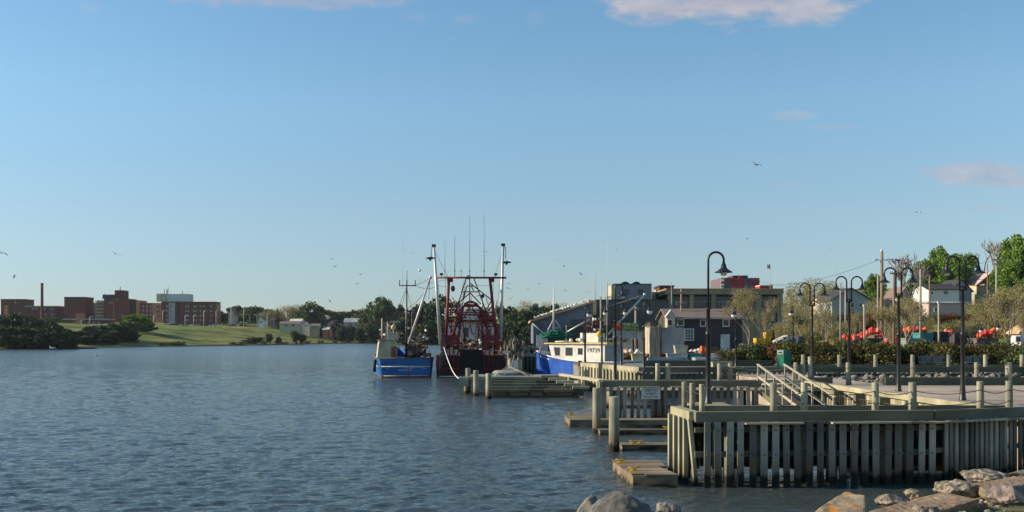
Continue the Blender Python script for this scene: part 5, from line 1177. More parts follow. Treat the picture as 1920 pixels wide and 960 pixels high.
# red and grey stepped building
sb = thing('stepped_building', 'red and grey stepped building above the olive roof with white left bay', 'building', (58, 260, 8)); Y = 260
wbox(sb, 'wall', M('mauve_cladding', (.17, .13, .15)), X(1352, Y), X(1424, Y), Y, Y+14, 8, Z(521, Y)); wbox(sb, 'penthouse', darkm, X(1376, Y), X(1389, Y), Y+1, Y+8, 8, Z(516, Y)); wbox(sb, 'penthouse', darkm, X(1392, Y), X(1404, Y), Y+1, Y+8, 8, Z(516, Y))
for (a, b_, tp, bt_) in ((1356, 1380, 521, 526), (1384, 1392, 517, 541), (1404, 1424, 526, 530), (1411, 1424, 533, 541), (1372, 1378, 529, 541)): wbox(sb, 'red_panel', M('red_cladding', (.42, .035, .05)) if 'red_cladding' not in MATS else MATS['red_cladding'], X(a, Y), X(b_, Y), Y-.3, Y-.02, Z(bt_, Y), Z(tp, Y))
for (a, b_, tp, bt_) in ((1351, 1357, 523, 528), (1351, 1357, 532, 536), (1351, 1356, 538, 541)): wbox(sb, 'white_bay', whitem, X(a, Y), X(b_, Y), Y-.6, Y-.31, Z(bt_, Y), Z(tp, Y))
for (a, b_, tp, bt_) in ((1359, 1371, 528, 533), (1360, 1370, 535, 540), (1394, 1410, 522, 526), (1394, 1410, 531, 536)): window(sb, X(a, Y), X(b_, Y), Z(bt_, Y), Z(tp, Y), Y, None)
rw = thing('rooftop_shed', 'low red and white rooftop structure right of the stepped building', 'building', (62, 250, 8)); Y = 250
wbox(rw, 'wall', MATS['red_cladding'], X(1425, Y), X(1449, Y), Y, Y+5, 8, Z(536, Y)); wbox(rw, 'roof', whitem, X(1425, Y), X(1449, Y), Y-.2, Y+5.2, Z(536, Y)+.01, Z(534.5, Y)); window(rw, X(1429, Y), X(1438, Y), Z(540, Y), Z(537.5, Y), Y, None)
fl = thing('flagpole', 'thin flagpole with a small red and white flag above the olive building', 'flagpole', (X(1443.5, 200), 200, 4)); mb = MB(); mb.tube([(X(1444, 200), 200, 3), (X(1444, 200), 200, Z(495, 200))], .045, 6); mb.build('pole', lgrey, fl)
mb = MB(); mb.mi = 0; x = X(1444, 200); zt = Z(496, 200); mb.b2(x-.55, x-.38, 199.98, 200.02, zt-.8, zt); mb.b2(x-.20, x-.05, 199.98, 200.02, zt-.8, zt); mb.mi = 1; mb.b2(x-.375, x-.205, 199.98, 200.02, zt-.8, zt); mb.mi = 0; mb.build('flag', [MATS['red_cladding'], whitem], fl)
# shingled house
shh = gable('shingled_house', 'charcoal shingled house with brown roof and white gabled dormer', 1254, 1392, 115, 8, 597, 580, shingle, roofbr, 'x', wins=((1314, 1322, 601, 611), (1356, 1366, 600, 611), (1271, 1281, 600, 610)), zb=1.2)
x0 = X(1249, 114); t_ = shh
mb = MB(); mb.prism([(x0, 1.3), (X(1264, 114), 1.3), (X(1264, 114), Z(592, 114)), (X(1256.5, 114), Z(583, 114)), (x0, Z(592, 114))], 'y', 113.2, 114.9); mb.build('porch_wall', creamm, t_)
mb = MB(); mb.beam((x0-.15, 113.6, Z(595, 114)), (X(1256.5, 114), 113.6, Z(581.5, 114)), .9, .12); mb.beam((X(1264, 114)+.15, 113.6, Z(595, 114)), (X(1256.5, 114), 113.6, Z(581.5, 114)), .9, .12); mb.build('dormer_roof', whitem, t_)
window(t_, X(1253, 113), X(1260, 113), Z(610, 113), Z(600, 113), 113.2, whitem, .08)
window(t_, X(1285, 115), X(1299, 115), Z(637, 115), Z(618, 115), 115, whitem, .12, (3, 4))
wbox(t_, 'door', whitem, X(1351, 115), X(1368, 115), 114.9, 114.99, 1.2, Z(627, 115)); wbox(t_, 'gutter', whitem, X(1264, 114.6), X(1392, 114.6), 114.45, 114.62, Z(598, 114.6), Z(597, 114.6))
# right hillside houses
gable('house', 'white siding house with dark roof on the hillside behind the pink garage', 1741, 1798, 224, 9, 543, 532, whitew, roofdk, 'x', wins=((1770, 1777, 546, 551), (1745, 1749, 547, 552)), group='houses on the right hillside')
gable('house', 'blue-grey gabled house behind the nearest double lamp on the hillside', 1783, 1822, 232, 9, 545, 524, M('pale_blue_siding', (.28, .32, .38)), roofdk, 'y', wins=((1795, 1799, 545, 553),), group='houses on the right hillside')
gable('garage', 'long pale pink flat-fronted garage below the white hillside house', 1741, 1812, 188, 8, 569, 566, pinkw, lgrey, 'x', wins=((1752, 1757, 578, 584),), group='houses on the right hillside', cat='garage')
hr = gable('house', 'cream gabled house with red-brown roof uphill beside the wooden utility pole', 1831, 1846, 240, 13, 536, 534, creamm, roofred, 'x', wins=(), group='houses on the right hillside', over=.1)
t_ = hr; Y = 240; mb = MB(); mb.prism([(X(1846, Y), gz(X(1846, Y), Y)-1), (X(1866, Y), gz(X(1846, Y), Y)-1), (X(1866, Y), Z(510, Y)), (X(1846, Y), Z(534, Y))], 'y', Y+.1, Y+12); mb.build('gable_wall', pinkw, t_)
mb = MB(); mb.prism([(X(1829, Y), Z(535.5, Y)), (X(1847, Y), Z(532.5, Y)), (X(1867, Y), Z(509, Y)), (X(1862, Y), Z(508, Y))], 'y', Y-.4, Y+.05); mb.build('roof_slope', roofred, t_)
gable('house', 'dark-roofed grey house with porch left of the reddish utility pole', 1560, 1632, 178, 9, 562, 541, M('pale_grey_siding', (.36, .38, .40)), roofdk, 'y', wins=((1595, 1601, 568, 576), (1611, 1616, 568, 576), (1582, 1587, 570, 577)), group='houses on the right hillside')
gable('house', 'small pale house behind the bare trees, left of the dark-roofed grey house', 1541, 1562, 190, 7, 568, 556, creamm, roofbr, 'x', wins=((1547, 1551, 572, 577),), group='houses on the right hillside')
gable('house', 'pale cream house showing through the bare trees right of the reddish pole', 1688, 1708, 200, 8, 553, 538, creamm, roofbr, 'y', wins=((1694, 1699, 560, 568),), group='houses on the right hillside')
gable('house', 'small grey cottage behind bare trees between the reddish pole and the thin tall pole', 1660, 1686, 196, 7, 573, 562, bluegrey, roofdk, 'x', wins=((1668, 1673, 577, 582),), group='houses on the right hillside')
gable('shed', 'white shed with tan roof at the right frame edge beyond the hedge', 1914, 1960, 100, 2, 622, 606, whitew, tanroof, 'y', wins=((1905, 1912, 632, 640),), zb=1.2, cat='shed')
# far shore houses
FH = [(484, 495, 600, 594, 650, whitem, roofbr, 'y', 'small white gabled house above the left end of the grassy slope'),
      (428, 440, 590, 577, 690, pinkw, roofbr, 'y', 'pale pink gabled house right of the long brick building'),
      (524, 562, 607, 603, 610, M('pale_yellow_wall', (.55, .50, .30)), roofbr, 'x', 'pale yellow bungalow low on the far grassy slope'),
      (543, 565, 602, 598, 640, whitew, whitem, 'x', 'white-roofed bungalow just behind the pale yellow one'),
      (594, 630, 600, 591, 700, whitew, lgrey, 'x', 'white two-storey house with grey roof in the middle of the far shore'),
      (540, 562, 596, 588, 720, M('mauve_wall', (.25, .2, .23)), roofdk, 'x', 'mauve-grey house under the round-crowned trees on the far shore'),
      (614, 630, 606, 601, 650, M('pale_salmon', (.5, .36, .3)), roofred, 'y', 'salmon house with red-brown roof below the white two-storey house'),
      (605, 616, 618, 614, 620, brickl, whitem, 'x', 'little orange brick house at the foot of the far slope'),
      (645, 680, 604, 597, 680, M('pale_grey_wall', (.4, .4, .42)), lgrey, 'x', 'long pale grey house with low roof on the far shore'),
      (655, 668, 599, 596, 700, whitem, whitem, 'y', 'tiny white gable peeking above the long pale grey house'),
      (687, 700, 606, 600, 680, brickl, roofred, 'x', 'brick-red house right of the long pale grey house'),
      (700, 716, 608, 601, 660, whitew, M('mauve_roof', (.16, .12, .14)), 'y', 'white house with mauve roof near the blue fishing boat'),
      (622, 650, 614, 609, 640, bluegrey, roofdk, 'x', 'blue-grey house near the bottom of the far slope'),
      (775, 800, 603, 596, 640, whitew, roofdk, 'y', 'white house glimpsed between the two fishing boat masts'),
      (745, 758, 607, 600, 640, creamm, roofred, 'y', 'cream house glimpsed above the blue boat wheelhouse')]
FH += [(568, 580, 607, 602, 628, whitew, roofdk, 'y', 'small white gabled house just right of the pale yellow bungalow'), (582, 598, 611, 607, 622, creamm, roofbr, 'x', 'low cream house below the tall round far tree'),
       (630, 642, 611, 606, 628, whitew, whitem, 'y', 'small white-roofed house right of the salmon house'), (668, 684, 612, 607, 618, whitew, roofdk, 'x', 'low white house below the long pale grey house'),
       (684, 694, 615, 610, 610, brickl, roofbr, 'y', 'little brick-coloured cottage near the brick-red house'), (716, 730, 610, 605, 600, creamm, roofdk, 'x', 'cream cottage under the large round-topped tree'),
       (508, 522, 601, 597, 660, M('mauve_house', (.3, .22, .24)), roofdk, 'x', 'mauve low house left of the pale yellow bungalow'), (726, 738, 617, 613, 590, whitew, lgrey, 'y', 'tiny white boathouse near the far waterline')]
for (a, b_, ev, rg, Y, wm_, rm_, ax, lab) in FH:
    gable('house', lab, a, b_, Y, 9, ev, rg, wm_, rm_, ax, wins=((a+(b_-a)*.25, a+(b_-a)*.4, ev+2, ev+5), (a+(b_-a)*.6, a+(b_-a)*.75, ev+2, ev+5)), group='houses across the harbour', trim=None)

# ---------------------------------------------------------------- poles and wires
def upole(label, px, Y, top, w_=.16, mat=polem, arms=(), lamp=0, base=None):
    x = X(px, Y); zb = base if base is not None else gz(x, Y)-.3; t_ = thing('utility_pole', label, 'utility pole', (x, Y, zb)); mb = MB(); mb.tube([(x, Y, zb), (x, Y, Z(top, Y))], [w_*1.15, w_*.85], 10); mb.build('pole', mat, t_)
    for z_, wd in arms:
        mb = MB(); mb.box((x, Y-.15, Z(z_, Y)), (wd, .12, .12))
        for sx in (-.45, -.2, .2, .45): mb.tube([(x+sx*wd, Y-.15, Z(z_, Y)+.06), (x+sx*wd, Y-.15, Z(z_, Y)+.22)], .035, 6)
        mb.build('crossarm', mat, t_)
    if lamp:
        mb = MB(); mb.tube([(x, Y, Z(lamp, Y)), (x+1.0, Y-.1, Z(lamp, Y)+.12), (x+1.6, Y-.1, Z(lamp, Y)+.05)], .035, 6); mb.ball((x+1.85, Y-.1, Z(lamp, Y)), .24, 8, (1.5, .7, .45)); mb.build('lamp_arm', blackm, t_)
    return t_
up = upole('thick reddish utility pole topped by a lamp and white cap, tallest pole on the right', 1653.5, 118, 472, .19, polem, (), 488)
mb = MB(); mb.ball((X(1653, 118), 118, Z(470, 118)), .17, 8); mb.box((X(1643, 118), 118, Z(487, 118)), (.5, .15, .15)); mb.tube([(X(1653, 118), 118, Z(488, 118)), (X(1643, 118), 118, Z(487, 118))], .03, 5); mb.build('cap', whitem, up)
upole('wooden utility pole with two crossarms in front of the red-brown roofed house', 1868.5, 150, 481, .17, polegrey, ((487, 1.9), (495, 1.5)))
upole('tall thin grey pole right of the second double-arm lamp', 1726, 105, 505, .12, polegrey)
upole('brown pole just left of the white hillside house', 1743, 160, 517, .12, polem)
upole('thin pale pole left of the reddish utility pole', 1646, 112, 516, .10, polegrey)
upole('pale pole standing in the bare trees left of the third double lamp', 1576, 112, 530, .10, polegrey)
upole('pale pole behind the third double-arm lamp', 1585.5, 130, 545, .13, polegrey)
upole('brown pole with crossarm behind the second double-arm lamp', 1676, 100, 511, .12, polem, ((513, .9),))
upole('dark pole in front of the olive building left bay', 1277.5, 118, 540, .13, polem, ((549, .9), (570, 1.2)))
upole('slender lattice-like mast at the left edge of the olive building', 1259, 145, 528, .05, lgrey)
upole('short pole beside the grey tower carrying a wire', 1192, 120, 575, .14, polegrey, ((580, .7),))
upole('thin chimney-like pole behind the red-brown roofed house', 1851.5, 238, 494, .14, polem)
def pedestal(label, px, Y, top):
    x = X(px, Y); t_ = thing('sign_post', label, 'post', (x, Y, 1.3)); mb = MB(); mb.box((x, Y, (1.3+Z(top, Y))/2), (.14, .14, Z(top, Y)-1.3)); mb.build('post', creamm, t_); mb = MB(); mb.box((x, Y, Z(top, Y)+.06), (.26, .22, .16)); mb.build('cap', whitem, t_)
pedestal('slim cream post rising from the hedge in front of the red buoy heap', 1621, 92, 574); pedestal('slim cream post with short crossbar in the hedge before the dark containers', 1760.5, 92, 568)
def wire(label, pts, r=.022):
    mb = MB()
    for a, b_ in pts: mb.tube(sag(a, b_, .8, 14), r, 4)
    o = mb.build('overhead_wire', ropedark); recentre(o); tag(o, label, 'wire')
def W3(px, py, Y): return (X(px, Y), Y, Z(py, Y))
wire('overhead wire running left from the reddish utility pole across the sky', [(W3(1443, 534, 170), W3(1648, 487, 118))]); wire('overhead wire from the reddish pole to the crossarm pole on the right', [(W3(1656, 487, 118), W3(1868, 488, 150))])
wire('lower overhead wire passing behind the double lamps to the right edge', [(W3(1676, 512, 100), W3(1935, 512, 150))]); wire('overhead wire from the short pole past the shingled house', [(W3(1192, 577, 120), W3(1395, 580, 116))])
wire('overhead wire behind the olive roof running to the flagpole', [(W3(1425, 528, 200), W3(1560, 532, 180))]); wire('upper overhead wire from the crossarm pole out of frame', [(W3(1868, 486, 150), W3(1960, 480, 140))])

# ---------------------------------------------------------------- things on the quay
rbn = thing('rubbish_bin', 'green metal rubbish bin with a white label panel, on the quay path', 'bin', (X(1471, 72), 72.3, 1.4)); Y = 72
mb = MB(); mb.prism([(X(1453.5, Y), 71.55), (X(1465, Y), 71.3), (X(1486, Y), 72.3), (X(1476, Y), 72.9)], 'z', 1.4, Z(661, Y)); mb.build('body', greenp, rbn)
mb = MB(); mb.prism([(X(1453.5, Y), 71.55), (X(1465, Y), 71.3), (X(1484, Y), 72.3), (X(1474, Y), 72.9)], 'z', Z(661, Y), Z(655.5, Y)); mb.build('hood', greenp, rbn)
a = Vector((X(1453.5, Y), 71.55, 0)); b_ = Vector((X(1465, Y), 71.3, 0)); nn = Vector((-(b_-a).y, (b_-a).x, 0)).normalized()*-.02
lbm = MB(); z0, z1 = Z(664, Y), Z(657, Y); lbm.add([a.lerp(b_, .08)+nn+Vector((0, 0, z0)), a.lerp(b_, .92)+nn+Vector((0, 0, z0)), a.lerp(b_, .92)+nn+Vector((0, 0, z1)), a.lerp(b_, .08)+nn+Vector((0, 0, z1))], [(0, 1, 2, 3)]); lb = lbm.build('label_panel', whitem, rbn)
lbm = MB(); z0, z1 = Z(662.3, Y), Z(659, Y)
for k in range(3): lbm.add([a.lerp(b_, .18+k*.22)+nn*1.5+Vector((0, 0, z0)), a.lerp(b_, .34+k*.22)+nn*1.5+Vector((0, 0, z0)), a.lerp(b_, .34+k*.22)+nn*1.5+Vector((0, 0, z1)), a.lerp(b_, .18+k*.22)+nn*1.5+Vector((0, 0, z1))], [(0, 1, 2, 3)])
lbm.build('lettering', darkm, lb)
benchm = M('weathered_bench', (.2, .2, .2), (.14, .14, .14), 3)
def bench(label, px0, px1, Y):
    x0, x1 = X(px0, Y), X(px1, Y); t_ = thing('park_bench', label, 'bench', ((x0+x1)/2, Y, 1.4), group='grey benches before the hedge'); mb = MB()
    for k in range(3): mb.b2(x0, x1, Y+.32, Y+.38, 1.86+k*.15, 1.99+k*.15)
    mb.build('backrest', benchm, t_); mb = MB()
    for k in range(3): mb.b2(x0, x1, Y-.2+k*.16, Y-.06+k*.16, 1.80, 1.85)
    mb.build('seat', benchm, t_)
    for x in (x0+.1, (x0+x1)/2, x1-.1): mb = MB(); mb.b2(x-.03, x+.03, Y-.2, Y+.3, 1.4, 1.80); mb.b2(x-.03, x+.03, Y+.26, Y+.32, 1.80, 2.2); mb.build('leg', blackm, t_)
bench('left grey bench in front of the hedge, between two round posts', 1726, 1776, 70); bench('right grey bench in front of the hedge behind the nearest double lamp', 1809, 1846, 70)
wl = MB(); wl.b2(X(1205, 76), X(1450, 76), 76, 76.4, 1.4, 1.85); o = wl.build('low_wall', M('brown_green_timber', (.10, .11, .075), (.06, .065, .045), 2, (.1, 1, 1))); recentre(o); tag(o, 'long low dark timber wall behind the grey quay path', 'wall')
wl = MB(); wl.b2(X(1490, 69), X(2000, 69), 68.6, 69, 1.35, 1.72); o = wl.build('low_wall', gp); recentre(o); tag(o, 'low dark timber wall in front of the shrubs and benches', 'wall')
# box trailer
tr = thing('box_trailer', 'white box trailer with a tan tarp hanging over its left end', 'trailer', (X(1250, 104), 105, 1.4)); Y = 104
wbox(tr, 'box', lgrey, X(1238, Y), X(1283, Y), Y, Y+5, 1.9, Z(614, Y)); mb = MB(); pts = []
for i in range(15):
    f_ = i/14; pts.append((X(1217, Y)+(X(1238, Y)-X(1217, Y))*f_, Y-.1-.10*sin(i*2.3)-.05*(i % 2)))
vs = []; fs = []
for k in range(7):
    for i, p in enumerate(pts): vs.append((p[0]+.05*sin(k*1.3+i), p[1], 1.55+(Z(612, Y)-1.55)*k/6-.1*sin(i*1.1)*(k == 6)))
for k in range(6):
    for i in range(14): a_ = k*15+i; fs.append((a_, a_+1, a_+16, a_+15))
mb.add(vs, fs, True); mb.b2(X(1217, Y)+.03, X(1238, Y)-.02, Y+.05, Y+4.8, 1.6, Z(612.5, Y)); mb.build('tarp', M('tan_tarp', (.50, .43, .32), (.33, .28, .21), 2, (3, 3, .6)), tr)
wbox(tr, 'frame_post', rustm, X(1238, Y)-.08, X(1240, Y), Y-.12, Y-.03, 1.5, Z(609, Y)); wbox(tr, 'chassis', rustm, X(1214, Y), X(1284, Y), Y+.1, Y+4.8, 1.55, 1.88)
for x in (X(1225, Y), X(1262, Y), X(1270, Y)):
    mb = MB(); mb.tube([(x, Y+.1, 1.72), (x, Y+.5, 1.72)], .33, 14); mb.build('wheel', blackh, tr)
mb = MB(); clutter(mb, X(1218, Y), X(1238, Y), Y+.5, Y+4, Z(612, Y), Z(607, Y), 12, 63, .08, .5, 2); mb.build('roof_load', [brownwood, netg], tr)
# long storage shed
ss = thing('storage_shed', 'low white and pale blue storage shed behind the numbered boat cabin', 'shed', (15, 122, 1.3)); Y = 122
wbox(ss, 'wall', whitew, X(1178, Y), X(1238, Y), Y, Y+5, 1.2, Z(622, Y)); wbox(ss, 'roof', lgrey, X(1176, Y), X(1240, Y), Y-.3, Y+5.2, Z(622, Y)+.01, Z(620, Y)); wbox(ss, 'door', darkm, X(1186, Y), X(1196, Y), Y-.05, Y-.01, 1.2, Z(636, Y)); window(ss, X(1205, Y), X(1213, Y), Z(636, Y), Z(629, Y), Y, greyblk, .06)
# stacks of crates / traps: each stack is made of separate crates
def crate_mesh(w_, d_, h_):
    mb = MB(); b = .035
    for x in (-w_/2, w_/2-b):
        for y in (-d_/2, d_/2-b): mb.b2(x, x+b, y, y+b, 0, h_)
    n = 4
    for k in range(n):
        z = h_*(k+.12)/n; mb.b2(-w_/2+b, w_/2-b, -d_/2, -d_/2+.02, z, z+h_/n*.62); mb.b2(-w_/2+b, w_/2-b, d_/2-.02, d_/2, z, z+h_/n*.62); mb.b2(-w_/2, -w_/2+.02, -d_/2+b, d_/2-b, z, z+h_/n*.62); mb.b2(w_/2-.02, w_/2, -d_/2+b, d_/2-b, z, z+h_/n*.62)
    mb.b2(-w_/2+.03, w_/2-.03, -d_/2+.03, d_/2-.03, .02, h_*.8); return mb
cw = M('trap_wood', (.27, .15, .09), (.12, .07, .045), 3, rough=.95, island=True)
cratem = crate_mesh(1.05, .6, .42).build('lobster_trap', [cw]); C.objects.unlink(cratem)
rnd = random.Random(21); nrow = 0
for (p0, p1, Y, hmin, hmax, lab) in ((1152, 1200, 98, 1, 3, 'left of the tarp-ended trailer'), (1204, 1290, 97, 0, 2, 'in front of the box trailer'), (1290, 1345, 99, 1, 3, 'before the shingled house')):
    px = p0
    while px < p1:
        for k in range(rnd.randint(hmin, hmax)):
            o = cratem.copy(); C.objects.link(o); o.location = (X(px, Y)+rnd.uniform(-.06, .06), Y+rnd.uniform(-.1, .1), 1.38+k*.43); o.rotation_euler = (0, 0, rnd.uniform(-.12, .12))
            tag(o, 'brown slatted lobster trap in the stacked rows '+lab, 'lobster trap', 'lobster traps '+lab)
        px += 1.15*F/Y
# upturned dinghies
def dinghy(label, px, Y, L, mat, rz):
    t_ = thing('dinghy', label, 'dinghy', (X(px, Y), Y, 1.4), rz, local=True); o_ = hull_fn(L, 1.4, None, stern_r=.1, flare=.7, stern_flat=.95, rake=.4); mb = MB()
    sh_ = lambda y: .55; R = make_hull(mb, L, 1.4, sh_, lambda *a: 0, o_, z0=0, nl=6, ns=14)
    mb.v = [(p[0], p[1], (.56-p[2])*.62) for p in mb.v]; mb.prism(deck_poly(o_, L, 0, 14, 0), 'z', .34, .355); mb.build('hull', mat, t_); mb = MB(); mb.b2(-.03, .03, .1, L*.85, .36, .40); mb.build('keel', lgrey, t_)
dinghy('pale blue upturned dinghy on the quay before the box trailer', 1215, 90, 3.4, M('pale_blue_paint', (.30, .34, .36)), radians(-88)); dinghy('grey upturned dinghy right of the pale blue one', 1300, 92, 3.0, lgrey, radians(-84))
# fish tubs
tub = MB(); tub.prism([(-.5, 0), (.5, 0), (.6, .62), (-.6, .62)], 'y', -.45, .45); tub.b2(-.63, .63, -.5, .5, .62, .70); tub.b2(-.5, .5, -.46, -.452, .1, .2)
for i_, (px, Y, z_, m_, lab) in enumerate(((1146, 94, 0, whitem, 'white fish tub right behind the numbered cabin'), (1158, 95, 0, lgrey, 'grey fish tub beside the white one behind the numbered cabin'), (1196, 93, 0, creamm, 'cream fish tub in front of the traps left of the trailer'), (1262, 93, 0, lgrey, 'grey fish tub in front of the box trailer'), (1276, 94, 0, whitem, 'white fish tub in front of the box trailer'), (1276, 94, .72, creamm, 'cream fish tub stacked on the white tub before the trailer'), (1340, 93, 0, whitem, 'white fish tub right of the orange machine'), (1304, 94, 0, tealm, 'teal fish tub left of the orange machine'), (1354, 95, 0, redm, 'dark red fish tub near the first hedge shrub'), (1366, 96, 0, M('red_truck_paint', (.4, .03, .03)), 'bright red fish tub behind the first hedge shrubs'))):
    o = tub.build('fish_tub', m_); o.location = (X(px, Y), Y, 1.40+z_); tag(o, lab, 'fish tub', 'fish tubs on the quay')

# machines
om = thing('work_machine', 'small orange work machine parked before the shingled house', 'machine', (X(1322, 96), 96, 1.4)); Y = 96
mb = MB(); mb.b2(X(1314, Y), X(1332, Y), Y, Y+1.1, 1.75, 2.25); mb.b2(X(1316, Y), X(1322, Y), Y, Y+.9, 2.26, 2.75); mb.build('body', orangem, om)
for px in (1316, 1329): mb = MB(); mb.tube([(X(px, Y), Y-.12, 1.68), (X(px, Y), Y+.05, 1.68)], .28, 14); mb.build('wheel', blackh, om)
mb = MB(); mb.tube([(X(1326, Y), Y+.5, 2.2), (X(1326, Y), Y+.5, 2.9)], .04, 6); mb.build('exhaust', blackm, om)
fk = thing('forklift', 'yellow forklift parked among the bushes left of the dark covered boat', 'forklift', (X(1436, 98), 98, 1.4)); Y = 98
mb = MB(); mb.b2(X(1418, Y), X(1444, Y), Y, Y+1.2, 1.8, Z(634, Y)); mb.b2(X(1436, Y), X(1449, Y), Y+.05, Y+1.1, Z(634, Y)+.01, Z(623, Y)); mb.build('body', yellowm, fk); mb = MB(); mb.b2(X(1450, Y), X(1452, Y), Y, Y+.9, 1.6, Z(619, Y)); mb.build('mast', blackm, fk)
for px in (1421, 1441): mb = MB(); mb.tube([(X(px, Y), Y-.12, 1.76), (X(px, Y), Y+.1, 1.76)], .36, 14); mb.build('wheel', blackh, fk)
cbm = thing('covered_boat', 'dark hauled-out boat under a crumpled white and black cover above the green bin', 'boat', (X(1468, 95), 95, 1.4), local=True); o_ = hull_fn(3.4, 1.7, None, stern_r=.2, flare=.7, stern_flat=.95)
cbm.location = (X(1450, 95), 95, 1.9); cbm.rotation_euler = (0, 0, radians(-82)); mb = MB(); make_hull(mb, 3.2, 1.7, lambda y: 1.0+.1*y, lambda *a: 0, o_, z0=0, nl=6, ns=12); mb.build('hull', darkm, cbm)
mb = MB(); mb.prism([(0, 1.0), (3.1, 1.35), (2.6, 1.75), (1.2, 1.85), (.2, 1.35)], 'x', -.7, .7); mb.build('cover', M('striped_cover', (.55, .50, .44), (.09, .08, .08), 1.6, (1, 2.5, 1), lo=.46, hi=.54), cbm); mb = MB()
for y in (.6, 2.4): mb.box((0, y, -.25), (1.2, .15, .5))
mb.build('cradle', brownwood, cbm)
# bins and stacks topped with buoys
def binbox(label, a, b_, tp, Y, mat, dep=2.2, cat='container', name='storage_container', lid=None):
    t_ = thing(name, label, cat, ((X(a, Y)+X(b_, Y))/2, Y+1, 1.35)); x0, x1 = X(a, Y), X(b_, Y); wbox(t_, 'body', mat, x0, x1, Y, Y+dep, 1.35, Z(tp, Y)-.15); wbox(t_, 'lid', lid or mat, x0-.05, x1+.05, Y-.05, Y+dep+.05, Z(tp, Y)-.145, Z(tp, Y)); mb = MB()
    for i in range(1, 6): xm = x0+(x1-x0)*i/6; mb.b2(xm-.03, xm+.03, Y-.04, Y-.001, 1.4, Z(tp, Y)-.2)
    mb.build('ribs', mat, t_); return t_
binbox('dark navy container under the left heap of red buoys', 1608, 1654, 634, 108, navym); binbox('teal container right of the pale tarpaulin', 1727, 1749, 624, 106, tealm); binbox('dark container beside the teal one', 1750, 1778, 622, 107, navym); binbox('grey container under the far right heap of red buoys', 1832, 1872, 634, 106, greyblk); binbox('dark grey container between the two right heaps of buoys', 1790, 1831, 622, 110, darkm); binbox('grey-green container left of the teal one, half under the pale tarpaulin', 1700, 1726, 634, 104, M('grey_green', (.20, .26, .24)))
mb = MB(); stone_mesh(mb, (X(1708, 103), 103, 1.6), 1.35, 88, 3, (1.15, .7, 1.0), .25, 0, 5); o = mb.build('tarpaulin', M('pale_tarp', (.45, .46, .40), (.32, .33, .30), 4, bump=.5)); recentre(o); tag(o, 'pale grey tarpaulin mound among the containers beyond the hedge', 'tarpaulin')
mb = MB(); mb.b2(X(1555, 112), X(1648, 112), 112, 112.3, 1.4, Z(602, 112)); 
bprot = MB(); bprot.ball((0, 0, 0), .30, 14, (1, 1, 1.06)); bprot.tube([(0, 0, .28), (0, 0, .4)], [.07, .05], 6)
bmesh_ = {}
for k, m_ in (('red', buoym), ('faded pink', buoyp), ('orange', buoyo)):
    o = bprot.build('buoy', m_); bmesh_[k] = o; C.objects.unlink(o)
rnd = random.Random(14)
def heap(px0, px1, top, bot, Y, n, cols, lab):
    for i in range(n):
        f_ = rnd.random(); px = px0+(px1-px0)*f_; tph = top+(bot-top)*abs(f_-.5)*1.2*rnd.random(); py = bot-4-(bot-4-tph)*rnd.random()**.8; c_ = rnd.choice(cols)
        o = bmesh_[c_].copy(); C.objects.link(o); o.location = (X(px, Y), Y+rnd.uniform(-.1, 1.2), Z(py+3, Y)); o.rotation_euler = (rnd.uniform(-.6, .6), rnd.uniform(-.6, .6), 0); s_ = rnd.uniform(.62, .92); o.scale = (s_, s_, s_)
        tag(o, f'round {c_} buoy in the heap {lab}', 'buoy', f'buoys heaped {lab}')
heap(1613, 1656, 613, 634, 108.3, 24, ['red', 'red', 'faded pink'], 'on the dark navy container')
heap(1584, 1608, 626, 636, 108, 9, ['red', 'orange', 'faded pink'], 'left of the navy container')
heap(1665, 1680, 629, 646, 106, 6, ['red', 'faded pink'], 'at the reddish pole foot')
heap(1688, 1740, 613, 622, 108.5, 18, ['red', 'orange', 'red'], 'behind the pale tarpaulin and teal container')
heap(1764, 1790, 614, 632, 107.3, 12, ['red', 'orange', 'faded pink'], 'on the dark container beside the teal one')
heap(1837, 1868, 619, 634, 106.4, 20, ['red', 'red', 'orange'], 'on the grey container at far right')
heap(1868, 1882, 611, 622, 110, 5, ['orange'], 'above the far right container')
for k_, m_ in (('white', whitem), ('yellow', yellowm)):
    o = bprot.build('buoy', m_); bmesh_[k_] = o; C.objects.unlink(o)
heap(1166, 1206, 654, 668, 97, 16, ['white', 'yellow', 'orange', 'white'], 'on the lobster traps left of the trailer')
heap(1296, 1345, 652, 664, 100, 12, ['white', 'orange', 'white'], 'before the shingled house')
mb = MB(); mb.mi = 0
for a, b_, tp, Y in ((1560, 1584, 630, 110), (1884, 1892, 628, 108), (1480, 1520, 636, 112)): mb.b2(X(a, Y), X(b_, Y), Y, Y+2, 1.35, Z(tp, Y))
# parked cars / vans behind
def car(label, px, Y, zb, mat, L=4.3, rz=0, name='parked_car', group=None):
    t_ = thing(name, label, 'car', (X(px, Y), Y, zb), rz, group, local=True); mb = MB()
    mb.prism([(-L/2, .28), (L/2, .28), (L/2, .62), (L/2-.12, .82), (L*.22, .92), (-L*.42, .95), (-L/2, .80)], 'y', -.85, .85); mb.build('body', mat, t_); mb = MB()
    mb.prism([(L*.22, .92), (L*.10, 1.38), (-L*.28, 1.42), (-L*.42, .95)], 'y', -.76, .76); mb.build('cabin', glassd, t_); mb = MB(); mb.prism([(L*.10, 1.385), (-L*.28, 1.425), (-L*.27, 1.46), (L*.09, 1.43)], 'y', -.74, .74); mb.build('roof', mat, t_)
    for x in (-L*.32, L*.32):
        for y in (-.82, .82): mb = MB(); mb.tube([(x, y-.1, .32), (x, y+.1, .32)], .32, 12); mb.build('wheel', blackh, t_)
    return t_
cols = [(whitem, 'white'), (lgrey, 'silver'), (darkm, 'black'), (redm, 'red'), (navym, 'navy')]
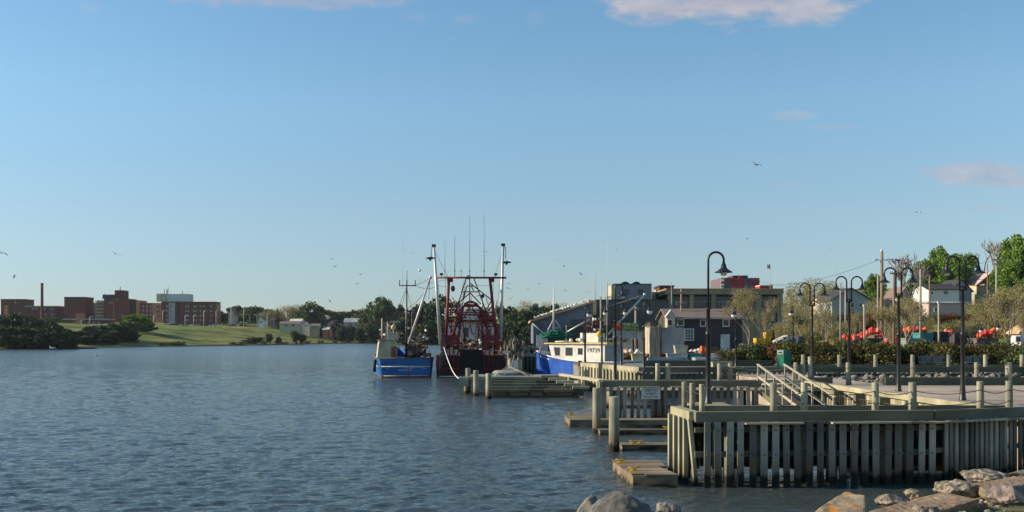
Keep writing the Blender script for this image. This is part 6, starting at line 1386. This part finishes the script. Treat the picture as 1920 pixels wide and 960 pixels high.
c1 = M('silver_paint', (.45, .46, .47), rough=.35, metal=.3)
for i, (px, k) in enumerate(((314, 0), (324, 2), (330, 1), (336, 1), (349, 2), (357, 0), (370, 1), (383, 4), (400, 0), (409, 0), (437, 2), (446, 0), (456, 2))):
    x = X(px, 600); zg = gz(x, 600); car(f'{cols[k][1]} car, {ORD[i]} from the left in the far car park above the grassy hill', px, 600, max(zg, Z(612.0, 600)), cols[k][0], 4.3, 0, group='cars in the far car park')
car('silver car parked behind the shrubs right of the green bin', 1500, 106, 1.38, c1, group='cars behind the hedge'); car('dark car at the right frame edge beyond the shrubs', 1884, 96, 1.38, navym, group='cars behind the hedge', rz=.5); car('white van-like car behind the bushes left of the silver car', 1412, 112, 1.38, whitem, group='cars behind the hedge')
# far street lights
def pale_lamp(label, px, Y, top, side=1):
    x = X(px, Y); zb = gz(x, Y)-.5; t_ = thing('street_lamp', label, 'street lamp', (x, Y, zb), group='pale lamps across the harbour'); mb = MB(); zt = Z(top, Y); mb.tube([(x, Y, zb), (x, Y, zt-.6), (x+side*.5, Y, zt-.1), (x+side*1.4, Y, zt)], .13, 6); mb.build('pole', whitem, t_); mb = MB(); mb.ball((x+side*1.6, Y, zt-.05), .32, 8, (1.4, .8, .5)); mb.build('head', lgrey, t_)
for i, (px, top, s__) in enumerate(((152, 600, 1), (168, 594, 1), (288, 591, 1), (305, 582, 1), (347, 591, 1), (363, 591, 1), (382, 583, 1), (405, 582, 1), (433, 575, 1), (457, 577, 1), (468, 590, -1), (482, 590, -1), (501, 588, 1))):
    pale_lamp(f'pale street lamp, {ORD[i]} from the left on the far hilltop', px, 590, top, s__)

# ---------------------------------------------------------------- trees
def branchy(seed, H_, levels, spread=.55, r0=.16, nb=4, minr=.008, trunk_frac=.3, taper=.62, n=5):
    rnd = random.Random(seed); mb = MB(); tips = []
    def grow(p, d, L, r, lv):
        q_ = p+d*L*.5+Vector((rnd.uniform(-1, 1), rnd.uniform(-1, 1), 0))*L*.06; e_ = p+d*L+Vector((rnd.uniform(-1, 1), rnd.uniform(-1, 1), rnd.uniform(-.5, 1)))*L*.1
        mb.tube([p, q_, e_], [r, r*.85, r*taper], max(3, n-(levels-lv)) if lv < levels else 8, cap=False)
        tips.append((e_, lv))
        if lv == 0: return
        for k in range(nb if lv < levels else nb+1):
            a = rnd.uniform(0, 6.28); s_ = spread*rnd.uniform(.6, 1.35); dd = (d+Vector((cos(a), sin(a), 0))*s_+Vector((0, 0, .12))).normalized()
            st = p.lerp(e_, rnd.uniform(.55, 1.0)) if k else e_
            grow(st, dd, L*rnd.uniform(.58, .82), max(minr, r*taper), lv-1)
    grow(Vector((0, 0, 0)), Vector((0, 0, 1)), H_*trunk_frac, r0, levels); return mb, tips
def leaves(mb, centers, n, rad, size, seed, flat=.8):
    rs = np.random.RandomState(seed); C_ = np.array([c[:] for c in centers]); idx = rs.randint(0, len(C_), n); v = rs.normal(size=(n, 3)); v /= np.linalg.norm(v, axis=1)[:, None]+1e-9
    pos = C_[idx]+v*(rad*(rs.rand(n)**.45))[:, None]*np.array([1, 1, flat]); a = rs.normal(size=(n, 3)); a /= np.linalg.norm(a, axis=1)[:, None]; b_ = np.cross(a, rs.normal(size=(n, 3))); b_ /= np.linalg.norm(b_, axis=1)[:, None]; s_ = size*(.6+.8*rs.rand(n))[:, None]
    for i in range(n):
        p = pos[i]; u_ = a[i]*s_[i]; w_ = b_[i]*s_[i]*.6; mb.add([p-u_, p-w_, p+u_, p+w_], [(0, 1, 2, 3)], False)
    return mb
def crown_centers(seed, H_, Wd, nblob, z0=.3, lump=1.0):
    rnd = random.Random(seed); cs = []
    for i in range(nblob):
        for _ in range(20):
            x, y, z = rnd.uniform(-1, 1), rnd.uniform(-1, 1), rnd.uniform(-1, 1)
            r_ = x*x+y*y+z*z
            if .12 < r_ < 1: break
        cs.append(Vector((x*Wd/2, y*Wd/2, H_*(z0+(1-z0)/2)+z*H_*(1-z0)/2)))
    return cs
PROTO = {}; PDIM = {}
def proto(key, trunk_mb, crown_mb, tm, cm, extra=None):
    a = trunk_mb.build('trunk', tm); c = crown_mb.build('crown', cm) if crown_mb else None
    C.objects.unlink(a)
    if c: C.objects.unlink(c)
    PROTO[key] = (a, c)
    vv = np.array([v_.co[:] for m_ in (a, c) if m_ for v_ in m_.data.vertices]); PDIM[key] = (2*np.percentile(np.hypot(vv[:, 0], vv[:, 1]), 90), np.percentile(vv[:, 2], 99.3))
def green_proto(key, seed, H_, Wd, nblob, n, rad, size, mat, z0=.22, barkm=bark, flat=.85):
    tb, tips = branchy(seed, H_, 2, .6, H_*.022, 3, .03, .42); cs = crown_centers(seed, H_, Wd, nblob, z0); mb = leaves(MB(), cs, n, rad, size, seed, flat); proto(key, tb, mb, barkm, mat)
green_proto('oak', 3, 10, 9, 40, 6500, 1.5, .30, leafg, .15); green_proto('oak_b', 4, 10, 8, 36, 6000, 1.5, .30, leafg, .12)
green_proto('far_a', 5, 10, 10, 34, 3200, 1.9, .55, leafm, .10); green_proto('far_b', 6, 10, 8, 30, 3000, 1.8, .55, leafd, .03); green_proto('far_c', 7, 10, 12, 44, 4200, 1.9, .55, leafm, .12); green_proto('far_d', 8, 10, 9, 32, 3000, 1.8, .55, leafd, .05)
green_proto('haze', 9, 10, 10, 44, 5200, 1.9, .17, leafb, .12, barkl); green_proto('purple', 10, 10, 9, 30, 3000, 1.8, .5, leafr, .1)
def spruce_proto(key, seed, mat):
    rnd = random.Random(seed); mb = MB(); tb = MB(); tb.tube([(0, 0, 0), (0, 0, 9.6)], [.18, .02], 6)
    for i in range(1700):
        f_ = rnd.random()**1.3; z = 1+8.8*f_; R_ = (1-f_)*2.6*(.75+.25*sin(z*6))+.1; a = rnd.uniform(0, 6.28); r_ = R_*rnd.uniform(.35, 1.0); x, y = r_*cos(a), r_*sin(a); s_ = rnd.uniform(.2, .42)
        mb.add([(x, y, z), (x+s_*cos(a)-.12*sin(a), y+s_*sin(a)+.12*cos(a), z-.22), (x+s_*1.5*cos(a), y+s_*1.5*sin(a), z-.1), (x+s_*cos(a)+.12*sin(a), y+s_*sin(a)-.12*cos(a), z-.2)], [(0, 1, 2, 3)], False)
    proto(key, tb, mb, bark, mat)
spruce_proto('spruce', 31, leafd)
for key, sd_, lv in (('bare_a', 11, 5), ('bare_b', 12, 5), ('bare_c', 13, 5)):
    tb, tips = branchy(sd_, 7.5, lv, .62, .085, 3, .018, .30, .68); fine = [t_[0] for t_ in tips if t_[1] <= 1]; mb = leaves(MB(), fine, 3400, .42, .062, sd_, 1); proto(key, tb, mb, barkl, leafb)
tb, tips = branchy(17, 8, 5, .5, .16, 3, .030, .28, .68); proto('winter', tb, None, M('grey_bark', (.30, .26, .23), (.2, .17, .15), 8), None)
def shrub_proto(key, seed, mat):
    tb, _ = branchy(seed, 1.6, 2, .9, .03, 4, .008, .35); cs = [Vector((random.Random(seed+i).uniform(-1, 1), random.Random(seed+i*7).uniform(-.7, .7), random.Random(seed+i*3).uniform(.35, 1.25))) for i in range(22)]; mb = leaves(MB(), cs, 2200, .42, .075, seed, .9); proto(key, tb, mb, bark, mat)
shrub_proto('shrub_a', 51, leafo); shrub_proto('shrub_b', 52, leafo); shrub_proto('shrub_c', 53, leafrust); shrub_proto('shrub_g', 54, leafm)
def place(key, label, x, y, z, s_, name='tree', group=None, cat='tree', sz=None, mat=None, rz=None):
    t_ = thing(name, label, cat, (x, y, z), rz if rz is not None else random.Random(int(x*13+y*7)).uniform(0, 6.28), group); t_.scale = (s_, s_, s_ if sz is None else sz)
    for o in PROTO[key]:
        if o is None: continue
        c = o.copy(); C.objects.link(c); c.parent = t_
    return t_
def tree_px(key, label, px, Y, top, base=None, wpx=None, **k):
    x = X(px, Y); zb = (gz(x, Y)-.2) if base is None else Z(base, Y); Hh = Z(top, Y)-zb; Hn = PDIM[key][1]
    s_ = Hh/Hn; sx = s_ if wpx is None else (wpx/F*Y)/PDIM[key][0]
    return place(key, label, x, Y, zb, sx, sz=s_, **k)
# left headland: dark trees
g_ = 'dark trees on the left headland'
for i, (px, Y, top, wp, key) in enumerate(((2, 318, 596, 46, 'far_b'), (22, 312, 591, 50, 'far_d'), (44, 316, 593, 50, 'far_b'), (62, 308, 597, 46, 'far_d'), (80, 312, 602, 44, 'far_b'), (96, 306, 606, 40, 'far_d'), (110, 306, 612, 36, 'far_b'), (124, 303, 619, 30, 'far_d'), (136, 302, 630, 22, 'far_b'), (10, 303, 612, 60, 'far_d'), (50, 302, 614, 60, 'far_b'), (88, 301.5, 618, 50, 'far_d'), (30, 300, 628, 50, 'far_b'), (70, 300, 630, 50, 'far_d'), (112, 300.5, 632, 36, 'far_b'), (-14, 310, 600, 50, 'far_b'))):
    tree_px(key, f'dark broad tree, {ORD[i]} in size order on the left headland, {"shore side" if Y < 304 else "land side"}', px, Y, top, wpx=wp, group=g_)
# behind & beside brick buildings
T = [('far_a', 98, 640, 596, 30, 'olive tree beside the brick chimney'), ('far_a', 112, 630, 603, 30, 'low olive tree below the windowless brick block'), ('far_b', 10, 650, 590, 34, 'tree in front of the stepped brick building at the left edge'),
     ('far_b', 150, 365, 622, 34, 'bushy tree at the left foot of the grassy hill'), ('far_d', 172, 372, 614, 34, 'dark bushy tree second from the hill foot'), ('far_b', 192, 378, 611, 36, 'dark bushy tree third from the hill foot'), ('far_d', 216, 386, 608, 36, 'round dark tree before the brick tower'), ('far_a', 238, 396, 604, 36, 'green tree left of the bright tree by the long brick building'),
     ('oak', 258, 430, 590, 40, 'bright green round tree left of the long brick building'), ('far_d', 276, 440, 603, 26, 'dark tree at the left end of the long brick building'), ('far_b', 204, 370, 620, 34, 'low dark tree on the hill flank'), ('far_b', 160, 360, 630, 34, 'low bush-like tree near the far waterline'), ('far_d', 240, 388, 618, 30, 'low dark tree beneath the bright round tree'),
     ('far_d', 414, 720, 585, 22, 'dark tree right of the long brick building'), ('far_b', 440, 740, 575, 30, 'dark tree behind the pale pink house'), ('far_d', 458, 740, 578, 30, 'dark tree behind the first far lamps'), ('far_a', 474, 720, 576, 34, 'tree above the small white gabled house'), ('far_b', 492, 740, 581, 30, 'dark tree right of the small white gabled house'),
     ('haze', 500, 700, 582, 24, 'tan budding tree right of the small white gabled house'), ('far_d', 512, 740, 582, 30, 'dark tree behind the tan budding tree'), ('spruce', 520, 700, 580, 9, 'narrow dark spruce on the far shore'), ('haze', 537, 700, 573, 40, 'wide tan-green tree above the pale yellow bungalow'), ('haze', 558, 700, 572, 34, 'tan-green round tree right of the wide one'),
     ('far_c', 583, 690, 569, 40, 'tall round tree left of the white two-storey house'), ('far_a', 606, 730, 582, 30, 'tree behind the white two-storey house'), ('far_b', 622, 740, 586, 30, 'tree right behind the white two-storey house'), ('far_a', 640, 700, 585, 34, 'green tree right of the white two-storey house'), ('far_d', 660, 740, 584, 34, 'dark tree behind the long pale grey house'),
     ('far_a', 680, 720, 582, 30, 'green tree above the brick-red house'), ('far_c', 720, 620, 563, 64, 'large round-topped tree left of the blue boat mast'), ('far_b', 700, 640, 576, 26, 'tree at the left shoulder of the large round-topped tree'), ('far_d', 746, 630, 576, 26, 'tree at the right shoulder of the large round-topped tree'),
     ('purple', 522, 640, 595, 14, 'purple-leaved tree left of the yellow bungalow'), ('purple', 632, 620, 603, 26, 'purple-leaved tree near the salmon house'), ('purple', 711, 600, 601, 22, 'purple-leaved tree before the large round-topped tree'), ('far_b', 640, 600, 610, 24, 'dark tree at the foot of the far slope'), ('far_d', 660, 600, 612, 28, 'bushy tree before the long pale grey house'),
     ('far_a', 694, 590, 607, 30, 'green tree before the brick-red house'), ('far_d', 640, 575, 614, 16, 'narrow dark tree low on the shore right of the purple one'), ('far_b', 584, 640, 609, 40, 'dark hedge-like tree right of the yellow bungalow'), ('far_d', 600, 630, 611, 30, 'dark hedge-like tree below the white two-storey house'), ('far_b', 676, 580, 616, 24, 'low tree near the blue boat on the far shore'),
     ('far_a', 504, 470, 626, 15, 'round bush standing alone on the far grassy bank'), ('far_a', 553, 480, 621, 20, 'larger lone bush on the far grassy bank'), ('far_a', 565, 482, 628, 18, 'lower lone bush right of the larger one'), ('far_b', 522, 470, 632, 12, 'tiny bush between the lone bushes on the far bank'), ('far_b', 478, 455, 633, 30, 'low waterside bush left of the lone round bush'),
     ('purple', 775, 520, 578, 34, 'dark purple tree behind the blue boat mast'), ('far_b', 798, 540, 572, 40, 'dark tree behind the left outrigger'), ('far_d', 822, 560, 560, 46, 'tall dark tree between the left outrigger and the gantry'), ('far_b', 845, 540, 568, 36, 'dark tree behind the red gantry left leg'), ('far_b', 760, 500, 598, 36, 'low dark tree behind the blue boat boom'), ('far_d', 800, 480, 604, 40, 'low dark tree behind the boats'), ('far_b', 840, 480, 600, 40, 'low dark tree behind the red scalloper deckhouse'),
     ('far_b', 948, 430, 577, 36, 'dark tree right of the right outrigger'), ('haze', 982, 470, 566, 34, 'tan budding tree behind the right outrigger'), ('far_d', 968, 400, 585, 40, 'large dark tree above the net posts'), ('far_b', 992, 390, 583, 40, 'dark tree left of the sloping roof'), ('far_d', 1010, 420, 574, 32, 'dark tree behind the low end of the sloping roof'), ('haze', 1022, 470, 568, 26, 'tan budding tree behind the sloping roof'), ('far_b', 1036, 400, 574, 34, 'dark tree behind the white mast'), ('haze', 1052, 470, 570, 26, 'tan tree right of the white mast'), ('far_d', 1062, 400, 578, 34, 'dark tree behind the upper sloping roof'), ('far_b', 975, 300, 604, 44, 'low dark tree behind the net posts'), ('far_d', 1000, 290, 608, 36, 'low dark tree at the blue-grey shed corner'), ('far_b', 952, 320, 606, 36, 'low dark tree beside the scalloper stern'),
     ('far_d', 905, 500, 590, 40, 'dark tree behind the gantry right leg'), ('far_b', 875, 520, 586, 44, 'dark tree behind the scalloper wheelhouse')]
for (key, px, Y, top, wp, lab) in T:
    if Y < 660 and 495 < px < 716: wp *= .85
    else: wp *= 1.25
    tree_px(key, lab, px, Y, top, wpx=wp, group='trees across the harbour')
# right side
R_ = [('oak', 1762, 262, 466, 42, 'tall bright green tree behind the white hillside house'), ('oak_b', 1738, 255, 490, 46, 'wide green tree left of the tall bright green one'), ('oak', 1790, 250, 480, 50, 'broad green tree behind the nearest double lamp'), ('oak_b', 1812, 258, 478, 34, 'green tree left of the winter tree'), ('oak', 1640, 240, 516, 34, 'green tree behind the reddish utility pole'),
      ('oak', 1906, 245, 446, 62, 'large bright green tree cut by the right frame edge'), ('oak_b', 1890, 230, 490, 50, 'green tree below the large right-edge tree'), ('oak', 1935, 235, 462, 60, 'green tree mostly beyond the right frame edge'), ('oak_b', 1718, 245, 520, 30, 'low green tree left of the hillside houses'), ('far_a', 1600, 200, 596, 50, 'green shrubby tree below the dark-roofed grey house'), ('far_a', 1790, 180, 590, 44, 'green bushy tree beside the pink garage foot'),
      ('winter', 1850, 255, 452, 66, 'bare grey winter tree against the sky at right'), ('winter', 1708, 200, 478, 64, 'bare grey tree against the sky right of the reddish pole'), ('winter', 1722, 230, 492, 30, 'smaller bare grey tree behind the thin tall pole'), ('haze', 1530, 215, 524, 56, 'wide tan budding tree right of the olive building'), ('haze', 1495, 200, 532, 50, 'tan budding tree at the olive building corner'), ('haze', 1560, 220, 528, 44, 'tan budding tree behind the third double lamp'), ('haze', 1480, 190, 560, 40, 'low tan tree at the right end of the olive building'),
      ('haze', 1700, 150, 560, 56, 'tan budding tree in front of the pale cream house'), ('haze', 1670, 160, 575, 40, 'tan budding tree right of the reddish pole foot'), ('haze', 1840, 160, 560, 60, 'tan budding thicket below the red-brown roofed house'), ('haze', 1890, 140, 540, 66, 'tan budding tree right of the crossarm pole'), ('haze', 1925, 150, 530, 60, 'tan budding tree at the right frame edge'), ('haze', 1870, 170, 572, 50, 'low tan thicket beneath the crossarm pole'), ('haze', 1730, 140, 590, 40, 'low tan thicket left of the pink garage'), ('haze', 1545, 150, 585, 50, 'low tan thicket left of the dark-roofed grey house'),
      ('haze', 1470, 124, 606, 60, 'low tan thicket behind the covered boat'), ('haze', 1520, 128, 600, 66, 'low tan thicket behind the budding tree right of the farthest double lamp'), ('haze', 1575, 126, 604, 60, 'low tan thicket behind the left buoy heap'), ('haze', 1680, 128, 596, 60, 'low tan thicket behind the pale tarpaulin'), ('haze', 1790, 130, 600, 66, 'low tan thicket behind the dark grey container'), ('haze', 1850, 128, 592, 70, 'low tan thicket behind the far right buoys'), ('haze', 1915, 126, 586, 70, 'low tan thicket behind the right edge shed'),
      ('far_a', 1500, 150, 600, 36, 'green tree behind the silver car'), ('haze', 1640, 170, 560, 40, 'tan budding tree left of the reddish pole')]
for (key, px, Y, top, wp, lab) in R_: tree_px(key, lab, px, Y, top, wpx=wp, group='trees on the right hillside')
B_ = [('bare_a', 1403, 92, 541, 92, 'bare budding tree in front of the olive building, right of the shingled house', 1.38), ('bare_b', 1549, 88, 556, 84, 'bare budding tree right of the farthest double lamp', 1.38), ('bare_c', 1500, 96, 575, 60, 'smaller budding tree above the green bin', 1.38), ('bare_b', 1432, 98, 560, 60, 'budding tree behind the forklift', 1.38), ('bare_a', 1700, 90, 560, 90, 'bare budding tree behind the second double lamp', 1.38), ('bare_c', 1889, 84, 540, 96, 'largest bare budding tree at far right', 1.38), ('bare_b', 1815, 90, 590, 60, 'small budding tree right of the nearest double lamp', 1.38), ('bare_c', 1660, 94, 575, 60, 'bare budding tree around the reddish pole', 1.38), ('bare_a', 1610, 96, 585, 54, 'small budding tree left of the cream post', 1.38), ('bare_b', 1925, 88, 580, 60, 'small budding tree at the right frame edge beyond the shed', 1.38)]
for (key, px, Y, top, wp, lab, zb) in B_:
    t_ = tree_px(key, lab, px, Y, top, base=HZ+(CAMZ-zb)*F/Y, wpx=wp*.8, group='bare budding trees along the promenade')
# shrubs of the hedge
rnd = random.Random(33); i = 0; px = 1368
while px < 1945:
    Y = 76.6+rnd.uniform(-.8, 2.2) if px < 1450 else 73+rnd.uniform(-1.4, 3.0); top = (654 if px < 1390 else 645)+rnd.uniform(-7, 7); key = rnd.choice(['shrub_a', 'shrub_b', 'shrub_a', 'shrub_b', 'shrub_g', 'shrub_c'])
    tree_px(key, f'{"rust-tinged" if key == "shrub_c" else "green" if key == "shrub_g" else "olive-green"} shrub, {ORD[i]} from the left in the promenade hedge', px, Y, top, base=HZ+2.2*F/Y, wpx=None, name='shrub', cat='shrub', group='shrubs of the promenade hedge')
    px += rnd.uniform(17, 24); i += 1
    if i >= 36: break
for i, (px, Y, top) in enumerate(((1590, 150, 586), (1612, 150, 588), (1632, 150, 587), (1775, 150, 588), (1826, 150, 590), (1848, 150, 588), (1880, 140, 590), (1900, 140, 588), (1765, 170, 590), (1690, 130, 604), (1715, 130, 606), (1810, 130, 604), (1790, 130, 606))):
    tree_px('shrub_c' if i < 9 else 'shrub_g', f'{"rusty brown" if i < 9 else "green"} bank shrub, {ORD[i]} on the slope behind the buoys', px, Y, top, wpx=34, name='shrub', cat='shrub', group='shrubs on the slope behind the buoys')

for i, (px, dy_) in enumerate(((300, 8), (318, 6), (336, 9), (440, 5), (455, 7), (494, 5), (530, 6), (574, 5), (600, 6), (628, 5), (650, 4), (690, 5))):
    Yd = 300
    while coast_sd(X(px, Yd), Yd)[0] < 2.5 and Yd < 800: Yd += 2
    x = X(px, Yd); place('shrub_g' if i % 3 else 'shrub_a', f'low waterside shrub, {ORD[i]} from the left along the far grassy bank', x, Yd+1, gz(x, Yd+1)-.1, 1.3+.25*(i % 4), sz=.9+.15*(i % 3), name='shrub', cat='shrub', group='shrubs along the far bank')
# ---------------------------------------------------------------- gulls in the air and on the water
def flying():
    mb = MB(); mb.mi = 0; mb.ball((0, 0, 0), .10, 8, (2.3, .8, .8)); mb.tube([(.2, 0, 0), (.42, 0, .0)], [.05, .02], 5)
    mb.mi = 1
    for s_ in (-1, 1): mb.add([(-.08, s_*.05, .03), (.12, s_*.05, .03), (.14, s_*.42, .17), (-.02, s_*.42, .18), (.10, s_*.8, .06), (.02, s_*.8, .07)], [(0, 1, 2, 3), (3, 2, 4, 5)])
    mb.mi = 0; return mb
fg = flying().build('flying_gull', [gullw, gullg]); C.objects.unlink(fg)
FG = [(2, 474, 60, 1.2, 'at the left frame edge'), (217, 476, 75, 1.1, 'above the brick tower'), (26, 519, 90, 1.2, 'above the far left brick building'), (68, 554, 160, 1.2, 'left of the chimney'), (423, 498, 150, 1.1, 'right of the long brick building'), (412, 546, 150, 1, 'just above the end of the long brick building'), (619, 565, 110, 1.1, 'above the white two-storey house'), (622, 486, 120, 1, 'high above the far shore, upper of a pair'), (628, 500, 120, 1, 'high above the far shore, lower of a pair'),
      (675, 515, 120, 1, 'left of the blue boat mast'), (670, 532, 130, 1, 'below and left of the one near the blue boat mast'), (774, 475, 120, 1, 'above the blue boat mast'), (912, 472, 120, 1, 'near the right outrigger top'), (955, 532, 100, 1.1, 'right of the right outrigger, upper'), (953, 541, 100, 1.1, 'right of the right outrigger, second'), (958, 560, 100, 1.1, 'above the net posts'), (990, 543, 110, 1.1, 'above the tan trees right of the scalloper'), (1010, 532, 110, 1, 'in the flock, upper left'), (1045, 487, 110, 1, 'highest in the flock above the sloping roof'), (1058, 499, 110, 1, 'second highest in the flock above the sloping roof'), (1072, 520, 110, 1, 'in the middle of the flock above the sloping roof'), (1060, 545, 110, 1.1, 'low in the flock left of the thin antennas'), (1088, 514, 100, 1.2, 'dark against the sky beside the antennas'), (1092, 523, 100, 1.2, 'just below the dark one beside the antennas'), (1103, 548, 110, 1, 'right above the roof edge'), (1141, 491, 120, 1, 'above the grey tower, left'), (1231, 483, 110, 1.1, 'high above the cream rooftop house'), (1156, 468, 150, 1, 'high above the derrick boom'),
      (1418, 309, 60, 1.25, 'high in the sky right of centre'), (1720, 400, 75, 1.2, 'in the sky below the right cloud'), (1400, 448, 100, 1, 'above the stepped building'), (1555, 468, 110, 1, 'above the budding trees'), (1563, 498, 110, 1, 'above the third double lamp')]
for i, (px, py, Y, s_, lab) in enumerate(FG):
    o = fg.copy(); C.objects.link(o); r_ = random.Random(i); Y *= 2.1; o.location = (X(px, Y), Y, Z(py, Y)); o.rotation_euler = (r_.uniform(-.5, .5), r_.uniform(-.2, .2), r_.uniform(0, 6.28)); o.scale = (s_, s_, s_)
    tag(o, 'gull in flight '+lab, 'gull', 'gulls flying over the harbour')
o = gproto.copy(); C.objects.link(o); o.location = (X(181, 187), 187, 0); o.scale = (1.6,)*3; tag(o, 'white gull floating on the water off the left headland', 'gull', 'gulls floating on the harbour'); o = gproto.copy(); C.objects.link(o); o.location = (X(98, 292), 292, .0); o.scale = (3, 3, 3); tag(o, 'white buoy-like gull at the foot of the left headland', 'gull', 'gulls floating on the harbour')

# thin summer haze over the harbour
mb = MB(); mb.b2(-1600, 1600, -60, 3300, -3, 60); hz = mb.build('haze', M('haze_volume', (.8, .8, .8))); hm = D.materials.new('haze_air'); hm.use_nodes = True; t = hm.node_tree; t.nodes.clear()
pv = N(t, 'ShaderNodeVolumePrincipled'); pv.inputs['Color'].default_value = (.75, .84, .92, 1); pv.inputs['Density'].default_value = .00005; pv.inputs['Anisotropy'].default_value = .2
mo = N(t, 'ShaderNodeOutputMaterial'); link(t, pv.outputs[0], mo.inputs['Volume']); hz.data.materials.clear(); hz.data.materials.append(hm); tag(hz, 'thin pale haze lying over the harbour and the far shore', 'haze', kind='stuff')
